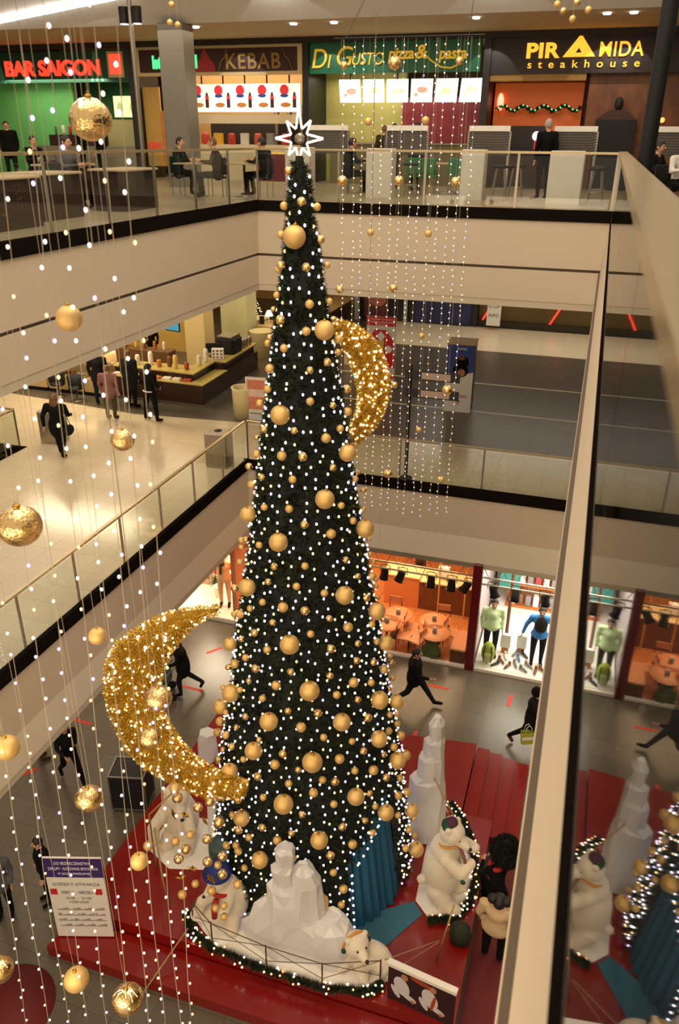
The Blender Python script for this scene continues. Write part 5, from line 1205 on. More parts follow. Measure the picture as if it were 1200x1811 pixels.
# cafe furniture
CW = mat('cafe_orange_wood', 'd98f62', .4); DL = mat('dark_leg', '3a2016', .5)
def cafe_table(loc, label, r=.42, first=[None]):
    if first[0] is None:
        t = thing('cafe_table', label, 'table', loc, 0, 'round cafe tables'); first[0] = t
        q = MB(); q.lathe([(.02,.72),(r,.72),(r+.01,.735),(r,.75),(.02,.75)], n=32); q.build('table_top', CW, t)
        q = MB(); q.lathe([(.22,0),(.22,.02),(.03,.05),(.03,.72)], n=16); q.build('pedestal', DL, t); return t
    return copy_tree(first[0], loc, 0, None, label)
NB = []
for (x, y, w) in [(-4.15,18.95,'rear left round orange cafe table'),(-4.35,18.42,'front left round orange cafe table, by the tree'),(-3.08,18.95,'rear right round orange cafe table'),(-2.95,18.35,'front right round orange cafe table')]:
    cafe_table((x, y, ZG+.03), w)
    q = MB(); q.bevbox(-.06, .06, -.05, .05, 0, .12, .01); q.box(-.05, .05, -.012, .012, .10, .17, 1)
    tag(q.build('napkin_holder', [mat('holder_grey', '8a8580', .4), WHITEG], None, (x, y, ZG+.78)), 'white napkin holder on the '+w, 'napkin holder', 'napkin holders on the cafe tables')
def chair(loc, rz, label, proto=[None]):
    if proto[0] is None:
        t = thing('cafe_chair', label, 'chair', loc, rz, 'orange cafe chairs'); proto[0] = t
        q = MB(); q.bevbox(-.2, .2, -.2, .2, .43, .465, .015); q.build('seat', CW, t)
        q = MB(); q.bevbox(-.19, .19, .18, .205, .68, .88, .01); q.build('backrest', CW, t)
        for sx in (-1, 1):
            q = MB(); q.cyl((sx*.18,-.18,0), (sx*.18,-.18,.43), .012, n=6); q.build('leg', DL, t)
            q = MB(); q.cyl((sx*.18,.19,0), (sx*.18,.19,.86), .012, n=6); q.build('leg', DL, t)
        return t
    return copy_tree(proto[0], loc, rz, None, label)
for x, y, a, w in [(-3.82,18.35,1.6,'front one between the left and right tables'),(-3.72,18.9,1.6,'beside the rear left table'),(-4.4,19.5,0,'behind the rear left table'),(-3.5,18.62,-1.5,'facing the right tables'),(-3.42,18.28,-1.9,'nearest the walking man'),(-2.9,19.5,.1,'behind the rear right table'),(-2.55,18.95,1.4,'right of the rear right table')]:
    chair((x, y, ZG+.03), a, 'orange wooden cafe chair with thin dark legs, '+w)
t = thing('cafe_bench', 'orange wooden bench in the cafe before the red column', 'bench', (-2.25, 18.65, ZG+.03))
q = MB(); q.bevbox(-.22, .22, -.5, .5, .40, .46, .02); q.build('seat', CW, t); q = MB(); q.box(-.2, .2, -.48, .48, 0, .40); q.build('base', BW, t)
t = thing('cafe_counter', 'light orange cafe counter with a pale top and brown panels', 'counter', (-4, 20.6, ZG+.03))
q = MB(); q.box(-1.0, .1, 0, .7, 0, 1.05); q.build('orange_front', mat('orange_laminate', 'e08a52', .4), t)
q = MB(); q.box(.1, 2.05, 0, .7, 0, .98); q.build('brown_front', BW, t)
q = MB(); q.bevbox(-1.05, .12, -.05, .75, 1.05, 1.10, .01); q.bevbox(.12, 2.1, -.05, .75, .98, 1.03, .01); q.build('worktop', mat('cream_top', 'eacb98', .3), t)
for x in (.75, 1.55): q = MB(); q.cyl((x,-.15,0), (x,-.15,1.9), .025, n=8); tag(q.build('slim_post', mat('amber_post', 'd9a45c', .4), None, (-4, 20.6, ZG)), 'slim amber post before the cafe counter, %s one' % ('left' if x < 1 else 'right'), 'post', 'slim posts before the cafe counter')
q = MB(); q.box(-.17, .17, -.1, .1, 0, .34); tag(q.build('coffee_box', WHITEG, None, (-3.2, 20.9, ZG+1.13)), 'white box standing on the cafe counter', 'box')
person('person in orange and brown behind the cafe counter, seen between the spotlights', (-4.15, 22.0, ZG+.03), 0, 'stand', 'orange', 'brown', 'dark', 1.7)
q = MB(); crag(q, 0, 0, 0, [(0,.2,.2,0,0),(.2,.24,.22,0,0),(.5,.1,.1,0,0)], 9, 5, .15); tag(q.build('pot_plant', mat('dull_foliage', '5f6a3a', .8), None, (-3.0, 18.25, ZG+.03)), 'small leafy plant under the front right cafe table', 'plant')
# mannequins
def mannequin(label, loc, rz, top, bottom, skinm, extra=None, h=1.85, head=True, coat=.1, pose='stand', over=None):
    o = person(label, loc, rz, pose, top, bottom, 'dark', h, skin=skinm, coat=coat, hood=not head, shoes='black', name='mannequin', over=over, bulk=1.15); o['category'] = 'mannequin'; return o
CL['bluejacket'] = mat('cloth_blue', '2f7fd0', .7); CL['limejacket'] = mat('cloth_lime', 'd6efb8', .7); CL['sand'] = mat('cloth_sand', 'dcb78c', .8)
MS = mat('mannequin_skin', 'c9a58c', .5)
mannequin('mannequin in a pale green jacket and dark trousers beside the red column', (-1.42, 18.75, ZG+.10), .2, 'limejacket', 'charcoal', MS)
mb_ = mannequin('mannequin in a blue jacket with dark front and black trousers', (-.13, 18.75, ZG+.10), .1, 'bluejacket', 'black', MS, over=dict(ell=(.30,.02,1.15), wrl=(.36,-.02,.92), elr=(-.30,.02,1.15), wrr=(-.36,-.02,.92)))
q = MB(); q.ell((0,-.10,1.24), (.14,.09,.24), 14, 10); q.build('dark_vest', CL['charcoal'], mb_)
mannequin('mannequin in sand jacket, trousers and white cap in the left clothes shop', (-9.62, 18.75, ZG+.12), .25, 'sand', 'sand', MS, over=dict(elr=(-.30,.0,1.15), wrr=(-.30,-.12,.92)))
q = MB(); q.ell((0,0,0), (.12,.14,.10), 14, 8); q.ell((0,-.10,-.02), (.09,.09,.015), 12, 6); tag(q.build('baseball_cap', WHITEG, None, (-9.64, 18.72, ZG+1.96)), 'white cap on the head of the sand-coloured mannequin', 'cap')
q = MB(); q.tube([(-.08,-.06,0),(0,-.14,-.05),(.08,-.06,0)], .05, 8); q.tube([(.0,-.16,-.05),(.01,-.2,-.32)], [.05,.03], 8); tag(q.build('brown_scarf', CL['brown'], None, (-9.62, 18.72, ZG+1.66)), 'brown scarf on the sand-coloured mannequin', 'scarf')
bp = thing('backpack', 'lime green backpack lying before the mannequin in pale green', 'backpack', (-1.42, 18.35, ZG+.10))
q = MB(); q.ell((0,0,.36), (.19,.15,.34), 18, 12); q.build('pack_body', mat('lime_pack', 'aab848', .7, noise=.15), bp)
q = MB(); q.ell((0,-.11,.28), (.13,.07,.17), 14, 8); q.build('front_pocket', mat('pale_lime', 'cdd690', .7), bp)
for s_ in (-1, 1): q = MB(); q.tube([(s_*.09,-.1,.62),(s_*.11,-.17,.4),(s_*.1,-.12,.1)], .015, 5); q.build('strap', CL['charcoal'], bp)
SH = [mat('shoe_dark', '2c2a30', .5), mat('shoe_white', 'ddd8d0', .5), mat('shoe_brown', '7b4a2c', .5), mat('shoe_blue', '4a7fb0', .5), mat('shoe_grey', '85817e', .5)]
rsx = random.Random(2)
posn = [(-1.2,18.28),(-1.05,18.5),(-.86,18.3),(-.95,18.72),(-.66,18.45),(-.6,18.75),(-.42,18.28),(-.3,18.5),(-.72,18.95),(-.45,18.95),(-.1,18.3),(.08,18.42),(.25,18.28),(.3,18.6)]
shw = ['beside the backpack','behind the backpack','front row, third from the column','behind the second shoe','left of centre','rear left of centre','front middle','middle','rear, near the white box','rear middle','before the blue mannequin','right of the blue mannequin feet','front right','rear right']
for i, (x, y) in enumerate(posn):
    k = rsx.randrange(5); cn = ['dark', 'white', 'brown', 'blue', 'grey'][k]; a = rsx.uniform(-1, 1)
    q = MB(); q.tube([(0,.12,.05),(0,.04,.06),(0,-.06,.045),(0,-.14,.03)], [.04,.045,.04,.028], 8); q.cyl((0,.10,.05), (0,.11,.14), .042, .04, 10)
    o = q.build('shoe', SH[k], None, (x, y, ZG+.105), a); s2 = MB(); s2.tube([(0,.14,.012),(0,0,.012),(0,-.15,.012)], [.045,.04,.03], 8); s2.build('sole', SH[1], o)
    tag(o, cn+' shoe on the white sports shop floor, '+shw[i], 'shoe', 'shoes on the white shop floor')
for i, (x, y, w) in enumerate([(-1.02,19.0,'left'),(-.58,19.1,'right')]):
    q = MB(); q.bevbox(-.14, .14, -.06, .06, 0, .42, .01); tag(q.build('white_box', WHITEG, None, (x, y, ZG+.3)), f'{w} white price box in the sports shop window', 'box', 'white boxes in the sports window'); q = MB(); q.box(-.10,.10,-.05,.05,0,.2); tag(q.build('box_stand', OP, None, (x, y, ZG+.10)), f'small stand under the {w} white box', 'stand', 'stands in the sports window')
q = MB(); q.cyl((0,0,0), (0,0,2.7), .05, n=10); tag(q.build('brown_pole', BW, None, (-1.05, 19.5, ZG+.1)), 'brown wooden pole in the sports shop window', 'pole')
rk = thing('sports_shelf', 'wall shelf with lilac and red ski gear at the back of the sports shop', 'shelf', (-.4, 21.5, ZG+.1))
q = MB(); q.box(-.9, 1.4, 0, .4, 0, .06); q.box(-.9, 1.4, 0, .4, .8, .84); q.box(-.9, 1.4, .36, .4, 0, 2.2); q.box(-.9, 1.4, 0, .4, 1.5, 1.54); q.build('shelf_frame', OP, rk)
q = MB(); q.box(-.85, 1.35, -.01, 0, 1.56, 1.78); q.build('lilac_strip', mat('lilac_strip', '8a82c4', .6), rk)
for i in range(9):
    q = MB(); x = -.8+i*.24; q.bevbox(x, x+.17, .08, .3, .86, 1.12+.1*(i % 3), .02); q.build('boxed_gear', [mat('gear_red', 'c43c50', .6), WHITEG, mat('gear_grey', '8f8c94', .6)][i % 3], rk)
    q = MB(); q.bevbox(x, x+.17, .08, .3, .08, .38+.05*(i % 2), .02); q.build('boxed_gear', [WHITEG, mat('gear_brown', '8a5c3a', .6), mat('gear_grey', '8f8c94', .6)][i % 3], rk)
q = MB(); q.box(-.3, .3, -.01, .01, 0, 1.0); tag(q.build('teal_jacket_panel', mat('teal_cloth', '3f8f88', .8), None, (-1.2, 20.8, ZG+1.2)), 'teal garment hanging behind the green mannequin', 'garment')
# left clothes shop
cu = thing('cube_shelf', 'white cube shelf with dark folded clothes in the left shop', 'shelf', (-10.55, 19.6, ZG+.12))
q = MB()
for x in (-.45, 0, .45): q.box(x-.02, x+.02, 0, .4, 0, 1.35)
for z in (0, .45, .9, 1.33): q.box(-.45, .45, 0, .4, z, z+.03)
q.box(-.45, .45, .38, .4, 0, 1.35); q.build('shelf_frame', WHITEG, cu)
for i, (x, z, m_) in enumerate([(-.22,.93,'charcoal'),(.22,.93,'black'),(-.22,.48,'brown'),(.22,.48,'red'),(-.22,.03,'beige'),(.22,.03,'green')]):
    q = MB(); q.bevbox(x-.17, x+.17, .04, .34, z, z+.2, .03); q.build('folded_clothes', CL[m_], cu)
pl = thing('potted_tree', 'small pale-leaved tree behind the sand-coloured mannequin', 'plant', (-10.05, 19.2, ZG+.12))
q = MB(); q.cyl((0,0,0), (0,0,.35), .14, .18, 16); q.build('pot', WHITEG, pl); q = MB(); q.cyl((0,0,.3), (.02,0,1.2), .02, n=6)
q.build('trunk', BW, pl); q = MB(); rt = random.Random(8)
for k in range(260):
    c = Vector((rt.gauss(0,.16), rt.gauss(0,.12), rt.uniform(.6, 1.75))); n = Vector((rt.uniform(-1,1), rt.uniform(-1,1), rt.uniform(-.2,1))).normalized(); needles(q, c, n, .1, 3, .02, 1, 1)
tag(q.build('leaves', mat('pale_leaves', 'c3b878', .7), pl), kind='stuff')
t = thing('display_table', 'low white display table at the left end of the left clothes shop', 'table', (-11.35, 18.75, ZG+.12))
q = MB(); q.bevbox(-.5, .35, -.35, .35, .5, .56, .02); q.build('table_top', WHITEG, t)
for x in (-.45, .3):
    for y in (-.3, .3): q = MB(); q.box(x-.02, x+.02, y-.02, y+.02, 0, .5); q.build('leg', WHITEG, t)
for i in range(3): q = MB(); q.bevbox(-.12, .12, -.15, .15, 0, .10, .02); tag(q.build('folded_garment', CL[('white','beige','orange')[i]], None, (-11.65+i*.3, 18.75, ZG+.68)), ('white','beige','orange')[i]+' folded garment on the low white table', 'garment', 'garments on the low display table')
# ================================================================== MIDDLE GALLERY
DKW = wood_mat('dark_brown_counter', '3b2012', '2c170c', .35, 2, (1, 1, 8)); GT = mat('greenish_counter_top', 'bfae62', .25)
kc = thing('kiosk_counter', 'dark brown angled kiosk counter with a greenish top on the middle floor', 'counter', (0, 0, ZM))
poly = [(-14.9,21.75),(-12.72,21.68),(-11.42,21.62),(-11.55,26.35),(-12.35,26.35),(-12.3,22.6),(-14.9,22.55)]
q = MB(); q.prism(poly, .1, .74); q.build('counter_body', DKW, kc)
q = MB(); q.prism([(-14.9,22.0),(-12.6,21.95),(-11.85,21.9),(-11.9,23.6),(-11.5,23.6),(-11.6,26.4),(-12.4,26.4),(-12.35,22.8),(-14.9,22.7)], .98, 1.02); q.build('worktop', GT, kc)
q = MB(); q.prism([(-14.9,22.05),(-12.6,22.0),(-11.9,21.98),(-11.95,23.5),(-11.62,23.5),(-11.68,26.3),(-12.32,26.3),(-12.3,22.75),(-14.9,22.65)], .74, .98); q.build('upper_body', DKW, kc)
q = MB(); q.prism([(-14.9,21.7),(-11.38,21.58),(-11.42,23.5),(-11.9,23.5),(-11.88,21.95),(-14.9,22.05)], .74, .77); q.build('shelf', GT, kc)
q = MB(); q.prism([(x+.03, y+.05) for x, y in poly[:4]]+[(-12.3,26.3),(-12.2,22.7),(-14.8,22.5)], 0, .1); q.build('plinth', STEEL, kc)
rk_ = random.Random(6); pc = ['e8d8c0', 'b04a34', 'e6c070', '7a4a2a', 'c8783c', 'efe6da']
kinds = [('cup','white cup'),('cake_box','cake box'),('jar','glass jar')]
def small_item(name, label, loc, m, w, d, h, grp, rnd_=False):
    q = MB()
    if rnd_: q.lathe([(w*.4,0),(w*.5,h*.15),(w*.5,h*.8),(w*.35,h)], n=12)
    else: q.bevbox(-w/2, w/2, -d/2, d/2, 0, h, .01)
    return tag(q.build(name, m, None, loc, rk_.uniform(-.3,.3)), label, name.replace('_', ' '), grp)
n_ = 0
for i in range(8):
    c = pc[i % 6]; small_item('pastry_tray', ['cream','brick red','yellow','brown','orange','white','cream','brick red'][i]+' pastry tray on the front shelf of the kiosk, %s from the left' % ['first','second','third','fourth','fifth','sixth','seventh','eighth'][i], (-14.6+i*.36, 21.86, ZM+.77), mat('tray_'+c, c, .6), .28, .2, .07, 'pastry trays on the kiosk shelf')
for i in range(9):
    x, y = [(-14.5,22.4),(-14.1,22.3),(-13.7,22.45),(-13.3,22.3),(-13.0,22.45),(-12.7,22.3),(-12.3,22.3),(-12.15,22.9),(-12.15,23.4)][i]; c = pc[(i*5+1) % 6]
    small_item('condiment_jar', 'small %s jar on the kiosk top, %s from the left end' % (['brick red','cream','white','brown','yellow','brick red','cream','white','orange'][i], ['first','second','third','fourth','fifth','sixth','seventh','eighth','ninth'][i]), (x, y, ZM+1.02), mat('jar_'+c, c, .4), .16, .16, .24+.1*(i % 3), 'jars on the kiosk top', True)
q = MB(); q.bevbox(-.35, .35, -.4, .4, 0, .55, .08); cm = tag(q.build('coffee_machine', BLACK, None, (-12.0, 24.9, ZM+1.03)), 'large black coffee machine on the kiosk counter', 'coffee machine')
q = MB(); q.box(-.28, .28, -.36, .36, .55, .60); q.build('cup_tray', STEEL, cm)
q = MB(); q.bevbox(-.22, .22, -.03, .03, .14, .46, .01); q.box(-.12, .12, -.1, .1, 0, .02); q.box(-.03, .03, -.02, .02, 0, .16); tag(q.build('cash_register', BLACK, None, (-12.25, 24.1, ZM+1.03), .6), 'black cash register screen beside the coffee machine', 'cash register')
q = MB()
q.box(-.2, .2, -.1, .1, 0, .34); 
for i in range(3):
    for j in range(3): q.cyl((-.13+.13*i,-.105,.06+.11*j), (-.13+.13*i,-.11,.06+.11*j), .035, n=8, mi=1)
tag(q.build('capsule_rack', [WHITEG, mat('capsule_plum', '6a3140', .5)], None, (-11.95, 23.9, ZM+1.03), .3), 'white rack of plum capsules before the coffee machine', 'rack')
for i, y in enumerate((25.55, 25.8, 26.1)): small_item('glass_canister', 'steel and glass canister at the far end of the kiosk, '+['nearest','middle','farthest'][i], (-11.75, y, ZM+1.03), STEEL, .16, .16, .32, 'canisters at the kiosk end', True)
# lit pastry display cases to the left
for i, (x0, x1, w) in enumerate([(-18.6,-17.3,'leftmost'),(-17.2,-15.9,'middle'),(-15.8,-14.95,'rightmost')]):
    t = thing('display_case', f'{w} lit glass pastry case on the left of the middle floor', 'display case', ((x0+x1)/2, 21.95, ZM), 0, 'lit pastry cases'); hw = (x1-x0)/2
    q = MB(); q.box(-hw, hw, -.35, .45, 0, .55); q.build('case_base', mat('case_cream', 'd9bb80', .5), t)
    q = MB(); q.box(-hw, hw, -.36, .46, 0, .12); q.build('plinth', DARKMETAL, t)
    q = MB(); q.box(-hw, hw, .4, .45, .55, 1.45); q.box(-hw, hw, -.3, .45, 1.42, 1.45); q.build('case_back', mat('case_inner', 'f0dcb4', .5), t)
    q = MB(); q.box(-hw+.02, hw-.02, -.2, .38, 1.0, 1.02); q.build('glass_shelf', mat('shelf_cream', 'eedcb8', .3), t)
    q = MB(); q.box(-hw+.03, hw-.03, .25, .38, 1.385, 1.41); q.build('case_lamp', mat('case_lamp', 'fff0cc', .4, emit=5, ecol='ffe6b8'), t)
    q = MB(); q.box(-hw, hw, -.36, -.345, .55, 1.42); q.build('front_glass', GLASS, t)
    for k in range(int(hw*2/.2)):
        for z in (.56, 1.03):
            q = MB(); q.ell((-hw+.14+k*.2, .05+.05*(k % 2), z+.04), (.08,.11,.05), 10, 6); q.build('pastry', mat('pastry_'+pc[(k+i+int(z)) % 6], pc[(k+i+int(z)) % 6], .6), t)
q = MB(); q.box(-2.5, 2.5, 0, .1, 0, .5); 
def tubchair(loc, rz, label):
    t = thing('tub_chair', label, 'chair', loc, rz, 'black chairs before the pastry cases')
    q = MB(); q.lathe([(.03,.40),(.24,.40),(.25,.45),(.03,.46)], n=18); q.build('seat', BLACK, t)
    q = MB(); P = [(.26*cos(a), .26*sin(a)) for a in np.linspace(-.3, pi+.3, 12)]
    q.add([(x, y, .45) for x, y in P]+[(x*1.1, y*1.1, .82) for x, y in P]+[(x*.9, y*.9, .45) for x, y in P]+[(x, y, .82) for x, y in P], [(i, i+1, i+13, i+12) for i in range(11)]+[(i+24+1, i+24, i+36, i+37) for i in range(11)]+[(i+12, i+13, i+37, i+36) for i in range(11)], 0, True); q.build('backrest', BLACK, t)
    q = MB(); q.lathe([(.2,0),(.2,.02),(.03,.04),(.03,.40)], n=14); q.build('pedestal', STEEL, t)
tubchair((-16.55, 21.2, ZM), .1, 'black tub chair before the middle pastry case'); tubchair((-15.7, 21.0, ZM), -.2, 'black tub chair before the right pastry case')
# people of the middle gallery
person('person in a dark coat and jeans at the pastry cases, leftmost of the group', (-14.75,20.95,ZM), radians(200), 'stand', 'charcoal', 'navy', 'dark', 1.82, coat=.3, bulk=1.15)
person('person in a pink jacket and brown trousers standing at the kiosk', (-13.6,19.75,ZM), radians(190), 'stand', 'pink', 'khaki', 'light', 1.68, coat=.22, bulk=1.2)
person('tall person in a long dark coat between the pink and black jackets', (-13.6,20.95,ZM), radians(175), 'stand', 'charcoal', 'black', 'light', 1.86, coat=.4, bulk=1.15)
p = person('person in a black jacket with a pale waistband, rightmost at the kiosk', (-12.35,20.0,ZM), radians(165), 'stand', 'black', 'black', 'dark', 1.78, bulk=1.25, over=dict(knl=(.15,0,.5), anl=(.19,.02,.09), tol=(.2,-.13,.035), knr=(-.15,0,.5), anr=(-.19,.02,.09), tor=(-.2,-.13,.035), wrl=(.14,-.2,1.0), wrr=(-.14,-.2,1.0)))
q = MB(); q.tube([(.15*cos(a), .135*sin(a), .93) for a in np.linspace(0, 2*pi, 20)[:-1]], .018, 6, closed=True); q.build('waistband', WHITEP, p)
person('person in a long black coat walking across the cream floor', (-13.15,16.6,ZM), radians(190), 'walk', 'black', 'black', 'light', 1.74, coat=.36, bulk=1.25, long_hair=True, over=dict(knl=(.09,-.10,.5), anl=(.09,-.15,.09), tol=(.1,-.3,.04), knr=(-.1,.05,.5), anr=(-.1,.16,.10), tor=(-.1,.04,.04)))
q = MB(); q.ell((0,0,0), (.09,.2,.15), 14, 10); hb_ = tag(q.build('shoulder_bag', CL['charcoal'], None, (-12.83,16.62,ZM+.78)), 'dark shoulder bag of the person in the long black coat', 'bag'); q = MB(); q.tube([(0,-.1,.1),(-.1,0,.6),(0,.1,.1)], .012, 5); q.build('strap', BLACK, hb_)
person('person in black serving behind the kiosk, before the blue screen', (-15.5,25.6,ZM), radians(20), 'stand', 'black', 'black', 'light', 1.7)
q = MB(); q.bevbox(-.35, .35, 0, .06, 0, .62, .02); mo = tag(q.build('wall_monitor', BLACK, None, (-15.15, 26.6, ZM+1.15), -.2), 'monitor with a blue picture beside the kiosk server', 'monitor'); q = MB(); q.box(-.31, .31, -.006, 0, .04, .58); q.build('screen', mat('blue_screen', '3f8fb0', .4, emit=.6, ecol='4a9ab8'), mo)
q = MB(); q.bevbox(-1.4, 1.2, 0, .5, 0, 1.0, .02); t = tag(q.build('back_counter', mat('kiosk_back_wood', '6b4a22', .5), None, (-15.2, 24.2, ZM)), 'brown back counter behind the kiosk with bottles', 'counter')
for i in range(6): small_item('bottle', 'small bottle on the brown back counter, %s from the left' % ['first','second','third','fourth','fifth','sixth'][i], (-16.2+i*.38, 24.4, ZM+1.0), mat('bott_'+pc[i], pc[i], .3), .1, .1, .3, 'bottles on the back counter', True)
# columns, far lounge
YC = mat('yellow_column', 'ecd394', .6); GC = mat('pale_green_column', 'd8d9a8', .6); OC = mat('ochre_panel', 'd8b25c', .6)
b = MB(); b.box(-14.3, -13.5, 26.0, 26.8, ZM, -3.2); tag(b.build('column', YC), 'cream column behind the kiosk', 'column', None)
b = MB(); b.bevbox(-13.9, -12.75, 28.2, 29.2, ZM, -3.2, .05); tag(b.build('column', GC), 'pale green column between the cream column and the dark door', 'column')
b = MB(); b.box(-30, -14.4, 28.0, 28.2, ZM, -3.2); struct('wall_back', b, OC)
b = MB(); b.box(-15.1, -14.3, 31.0, 31.08, ZM, -4.2); tag(b.build('brown_door', mat('dark_red_brown', '4e2015', .4)), 'tall dark red-brown door panel left of the small Christmas tree', 'door')
xt = thing('christmas_tree', 'small Christmas tree with gold lights in the lounge on the middle floor', 'Christmas tree', (-15.6, 34.6, ZM))
q = MB(); q.cyl((0,0,0), (0,0,.25), .2, .16, 14); q.build('tree_stand', BLACK, xt)
q = MB(); q.lathe([(.62,.2),(.5,.5),(.4,.8),(.27,1.15),(.14,1.45),(.02,1.75)], n=20)
for k in range(900):
    z = .2+1.5*rf.random(); a = rf.uniform(0, 2*pi); r = .66*(1-(z-.2)/1.65); needles(q, Vector((r*cos(a), r*sin(a), z)), (cos(a), sin(a), .2), .16, 5, .012)
q.build('branches', GREENS, xt)
q = MB()
for k in range(150):
    z = .25+1.45*rf.random(); a = rf.uniform(0, 2*pi); r = .70*(1-(z-.2)/1.65)+.04; q.ell((r*cos(a), r*sin(a), z), .025, 6, 4)
tag(q.build('string_light_bulbs', bulb_mat('small_tree_bulb', 'ffc890', 4), xt), kind='stuff')
q = MB()
for k in range(4): P = [((.66*(1-(z-.2)/1.65)+.05)*cos(t*5+k*1.6), (.66*(1-(z-.2)/1.65)+.05)*sin(t*5+k*1.6), z) for t, z in zip(np.linspace(0,1,20), np.linspace(.3,1.6,20))]; q.tube(P, .035, 6)
tag(q.build('gold_ribbon', TINS[0], xt), kind='stuff')
CR = mat('cream_lacquer', 'efdfa6', .35)
def tub(loc, r, h, label, rim=True):
    q = MB(); q.lathe([(r*.92,0),(r,h*.95),(r+.03,h),(r-.05,h),(r-.07,h*.6),(.02,h*.6)], n=28); return tag(q.build('cream_armchair', CR, None, loc), label, 'armchair', 'round cream armchairs')
tub((-12.2, 28.3, ZM), .46, 1.05, 'round cream armchair nearest to the coffee machine'); tub((-13.5, 31.0, ZM), .45, .95, 'round cream armchair behind the nearest one'); tub((-12.3, 33.0, ZM), .45, .9, 'round cream armchair beside the table lamp'); tub((-13.6, 35.6, ZM), .5, 1.0, 'round cream armchair farthest, right of the small Christmas tree')
q = MB(); q.prism([(-12.6,29.0),(-10.9,29.0),(-10.9,36.2),(-11.6,36.2),(-11.7,30.2),(-12.6,30.0)], 0, 1.02); lc = tag(q.build('lounge_counter', DKW, None, (0,0,ZM)), 'dark brown lounge counter behind the giant tree', 'counter')
q = MB(); q.prism([(-12.7,28.9),(-10.8,28.9),(-10.8,36.3),(-11.7,36.3),(-11.8,30.3),(-12.7,30.1)], 1.02, 1.07); q.build('worktop', mat('tan_top', 'caa870', .3), lc)
lp = thing('table_lamp', 'small white table lamp on the lounge counter', 'lamp', (-12.45, 29.7, ZM+1.07)); q = MB(); q.lathe([(.1,0),(.1,.02),(.015,.04),(.015,.3)], n=14); q.build('lamp_base', STEEL, lp); q = MB(); q.lathe([(.17,.27),(.07,.48)], n=20); q.build('lamp_shade', mat('lamp_shade', 'fff4d8', .6, emit=2.2, ecol='fff0cc'), lp)
small_item('menu_holder', 'dark menu holder on the lounge counter beside the lamp', (-12.6, 29.3, ZM+1.07), BLACK, .2, .04, .32, None); bpY = (-9.6, 28.8)
q = MB(); q.bevbox(-.5,.5,-.3,.3,0,.95,.02); t = tag(q.build('white_counter', CR, None, (-8.3, 28.6, ZM)), 'pale counter with a black till left of the red poster', 'counter')
for i in range(2): small_item('black_box', ['left','right'][i]+' black device on the pale counter left of the red poster', (-8.2+i*.26, 28.6, ZM+.95), BLACK, .2, .25, .45, 'black devices on the pale counter')
# posters and stands
def poster(name, label, cat, loc, rz, w, h, base=.0, frame=PW, back=.04):
    t = thing(name, label, cat, loc, rz); q = MB(); q.box(-w/2, w/2, 0, back, base, base+h); q.build('panel', frame, t); return t
t = poster('red_poster_stand', 'red and white advertising stand with a hand holding a card', 'poster', (-6.9, 26.5, ZM), .02, 1.05, 2.3)
PR2 = mat('bright_red_print', 'd4202a', .6)
q = MB(); q.box(-.52, .52, -.008, 0, 1.98, 2.3); q.build('red_head', PR2, t); q = MB(); q.box(-.52, .52, -.008, 0, .52, .95); q.build('red_foot', PR2, t)
q = MB(); quad_pic(q, [(-.42,.95),(.52,.95),(.46,1.45),(.2,1.85),(-.22,1.85),(-.44,1.5)], -.010); q.build('red_house', PR2, t)
q = MB(); quad_pic(q, [(-.16,1.62),(0,1.44),(.16,1.62),(0,1.8)], -.014); q.build('white_card', WHITEG, t); q = MB(); quad_pic(q, [(-.1,.8),(.08,.8),(.12,1.5),(-.16,1.5)], -.0125); q.build('hand', mat('gold_hand', 'e3b45c', .6), t); q = MB(); disc(q, (.28,1.18), .13, .13, -.013); q.build('white_badge', WHITEG, t)
for z, w, s_ in ((2.18,.8,'WSTAP Z NAMI'),(2.08,.86,'CENTRUM HANDLOWE'),(1.99,.4,'W GRUDNIU')): text_mesh('lettering', s_, .08, WHITEG, t, (-w/2, -.012, z), w, .002)
text_mesh('lettering', 'Festiwal', .13, PT, t, (-.05, -.003, .36), .5, .002); q = MB(); q.box(-.52,.52,-.008,0,.12,.24); q.build('red_strip', PR2, t)
t = thing('poster_box', 'tall advertising box with a winter cap picture on the dark middle floor', 'advertising box', (-3.68, 24.3, ZM), .06)
q = MB(); q.box(-.42, .42, -.35, .45, 0, 2.15); q.build('box_body', mat('box_side_bronze', '6a4a38', .5), t); q = MB(); q.box(-.44, .44, -.37, .47, 2.15, 2.2); q.build('box_top', mat('box_top_gold', 'b79a55', .5), t)
q = MB(); q.box(-.42, .42, -.358, -.35, 1.05, 2.15); q.build('blue_print', mat('blue_print', '2c3f86', .6, noise=.4, nscale=4), t); q = MB(); q.box(-.42, .42, -.358, -.35, 0, 1.05); quad_pic(q, [(-.42,1.05),(.42,1.05),(.42,1.32)], -.36); q.build('white_print', PW, t)
q = MB(); disc(q, (.02,1.35), .24, .22, -.365); disc(q, (.06,1.62), .2, .2, -.364, 0); q.build('pictured_cap', CL['black'], t); q = MB(); disc(q, (.05,1.28), .12, .12, -.37); q.build('pictured_face', PS, t); q = MB(); disc(q, (.03,1.75), .12, .07, -.366); q.build('pictured_crown', mat('cap_brown', '6b4020', .7), t)
text_mesh('lettering', 'ZIMA', .09, WHITEG, t, (-.12, -.366, 2.0), .3, .002); text_mesh('lettering', 'SUPER CENY', .14, PR_, t, (-.34, -.366, .48), .62, .002); text_mesh('lettering', '?', .2, PR_, t, (-.03, -.366, .25), .1, .002)
t = poster('orange_poster_stand', 'small poster stand with an orange autumn picture left of the tree', 'poster', (-9.35, 21.1, ZM), .1, .66, 1.35)
q = MB(); q.box(-.27, .27, -.008, 0, .35, 1.27); q.build('picture', mat('orange_picture', 'd9825e', .6, noise=.5, nscale=5), t)
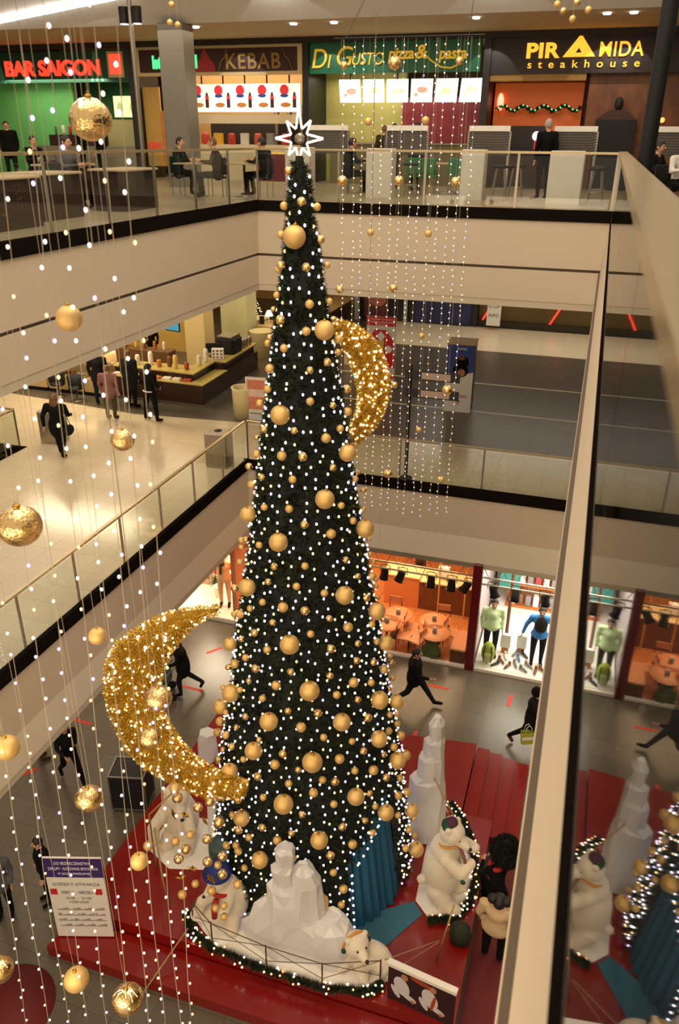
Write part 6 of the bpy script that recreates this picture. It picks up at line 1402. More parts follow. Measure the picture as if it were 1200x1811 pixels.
q = MB(); q.box(-.27, .27, -.010, -.008, .75, .98); q.build('white_band', mat('pale_band', 'e8c9b8', .6, noise=.2), t)
text_mesh('lettering', 'nowosc', .1, PT, t, (-.2, -.011, .2), .36, .002)
tub((-9.85, 21.3, ZM), .36, .95, 'round cream tub seat behind the orange poster stand')
b = thing('litter_bin', 'grey steel litter bin in the corner of the middle gallery beside the glass', 'litter bin', (-8.85, 17.45, ZM), .1)
q = MB(); q.bevbox(-.3, .3, -.28, .28, 0, .95, .03); q.build('bin_body', STEEL, b); q = MB(); q.lathe([(.02,.952),(.1,.952),(.1,.957),(.02,.957)], n=20); q.build('bin_opening', BLACK, b)
b = copy_tree(b, (-14.05, 17.55, ZM), .1, None, 'grey steel litter bin beside the far left opening on the middle floor')
t = thing('sign_post', 'thin black post with direction boards at the edge of the middle gallery', 'sign post', (-3.95, 18.12, ZM))
q = MB(); q.cyl((0,0,0), (0,0,2.95), .045, n=10); q.build('pole', BLACK, t); q = MB(); q.lathe([(.16,0),(.16,.03),(.05,.05)], n=18); q.build('base_plate', BLACK, t)
for z in (2.72, 2.28):
    q = MB(); q.box(-.12, 1.2, -.03, .03, z-.10, z+.12); q.build('sign_board', mat('sign_dark', '2a2422', .5), t); q = MB(); q.box(.28, .98, -.036, -.03, z-.07, z+.09); q.build('sign_face', mat('pinkish_sign', 'b49a88', .6), t)
# far wall of the middle level
b = MB(); b.box(-10.7, -5.0, 36.7, 36.9, ZM, -3.2); struct('wall_back', b, mat('dark_display_wall', '15151c', .3))
for i, (x0, x1, m_, lab) in enumerate([(-10.4,-9.2,mat('poster_pinkdark','5c2a28',.5,noise=.8,nscale=2),'dark poster with a pink figure on the far wall'),(-7.9,-5.3,mat('poster_bluedark','1f2a52',.5,noise=.9,nscale=1.5),'wide dark blue poster on the far wall')]):
    q = MB(); q.box(x0, x1, 36.6, 36.7, ZM+.1, ZM+2.6); o = tag(q.build('wall_poster', m_), lab, 'poster')
    if i == 0: q = MB(); disc(q, (-9.75, ZM+1.7), .3, .5, 36.59); disc(q, (-9.75, ZM+1.0), .42, .35, 36.59); q.build('pictured_figure', mat('pink_figure', 'b56a58', .6), o)
for x in (-10.75, -8.35): q = MB(); q.box(x-.07, x+.07, 36.4, 36.6, ZM, -3.2); tag(q.build('pale_post', mat('pale_frame', 'c9c6b4', .5)), 'pale vertical post before the dark far wall, '+('left' if x < -9 else 'right')+' one', 'post', 'pale posts at the far wall')
b = MB(); b.box(-5.0, 8, 37.2, 37.4, ZM, -3.2); struct('wall_back', b, mat('olive_brown_shopfront', '5e4c20', .45, noise=.5, nscale=.6))
b = MB(); b.box(-5.0, 8, 36.9, 37.2, ZM, ZM+.28); struct('trim_7', b, mat('dark_olive_base', '2e2812', .6))
NEO = mat('red_neon_line', 'ff4a30', .4, emit=1.3, ecol='ff4530')
for i, (p, r_, w) in enumerate([((-4.85,-1.2),(-4.1,0),'leftmost'),((-1.75,-1.1),(-.95,.15),'middle'),((2.1,.2),(2.45,-1.2),'rightmost')]):
    q = MB(); q.tube([(p[0],37.12,-6.4+p[1]-.1),(r_[0],37.12,-6.4+r_[1]+.15)], .05, 6); tag(q.build('neon_line', NEO), w+' slanting red neon line on the olive shopfront', 'neon light', 'red neon lines')
t = poster('notice_stand', 'small white notice with a dark sign on the pale far floor', 'notice', (-4.2, 36.3, ZM), 0, .62, 1.2, .2)
text_mesh('lettering', 'STOP', .24, PT, t, (-.25, -.006, 1.0), .5, .003); text_mesh('lettering', 'INFO', .2, PT, t, (-.22, -.006, .6), .44, .003)
# ================================================================== TOP FLOOR: FOOD COURT
YF = 26.0
# structure of the shop fronts
GRN = mat('dark_green_board', '0c4a34', .45); GRN2 = mat('leaf_green', '6fc06a', .6); GRN3 = mat('deep_green_wall', '14501f', .6); OLV = mat('olive_yellow_wall', 'b3a75e', .6); KBR = mat('kebab_brown', '3a120e', .5); KCR = mat('kebab_cream_frame', 'e6cf98', .5)
b = MB(); b.box(-23, -18.3, YF+.6, YF+.8, ZT, 1.8); struct('wall_back', b, GRN2)
b = MB(); b.box(-18.3, -15.6, YF+1.2, YF+1.4, -.2, 1.8); struct('wall_back', b, GRN3)
b = MB(); b.box(-18.3, -15.6, YF+1.0, YF+1.2, ZT, .55); struct('wall_back', b, mat('khaki_wall', 'b8ac78', .6))
b = MB(); b.box(-15.6, -15.35, YF-.1, YF+1.4, ZT, 2.78); struct('trim_8', b, mat('dark_upright', '2a2622', .5))
b = MB(); b.box(-15.35, -9.5, YF+2.2, YF+2.4, ZT, 2.5); struct('wall_back', b, mat('warm_tan_wall', 'c99f66', .6))
b = MB(); b.box(-9.5, -9.3, YF-.12, YF+2.4, ZT, 2.78); struct('trim_8', b, mat('black_upright', '14110f', .5))
b = MB(); b.box(-9.3, -6.6, YF+1.6, YF+1.8, ZT, 2.0); struct('wall_back', b, OLV)
b = MB(); b.box(-6.6, -3.95, YF+1.2, YF+1.4, ZT, 1.2); struct('wall_back', b, mat('deep_red_wall', '7a1422', .5))
b = MB(); b.box(-3.95, -3.75, YF-.12, YF+1.8, ZT, 2.78); struct('trim_8', b, mat('dark_upright2', '1c120e', .5))
PBR = wood_mat('steakhouse_wood', '7a4418', '5c300f', .45, 1.5, (3, 3, 1)); PDK = mat('steakhouse_dark', '25140d', .5)
b = MB(); b.box(-3.75, 9, YF+1.5, YF+1.7, ZT, 2.78); struct('wall_back', b, PBR)
b = MB(); b.box(-.95, 9, YF+.32, YF+.45, ZT, 1.8); struct('wall_back', b, PBR)
b = MB(); b.box(-23, -18.6, YF, YF+.6, 2.6, 2.78); b.box(-23, 9, YF-.15, YF-.02, 2.62, 2.78); struct('trim_9', b, mat('dark_head_trim', '2c241c', .6))
# signs
NEOR = mat('red_neon_letters', 'ff4a34', .4, emit=1.5, ecol='ff3c28'); NEOG = mat('green_neon_letters', '58ff9a', .4, emit=1.1, ecol='4ef090'); LETY = mat('yellow_letters', 'e8c040', .5, emit=.35, ecol='e8b830'); LETA = mat('amber_lit_letters', 'ffc040', .4, emit=1.25, ecol='ffb030'); LETK = mat('gold_kebab_letters', '9a7a3c', .5)
t = thing('shop_sign', 'dark green snack bar sign with red glowing letters BAR SAIGON', 'shop sign', (-18.2, YF, 1.65))
q = MB(); q.box(-2.7, 2.6, 0, .12, 0, .92); q.build('sign_board', GRN, t); text_mesh('lettering', 'BAR SAIGON', .62, NEOR, t, (-2.25, -.03, .22), 3.75, .03, 1.0, .02)
q = MB(); q.box(1.82, 2.42, -.06, 0, .12, .88); q.build('light_box', mat('cream_box', 'c8b48a', .5), t); q = MB(); q.box(1.90, 2.34, -.08, -.06, .22, .80); q.build('red_light_panel', mat('red_light_panel', 'ff5a3c', .4, emit=1.1, ecol='ff4a30'), t)
q = MB()
for k in range(3): q.vprism([(1.1+k*.2,.02),(1.2+k*.2,.02),(1.35+k*.05,.9),(1.28+k*.05,.9)], -.01, .0)
q.vprism([(-2.7,0),(-2.3,0),(-2.55,.9),(-2.7,.9)], -.01, 0); tag(q.build('pale_green_swirls', mat('pale_green_swirl', '4f9a78', .5), t), kind='stuff')
t = thing('shop_sign', 'brown and cream kebab shop sign with gold KEBAB lettering behind the steel pillar', 'shop sign', (-12.4, YF, 1.8))
q = MB(); q.box(-2.9, 2.88, 0, .15, 0, .86); q.build('frame', KCR, t); q = MB(); q.box(-2.8, 2.7, -.02, 0, .10, .74); q.build('sign_board', KBR, t)
text_mesh('lettering', 'KEBAB', .60, LETK, t, (.32, -.05, .17), 1.85, .02, 1.12, .012); text_mesh('lettering', 'Istanbul', .5, NEOG, t, (-2.3, -.05, .22), 1.0, .02, 1, .02); text_mesh('lettering', 'd', .5, NEOG, t, (-.92, -.05, .22), .22, .02, 1, .02)
for x, m_ in ((-.42, mat('sign_red_arch', 'b0202a', .5)), (1.24, KBR)):
    q = MB(); w = .35 if x < 0 else 1.2; q.vprism([(x-w,.10),(x+w,.10),(x+w-.02,.3),(x+w-.18,.46),(x+w-.3,.66),(x+w-.34,.72),(x-w+.3,.72),(x-w+.18,.46),(x-w+.02,.3)], -.035, -.02); q.build('arch_panel', m_, t)
q = MB()
for x0, sg in ((2.6,1),(-.02,-1),(.0,-1)): q.tube([(x0-.36*sg,-.045,.72),(x0-.3*sg,-.045,.5),(x0-.16*sg,-.045,.4),(x0-.05*sg,-.045,.12)], .015, 5)
q.build('gold_outline', LETK, t)
t = thing('shop_sign', 'green pizza and pasta restaurant sign with yellow lettering', 'shop sign', (-6.7, YF, 1.8))
q = MB(); q.box(-2.68, 2.64, 0, .12, 0, .84); q.build('sign_board', mat('pizza_green', '0a6b48', .4), t)
text_mesh('lettering', 'D', .74, LETY, t, (-2.5, -.04, .15), .48, .02, 1, .0, .2); text_mesh('lettering', 'I', .5, LETY, t, (-2.0, -.04, .15), .12, .02, 1, .0, .2); text_mesh('lettering', 'G', .74, LETY, t, (-1.7, -.04, .2), .5, .02, 1, .0, .2); text_mesh('lettering', 'USTO', .46, LETY, t, (-1.22, -.04, .22), .98, .02, 1, .0, .2)
text_mesh('lettering', 'pizza', .42, LETY, t, (-.1, -.04, .36), .78, .02, 1, .01, .15); text_mesh('lettering', '&', .5, LETY, t, (.72, -.04, .36), .36, .02, 1, .01, .15); text_mesh('lettering', 'pasta', .42, LETY, t, (1.42, -.04, .34), .82, .02, 1, .01, .15)
q = MB(); q.tube([(.95,-.05,.5),(1.2,-.05,.3),(1.5,-.05,.13),(1.8,-.05,.1),(2.1,-.05,.22)], .022, 6); q.build('swoosh', LETY, t)
t = thing('shop_sign', 'dark steakhouse sign with glowing amber PIRAMIDA letters and a pyramid', 'shop sign', (-1.2, YF, 1.72))
q = MB(); q.box(-2.6, 6, 0, .1, 0, .95); q.build('sign_board', PDK, t)
text_mesh('lettering', 'PIR', .5, LETA, t, (-1.56, -.05, .40), .92, .03, 1.05, .018); text_mesh('lettering', 'MIDA', .5, LETA, t, (.42, -.05, .40), 1.16, .03, 1.08, .006); text_mesh('lettering', 'steakhouse', .27, LETA, t, (-1.5, -.05, .14), 3.02, .012, 2.0, .002)
q = MB(); q.vprism([(-.56,.40),(.32,.40),(-.12,.95)], -.06, -.01); q.build('pyramid', LETA, t); q = MB(); q.vprism([(-.22,.5),(-.06,.5),(-.14,.62)], -.065, -.06); q.build('pyramid_eye', PDK, t)
# menu boards
MW = mat('lit_menu_white', 'f4fff0', .4, emit=.75, ecol='f2ffe8'); MRD = mat('menu_red', 'e03038', .5, emit=.5, ecol='e02a34'); MBL = mat('menu_blue', '2b4a9a', .5, emit=.3, ecol='2b4a9a'); MFD = mat('menu_food', 'c8803a', .5, emit=.35, ecol='c8803a'); MCO = mat('menu_bottle', '5a1c28', .5)
for i in range(5):
    x = -13.45+i*.76; w = ['leftmost','second','middle','fourth','rightmost'][i]
    t = thing('menu_board', f'lit menu board with a red disc and a bottle over the kebab counter, {w}', 'menu board', (x, YF+.1, .76), 0, 'lit kebab menu boards')
    q = MB(); q.box(.02, .74, 0, .08, 0, .80); q.build('light_box', MW, t); q = MB(); disc(q, (.22,.62), .15, .15, -.006); q.build('red_disc', MRD, t); q = MB(); disc(q, (.22,.46), .14, .05, -.008); q.build('blue_text_band', MBL, t)
    q = MB(); disc(q, (.26,.2), .17, .07, -.006); q.build('pictured_food', MFD, t); q = MB(); q.box(.36, .40, .02, .05, .8, 1.06); q.build('bracket', DARKMETAL, t); q = MB(); quad_pic(q, [(.5,.12),(.62,.12),(.62,.42),(.585,.56),(.535,.56),(.5,.42)], -.006); q.build('pictured_bottle', MCO, t); q = MB(); quad_pic(q, [(.5,.36),(.62,.36),(.62,.46),(.5,.46)], -.008); q.build('bottle_label', MRD, t)
for i in range(6):
    x = -8.36+i*.74; w = ['leftmost','second','third','fourth','fifth','rightmost'][i]
    t = thing('menu_board', f'slanted white lit menu board over the pizza counter, {w}', 'menu board', (x, YF+.1, 1.02), 0, 'lit pizza menu boards')
    q = MB(); s_ = .05*(2.5-i)/2.5; q.vprism([(.03,0),(.68,0),(.68-s_,.62),(.03-s_,.62)], 0, .08); q.build('light_box', mat('lit_menu_bright', 'fafff2', .4, emit=1.5, ecol='f8ffee'), t); q = MB(); q.box(.33, .37, .0, .04, .6, .80); q.build('bracket', DARKMETAL, t)
    q = MB(); disc(q, (.38,.3+.03*(i % 2)), .16, .09, -.006); disc(q, (.2,.2), .06, .05, -.006); q.build('pictured_food', mat('menu_pale_food'+str(i % 3), ('d98a6a','d8e0a0','e6d0a8')[i % 3], .5, emit=.9, ecol=('e8a890','e4ecb8','f0dcc0')[i % 3]), t)
t = thing('menu_board', 'row of three pale lit menu panels in the green snack bar', 'menu board', (-16.9, YF+.9, .62)); q = MB(); q.box(0, 1.5, 0, .08, 0, .66); q.build('light_box', mat('lit_menu_yellow', 'eef0b0', .4, emit=.8, ecol='f0f2b8'), t)
for k in range(3): q = MB(); disc(q, (.25+k*.5,.3), .12, .16, -.006); q.build('pictured_food', mat('menu_green_food', 'c8d890', .5, emit=.5, ecol='c8d890'), t)
# shop counters and fittings
t = thing('snack_counter', 'kebab counter with a pale pelmet and dark kitchen opening', 'counter', (-11.6, YF-.1, ZT)); q = MB(); q.box(-2.0, 1.9, .3, .9, 0, 1.1); q.build('counter_body', mat('counter_cream', 'd8c8a4', .5), t); q = MB(); q.box(-2.0, 1.95, .0, .3, 1.72, 1.98); q.build('pelmet', mat('pelmet_cream', 'e0cda6', .5), t); q = MB(); q.box(-1.9, 1.7, 1.6, 1.7, 1.1, 1.95); q.build('kitchen_back', mat('kitchen_dark', '2a2320', .5), t)
for i, c in enumerate(['c43a2a','e0b030','b02a26','d8d0c0','c8502a','8a8a88','c43a2a']): small_item('food_container', ['red','yellow','dark red','white','orange','grey','bright red'][i]+' container on the kebab counter, %s from the left' % ['first','second','third','fourth','fifth','sixth','seventh'][i], (-13.2+i*.48, YF+.45, -.2), mat('cont_'+c, c, .4), .26, .26, .34, 'containers on the kebab counter', i % 2 == 0)
for i, x in enumerate((-10.9,-10.45,-10.0)): q = MB(); q.cyl((0,0,0), (0,0,1.1), .09, n=12); tag(q.build('steel_cylinder', STEEL, None, (x, YF+1.2, -.1)), ['left','middle','right'][i]+' steel cylinder in the dark kebab kitchen', 'cylinder', 'steel cylinders of the kebab kitchen')
q = MB(); q.box(-.35, .35, 0, .1, 0, 1.7); tag(q.build('orange_poster', mat('orange_poster', 'cf8240', .5, noise=.3), None, (-14.35, YF+.2, ZT+.4)), 'tall orange panel left of the steel pillar', 'panel'); q = MB(); q.box(-.3, .3, 0, .1, 0, 2.4); p_ = tag(q.build('yellow_banner', mat('yellow_banner', 'c9a050', .5), None, (-15.0, YF+.2, ZT+.4)), 'tall yellow panel with red writing left of the orange panel', 'panel'); text_mesh('lettering', 'KEBAB', .3, MRD, p_, (-.24, -.03, .55), .48, .005)
q = MB(); q.box(-.5, .5, 0, .08, 0, .75); p_ = tag(q.build('maroon_panel', mat('maroon_panel', '6a2024', .5), None, (-9.0, 22.2, ZT+.2)), 'maroon board with a gold edge behind the balustrade, left of the star', 'panel'); q = MB(); q.box(-.54, -.5, -.01, .09, 0, .75); q.box(-.5,.5,-.01,0,.70,.75); q.build('gold_edge', LETY, p_)
t = thing('snack_counter', 'pizza counter with a dark front behind the white blocks', 'counter', (-6.3, YF, ZT)); q = MB(); q.box(-2.4, 2.2, .2, .9, 0, 1.15); q.build('counter_body', mat('counter_olive', '6a6038', .5), t); q = MB(); q.box(-2.4, 2.2, .15, .95, 1.15, 1.2); q.build('worktop', STEEL, t)
t = thing('snack_counter', 'green snack bar counter with drink bottles under the glowing sign', 'counter', (-18.4, YF-.3, ZT)); q = MB(); q.box(-1.2, 2.9, .2, .8, 0, 1.0); q.build('counter_body', mat('counter_grey', '8f8672', .5), t); q = MB(); q.box(-.6, 1.4, .2, .8, 1.0, 1.35); q.build('dark_rack', mat('rack_brown', '3a2418', .5), t); q = MB(); q.box(-1.1, -.3, 1.0, 1.05, .3, 1.5); q.build('yellow_panel', mat('yellow_panel', 'c8b040', .5), t)
for i in range(7): small_item('drink_bottle', ['green','white','red','yellow','brown','green','orange'][i]+' bottle on the snack bar rack, %s from the left' % ['first','second','third','fourth','fifth','sixth','seventh'][i], (-18.8+i*.28, YF+.1, .05), mat('dk_'+['3c7a3c','ddd6c4','a83028','cfae3c','5a3820','3c7a3c','c87430'][i], ['3c7a3c','ddd6c4','a83028','cfae3c','5a3820','3c7a3c','c87430'][i], .3), .12, .12, .3, 'bottles of the snack bar', True)
# steakhouse front
t = thing('fireplace_bar', 'orange lit bar opening of the steakhouse with a gold lintel', 'bar', (-2.4, YF+.5, ZT))
ORP = mat('glowing_orange_panel', 'c85a1c', .5, emit=.22, ecol='d0601c')
q = MB(); q.box(-1.3, 1.3, .5, .6, .3, 2.85); q.build('orange_panel', ORP, t); q = MB(); q.box(-1.35, 1.35, -.45, .1, 2.85, 3.1); q.build('gold_lintel', mat('gold_lintel', 'a07830', .5), t)
q = MB(); q.box(-.75, .35, .2, .5, 0, 1.7); q.build('dark_cabinet', PDK, t); q = MB(); q.box(-1.3, 1.4, -.6, -.1, 0, 1.0); q.build('bar_front', wood_mat('bar_front_wood', '3a1c10', '2a140b', .4, 2, (4,1,1)), t); q = MB(); q.box(-1.35, 1.45, -.65, -.05, 1.0, 1.06); q.build('bar_top', PDK, t)
q = MB(); q.cyl((0,0,0), (0,0,.28), .06, n=10); q.ell((0,0,.36), .13, 12, 8, 1); tag(q.build('ice_cream_lamp', [MRD, mat('white_globe', 'fff4ff', .4, emit=2.2, ecol='f0e8ff')], None, (-2.25, YF+.1, -.24)), 'glowing white globe on a red foot on the steakhouse bar', 'lamp')
q = MB(); q.ell((0,0,0), (.10,.1,.24), 12, 8); tag(q.build('fire_lamp', mat('fire_lamp', 'ffb090', .4, emit=2.5, ecol='ff9070'), None, (-3.5, YF+.9, 1.05)), 'glowing pink flame lamp at the left of the orange bar opening', 'lamp')
for i, (x, c) in enumerate([(-3.3,'a86a3a'),(-3.1,'d8c8a0'),(-1.75,'8a4a2a'),(-1.5,'b88a5a'),(-1.2,'caa070')]): small_item('bar_bottle', 'bottle on the steakhouse bar, %s from the left' % ['first','second','third','fourth','last'][i], (x, YF+.15, -.24), mat('bb_'+c, c, .35), .14, .14, .26, 'bottles on the steakhouse bar', True)
g = thing('pine_garland', 'pine garland with small green lights across the orange bar opening', 'garland', (-2.35, YF+.7, .86)); q = MB(); GP = [(-1.2+2.4*k/24, 0, .07*sin(k*1.05)) for k in range(25)]; q.tube(GP, .025, 6); 
for k in range(420): c = Vector(GP[rf.randrange(25)]); a = rf.uniform(0, 2*pi); needles(q, c+Vector((rf.uniform(-.05,.05), 0, 0)), (0, cos(a), sin(a)), .1, 4, .012)
q.build('pine_branches', GREENS, g); q = MB(); q.ell((0,0,0), .022, 8, 6); lm = q.mesh('garland_light', bulb_mat('green_bulb', '60ff90', 1.6))
for k in range(20): o = bpy.data.objects.new('garland_light', lm); col.objects.link(o); o.parent = g; o.location = (-1.15+k*.12, -.09, .07*sin(k*1.26)+.02)
t = thing('black_cabinet', 'tall black cabinet at the right of the steakhouse', 'cabinet', (-.05, YF, ZT)); q = MB(); q.box(-.58, .5, -.1, .3, 0, 1.85); q.build('cabinet_body', BLACK, t); q = MB(); q.vprism([(-.6,1.85),(.52,1.85),(.2,2.1),(-.25,2.1)], -.1, .3); q.build('cabinet_top', mat('maroon_top', '3a1410', .5), t); q = MB(); q.ell((-.02,0,2.25), (.12,.1,.18), 10, 8); q.build('finial', BLACK, t)
q = MB(); q.ell((0,0,0), .07, 12, 8); tag(q.build('wall_lamp', mat('amber_lamp', 'ffb070', .4, emit=2, ecol='ff9a50'), None, (1.15, YF+.2, .55)), 'small amber lamp on the brown wall at the right picture edge', 'lamp')
# white partition blocks with slatted screens
PG = mat('pale_grey_block', 'd4cbbd', .5); SLT = mat('grey_slats', '57504a', .5)
for i, (x0, x1, y, w) in enumerate([(-7.95,-7.3,20.3,'behind the star'),(-5.72,-5.08,20.0,'second from the left'),(-3.95+.55,-2.85+.0,20.0,'third from the left'),(-1.35,-.6,19.6,'before the steakhouse')]):
    q = MB(); q.bevbox(x0, x1, y, y+.5, ZT, -.2, .02); tag(q.build('partition_block', PG), 'pale waist-high partition block behind the rear balustrade, '+w, 'partition block', 'pale partition blocks')
for i, (x0, x1, w) in enumerate([(-7.75,-6.65,'right of the star'),(-5.6,-4.55,'before the red wall'),(-3.5,-2.5,'before the orange bar'),(-1.45,-.45,'before the black cabinet'),(.8,1.9,'at the right picture edge')]):
    t = thing('slatted_screen', 'grey slatted screen with a white top edge, '+w, 'screen', ((x0+x1)/2, 21.5, ZT), 0, 'grey slatted screens'); h = (x1-x0)/2
    q = MB(); q.box(-h, h, -.03, .08, 1.50, 1.62); q.build('white_top', WHITEP, t)
    q = MB(); q.box(-h+.02, h-.02, .02, .03, .95, 1.5); q.build('screen_panel', mat('screen_grey', '6e675e', .5), t)
    for k in range(9): q = MB(); q.box(-h, h, 0, .02, .97+k*.058, 1.0+k*.058); q.build('slat', SLT, t)
    for s_ in (-1, 1): q = MB(); q.box(s_*h-.03, s_*h+.03, 0, .06, 0, 1.5); q.build('post', STEEL, t)
# pillars and poles
b = MB(); b.bevbox(-12.2, -11.45, 21.9, 22.6, ZT, 2.78, .04); tag(b.build('pillar', mat('grey_steel_cladding', '8f8a80', .35, .5)), 'square grey steel pillar in front of the kebab sign', 'pillar')
t = thing('lamp_pole', 'slim silver pole with two spotlights at the upper left', 'lamp pole', (-10.86, 18.35, ZT))
q = MB(); q.cyl((0,0,0), (0,0,5.4), .055, n=14); q.build('pole', STEEL, t)
for s_ in (-1, 1): q = MB(); q.cyl((s_*.17,0,3.62), (s_*.17,0,3.95), .11, n=14); q.build('spotlight_head', DARKMETAL, t); q = MB(); q.cyl((s_*.17,0,3.61), (s_*.17,0,3.62), .09, n=14); q.build('spotlight_lens', mat('cool_lens', 'e8e8ff', .4, emit=4, ecol='e8e8ff'), t)
q = MB(); q.cyl((-.2,0,3.8), (.2,0,3.8), .03, n=8); q.build('crossbar', DARKMETAL, t)
b = MB(); b.cyl((.47,14,ZT), (.47,14,4.2), .12, n=16); tag(b.build('black_pole', BLACK), 'thick black pole behind the near handrail, upper right', 'pole')
# ceiling lights
DL_ = mat('downlight_disc', 'fff6ee', .4, emit=9, ecol='fff4e8')
for i, (x, y, w) in enumerate([(-8.56,20.8,'middle one'),(-13.95,20.8,'left one'),(-3.08,20.8,'right one')]):
    z = 2.78+(22.3-y)/2.8*1.42
    q = MB(); q.lathe([(.02,0),(.16,0),(.18,.03),(.02,.03)], n=20); o = tag(q.build('ceiling_downlight', DL_, None, (x, y, z-.06)), 'bright downlight on the grey bulkhead, '+w, 'ceiling light', 'downlights on the bulkhead')
    l = bpy.data.lights.new('downlight', 'SPOT'); l.energy = 45; l.spot_size = 1.5; l.color = (1,.92,.82); lo = bpy.data.objects.new('downlight', l); col.objects.link(lo); lo.location = (x, y-.05, z-.22); lo.rotation_euler = (radians(66), 0, 0)
for i, x in enumerate((-11.53,-8.64,-7.5,-3.76,-.63,-.02)):
    q = MB(); q.lathe([(.02,0),(.09,0),(.10,.03),(.02,.03)], n=16); tag(q.build('ceiling_spot', mat('small_spot', 'f4f4ff', .4, emit=6, ecol='eef0ff'), None, (x, 22.9, 2.74)), 'small ceiling spot above the shop signs, '+['over the kebab sign','left over the pizza sign','second over the pizza sign','right over the pizza sign','left over the steakhouse sign','right over the steakhouse sign'][i], 'ceiling light', 'small spots above the signs')
    l = bpy.data.lights.new('sign_spot', 'SPOT'); l.energy = 55; l.spot_size = 1.1; l.color = (1,.95,.9); lo = bpy.data.objects.new('sign_spot', l); col.objects.link(lo); lo.location = (x, 24.8, 2.7); lo.rotation_euler = (radians(42), 0, 0)
q = MB(); q.add([(-19.5,22.2,2.86),(-11.8,19.7,4.12),(-11.8,19.6,4.17),(-19.5,22.1,2.91)], [(0,1,2,3)]); q.v = []; q.f = []; q.m = []; q.sm = []
q.bar((-17.9,22.0,2.93-.06), (-12.4,21.1,3.35-.05), .16, .05); tag(q.build('light_strip', mat('white_light_strip', 'ffffff', .4, emit=6, ecol='fff8f0')), 'long bright white light strip at the upper left corner of the ceiling', 'light strip')
# tables and people of the food court
TBB = mat('dark_booth_panel', '2a1813', .45); TBT = mat('pale_table_top', 'b39a78', .4)
def booth(loc, rz, label, proto=[None]):
    if proto[0] is None:
        t = thing('booth_table', label, 'table', loc, rz, 'booth tables of the food court'); proto[0] = t
        q = MB(); q.bevbox(-.65, .65, -.4, .4, .71, .75, .02); q.build('table_top', TBT, t)
        q = MB(); q.box(-.6, .6, -.36, .36, .0, .71); q.build('dark_base', TBB, t); return t
    return copy_tree(proto[0], loc, rz, None, label)
for x, y, a, w in [(-8.9,10.6,1.57,'nearest, at the left picture edge'),(-9.3,12.3,1.57,'second from the left picture edge'),(-9.1,14.6,1.57,'by the seated person in grey'),(-11.6,16.2,1.57,'set back behind the others')]: booth((x, y, ZT), a, 'dark booth table by the left balustrade, '+w)
def slim_table(loc, label, proto=[None]):
    if proto[0] is None:
        t = thing('bistro_table', label, 'table', loc, 0, 'bistro tables of the food court'); proto[0] = t
        q = MB(); q.bevbox(-.4, .4, -.4, .4, .72, .75, .01); q.build('table_top', TBT, t)
        q = MB(); q.lathe([(.25,0),(.25,.02),(.03,.05),(.03,.72)], n=14); q.build('pedestal', STEEL, t); return t
    return copy_tree(proto[0], loc, 0, None, label)
for x, y, w in [(-9.6,18.6,'between the group of seated people'),(-8.5,19.0,'at the right end of the seated group'),(-6.4,21.9,'right of the star'),(-4.1,22.4,'before the green chairs'),(1.5,19.2,'beyond the black pole at the right edge')]: slim_table((x, y, ZT), 'square bistro table, '+w)
CHB = mat('black_chair', '171413', .6)
def fc_chair(loc, rz, m_, label, grp, cache={}):
    key = m_.name
    if key not in cache:
        t = thing('bistro_chair', label, 'chair', loc, rz, grp); cache[key] = t
        q = MB(); q.bevbox(-.2, .2, -.2, .2, .42, .46, .02); q.build('seat', m_, t); q = MB(); q.bevbox(-.2, .2, .17, .21, .5, .88, .02); q.build('backrest', m_, t)
        for sx in (-1, 1):
            q = MB(); q.cyl((sx*.17,-.17,0), (sx*.17,-.17,.42), .012, n=6); q.build('leg', STEEL, t); q = MB(); q.cyl((sx*.17,.18,0), (sx*.17,.18,.5), .012, n=6); q.build('leg', STEEL, t)
        return t
    return copy_tree(cache[key], loc, rz, None, label, grp)
GCH = mat('green_chair', '17643a', .5)
for i, (x, y, a, w) in enumerate([(-4.85,21.6,.1,'left one'),(-4.4,21.4,-.1,'middle one'),(-3.75,21.6,0,'right one'),(-5.95,21.5,.3,'one left of the pale block')]): fc_chair((x, y, ZT), a+pi, GCH, 'green bistro chair behind the rear balustrade, '+w, 'green bistro chairs')
for i, (x, y, a, w) in enumerate([(-10.15,18.9,1.5,'left of the seated group'),(-9.0,18.5,-1.4,'in the middle of the seated group'),(-8.05,19.1,-1.6,'right end of the seated group'),(-9.6,12.9,0,'between the booth tables'),(1.1,18.6,.5,'beyond the black pole'),(-10.2,14.3,1.5,'under the person in grey')]): fc_chair((x, y, ZT), a, CHB, 'black bistro chair, '+w, 'black bistro chairs')
def stool(loc, label):
    t = thing('bar_stool', label, 'stool', loc, 0, 'bar stools beside the pale blocks'); q = MB(); q.lathe([(.02,.72),(.19,.72),(.2,.77),(.02,.79)], n=20); q.build('seat', BLACK, t)
    for k in range(4): a = pi/4+k*pi/2; q = MB(); q.cyl((.12*cos(a),.12*sin(a),.72), (.24*cos(a),.24*sin(a),0), .013, n=6); q.build('leg', STEEL, t)
    q = MB(); q.tube([(.19*cos(a), .19*sin(a), .28) for a in np.linspace(0, 2*pi, 16)[:-1]], .01, 5, closed=True); q.build('foot_ring', STEEL, t)
for x, y, w in [(-2.45,19.9,'right of the third pale block'),(-2.15,20.6,'before the steakhouse bar'),(-.3,19.5,'right of the last pale block'),(.02-.3,20.6,'before the black cabinet'),(-4.75,20.6,'right of the second pale block')]: stool((x, y, ZT), 'black and chrome bar stool, '+w)
sit = lambda lab, x, y, a, top, hair='dark', **k: person(lab, (x, y, ZT), radians(a), 'sit', top, 'black', hair, 1.72, vox=.03, **k)
sit('seated person in a grey jacket at the booth table by the left balustrade', -10.15, 14.3, 90, 'grey', bulk=1.15)
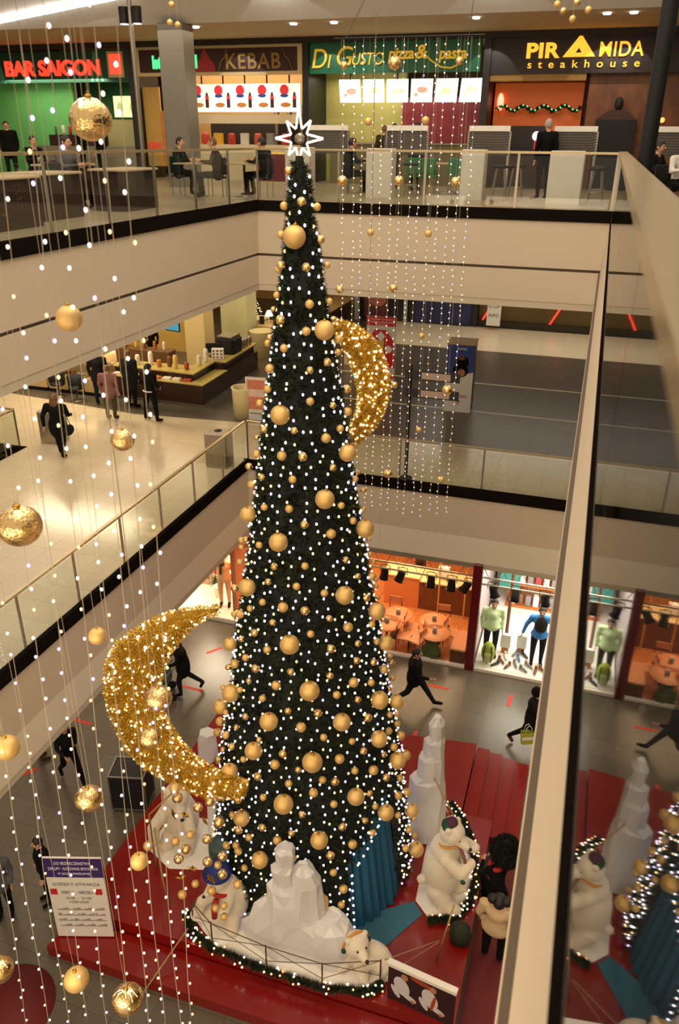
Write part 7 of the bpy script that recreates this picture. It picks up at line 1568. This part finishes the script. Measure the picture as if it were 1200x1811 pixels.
sit('seated person in dark clothes, left end of the food court group', -10.15, 18.9, 90, 'charcoal')
sit('seated person with light hair in the middle of the food court group', -9.0, 18.4, -70, 'brown', 'light')
sit('seated person in black at the right end of the food court group', -8.05, 19.1, -95, 'charcoal', bulk=1.15)
sit('seated person in black at the far left under the green snack bar', -13.4, 17.6, 70, 'black', 'dark')
person('person in black standing before the snack bar, right of the big gold ball', (-16.6, 24.3, ZT), radians(-60), 'stand', 'black', 'black', 'light', 1.72, vox=.03, bulk=1.1)
person('second person in black standing beside the snack bar counter', (-16.1, 24.6, ZT), radians(-100), 'stand', 'black', 'black', 'dark', 1.68, vox=.03)
person('person in a dark coat standing at the left picture edge near the snack bar', (-18.9, 23.6, ZT), radians(40), 'stand', 'black', 'charcoal', 'dark', 1.72, vox=.03, coat=.25, bulk=1.2)
person('person in a red jacket queueing before the pizza counter', (-5.15, 22.9, ZT), radians(160), 'stand', 'red', 'black', 'dark', 1.72, vox=.03, bulk=1.15)
person('person in grey queueing left of the red jacket', (-5.95, 23.6, ZT), radians(190), 'stand', 'grey', 'black', 'dark', 1.70, vox=.03)
person('person in a brown top queueing between grey and black', (-6.4, 24.2, ZT), radians(170), 'stand', 'brown', 'black', 'light', 1.66, vox=.03)
person('person in black with a backpack standing behind the rear balustrade right of the star', (-6.35, 20.9, ZT), radians(120), 'sit', 'black', 'black', 'dark', 1.74, vox=.03, bulk=1.15)
person('waiter in black standing before the black cabinet', (-1.55, 20.9, ZT), radians(200), 'stand', 'black', 'black', 'grey', 1.76, vox=.03)
sit('seated person with white hair beyond the black pole at the right edge', 1.35, 18.6, 30, 'white', 'grey', bulk=1.1)
sit('seated person in black just left of the black pole', .9, 19.6, 60, 'charcoal', bulk=1.15)
q = MB(); q.ell((0,0,.05), (.14,.14,.09), 12, 8); tag(q.build('yellow_bowl', LETY, None, (1.4, 19.0, ZT+.76)), 'yellow bowl on the bistro table beyond the black pole', 'bowl')
# small ornaments high at the top edge
for px, py, k, w in [(303,8,'L','upper of the two left of the middle downlight'),(300,40,'L','lower left of the middle downlight'),(314,44,'L','lower right of the pair left of the middle downlight'),(985,8,'L','left near the top edge over the steakhouse sign'),(1020,4,'S','at the top edge over the steakhouse sign'),(1040,18,'L','right near the top edge over the steakhouse sign'),(1012,34,'L','lower one over the steakhouse sign'),(995,20,'S','in the middle over the steakhouse sign')]:
    p = at(px, py, 11.0); bauble(p, .04, k, 'tiny hanging bauble, '+w, 'tiny baubles near the top edge', 'hanging_bauble'); q = MB(); q.cyl((p[0],p[1],p[2]+.04), (p[0],p[1],4.5), .0015, n=4); tag(q.build('thin_thread', WIRE), 'thin thread of the tiny bauble, '+w, 'thread', 'threads of the tiny baubles')
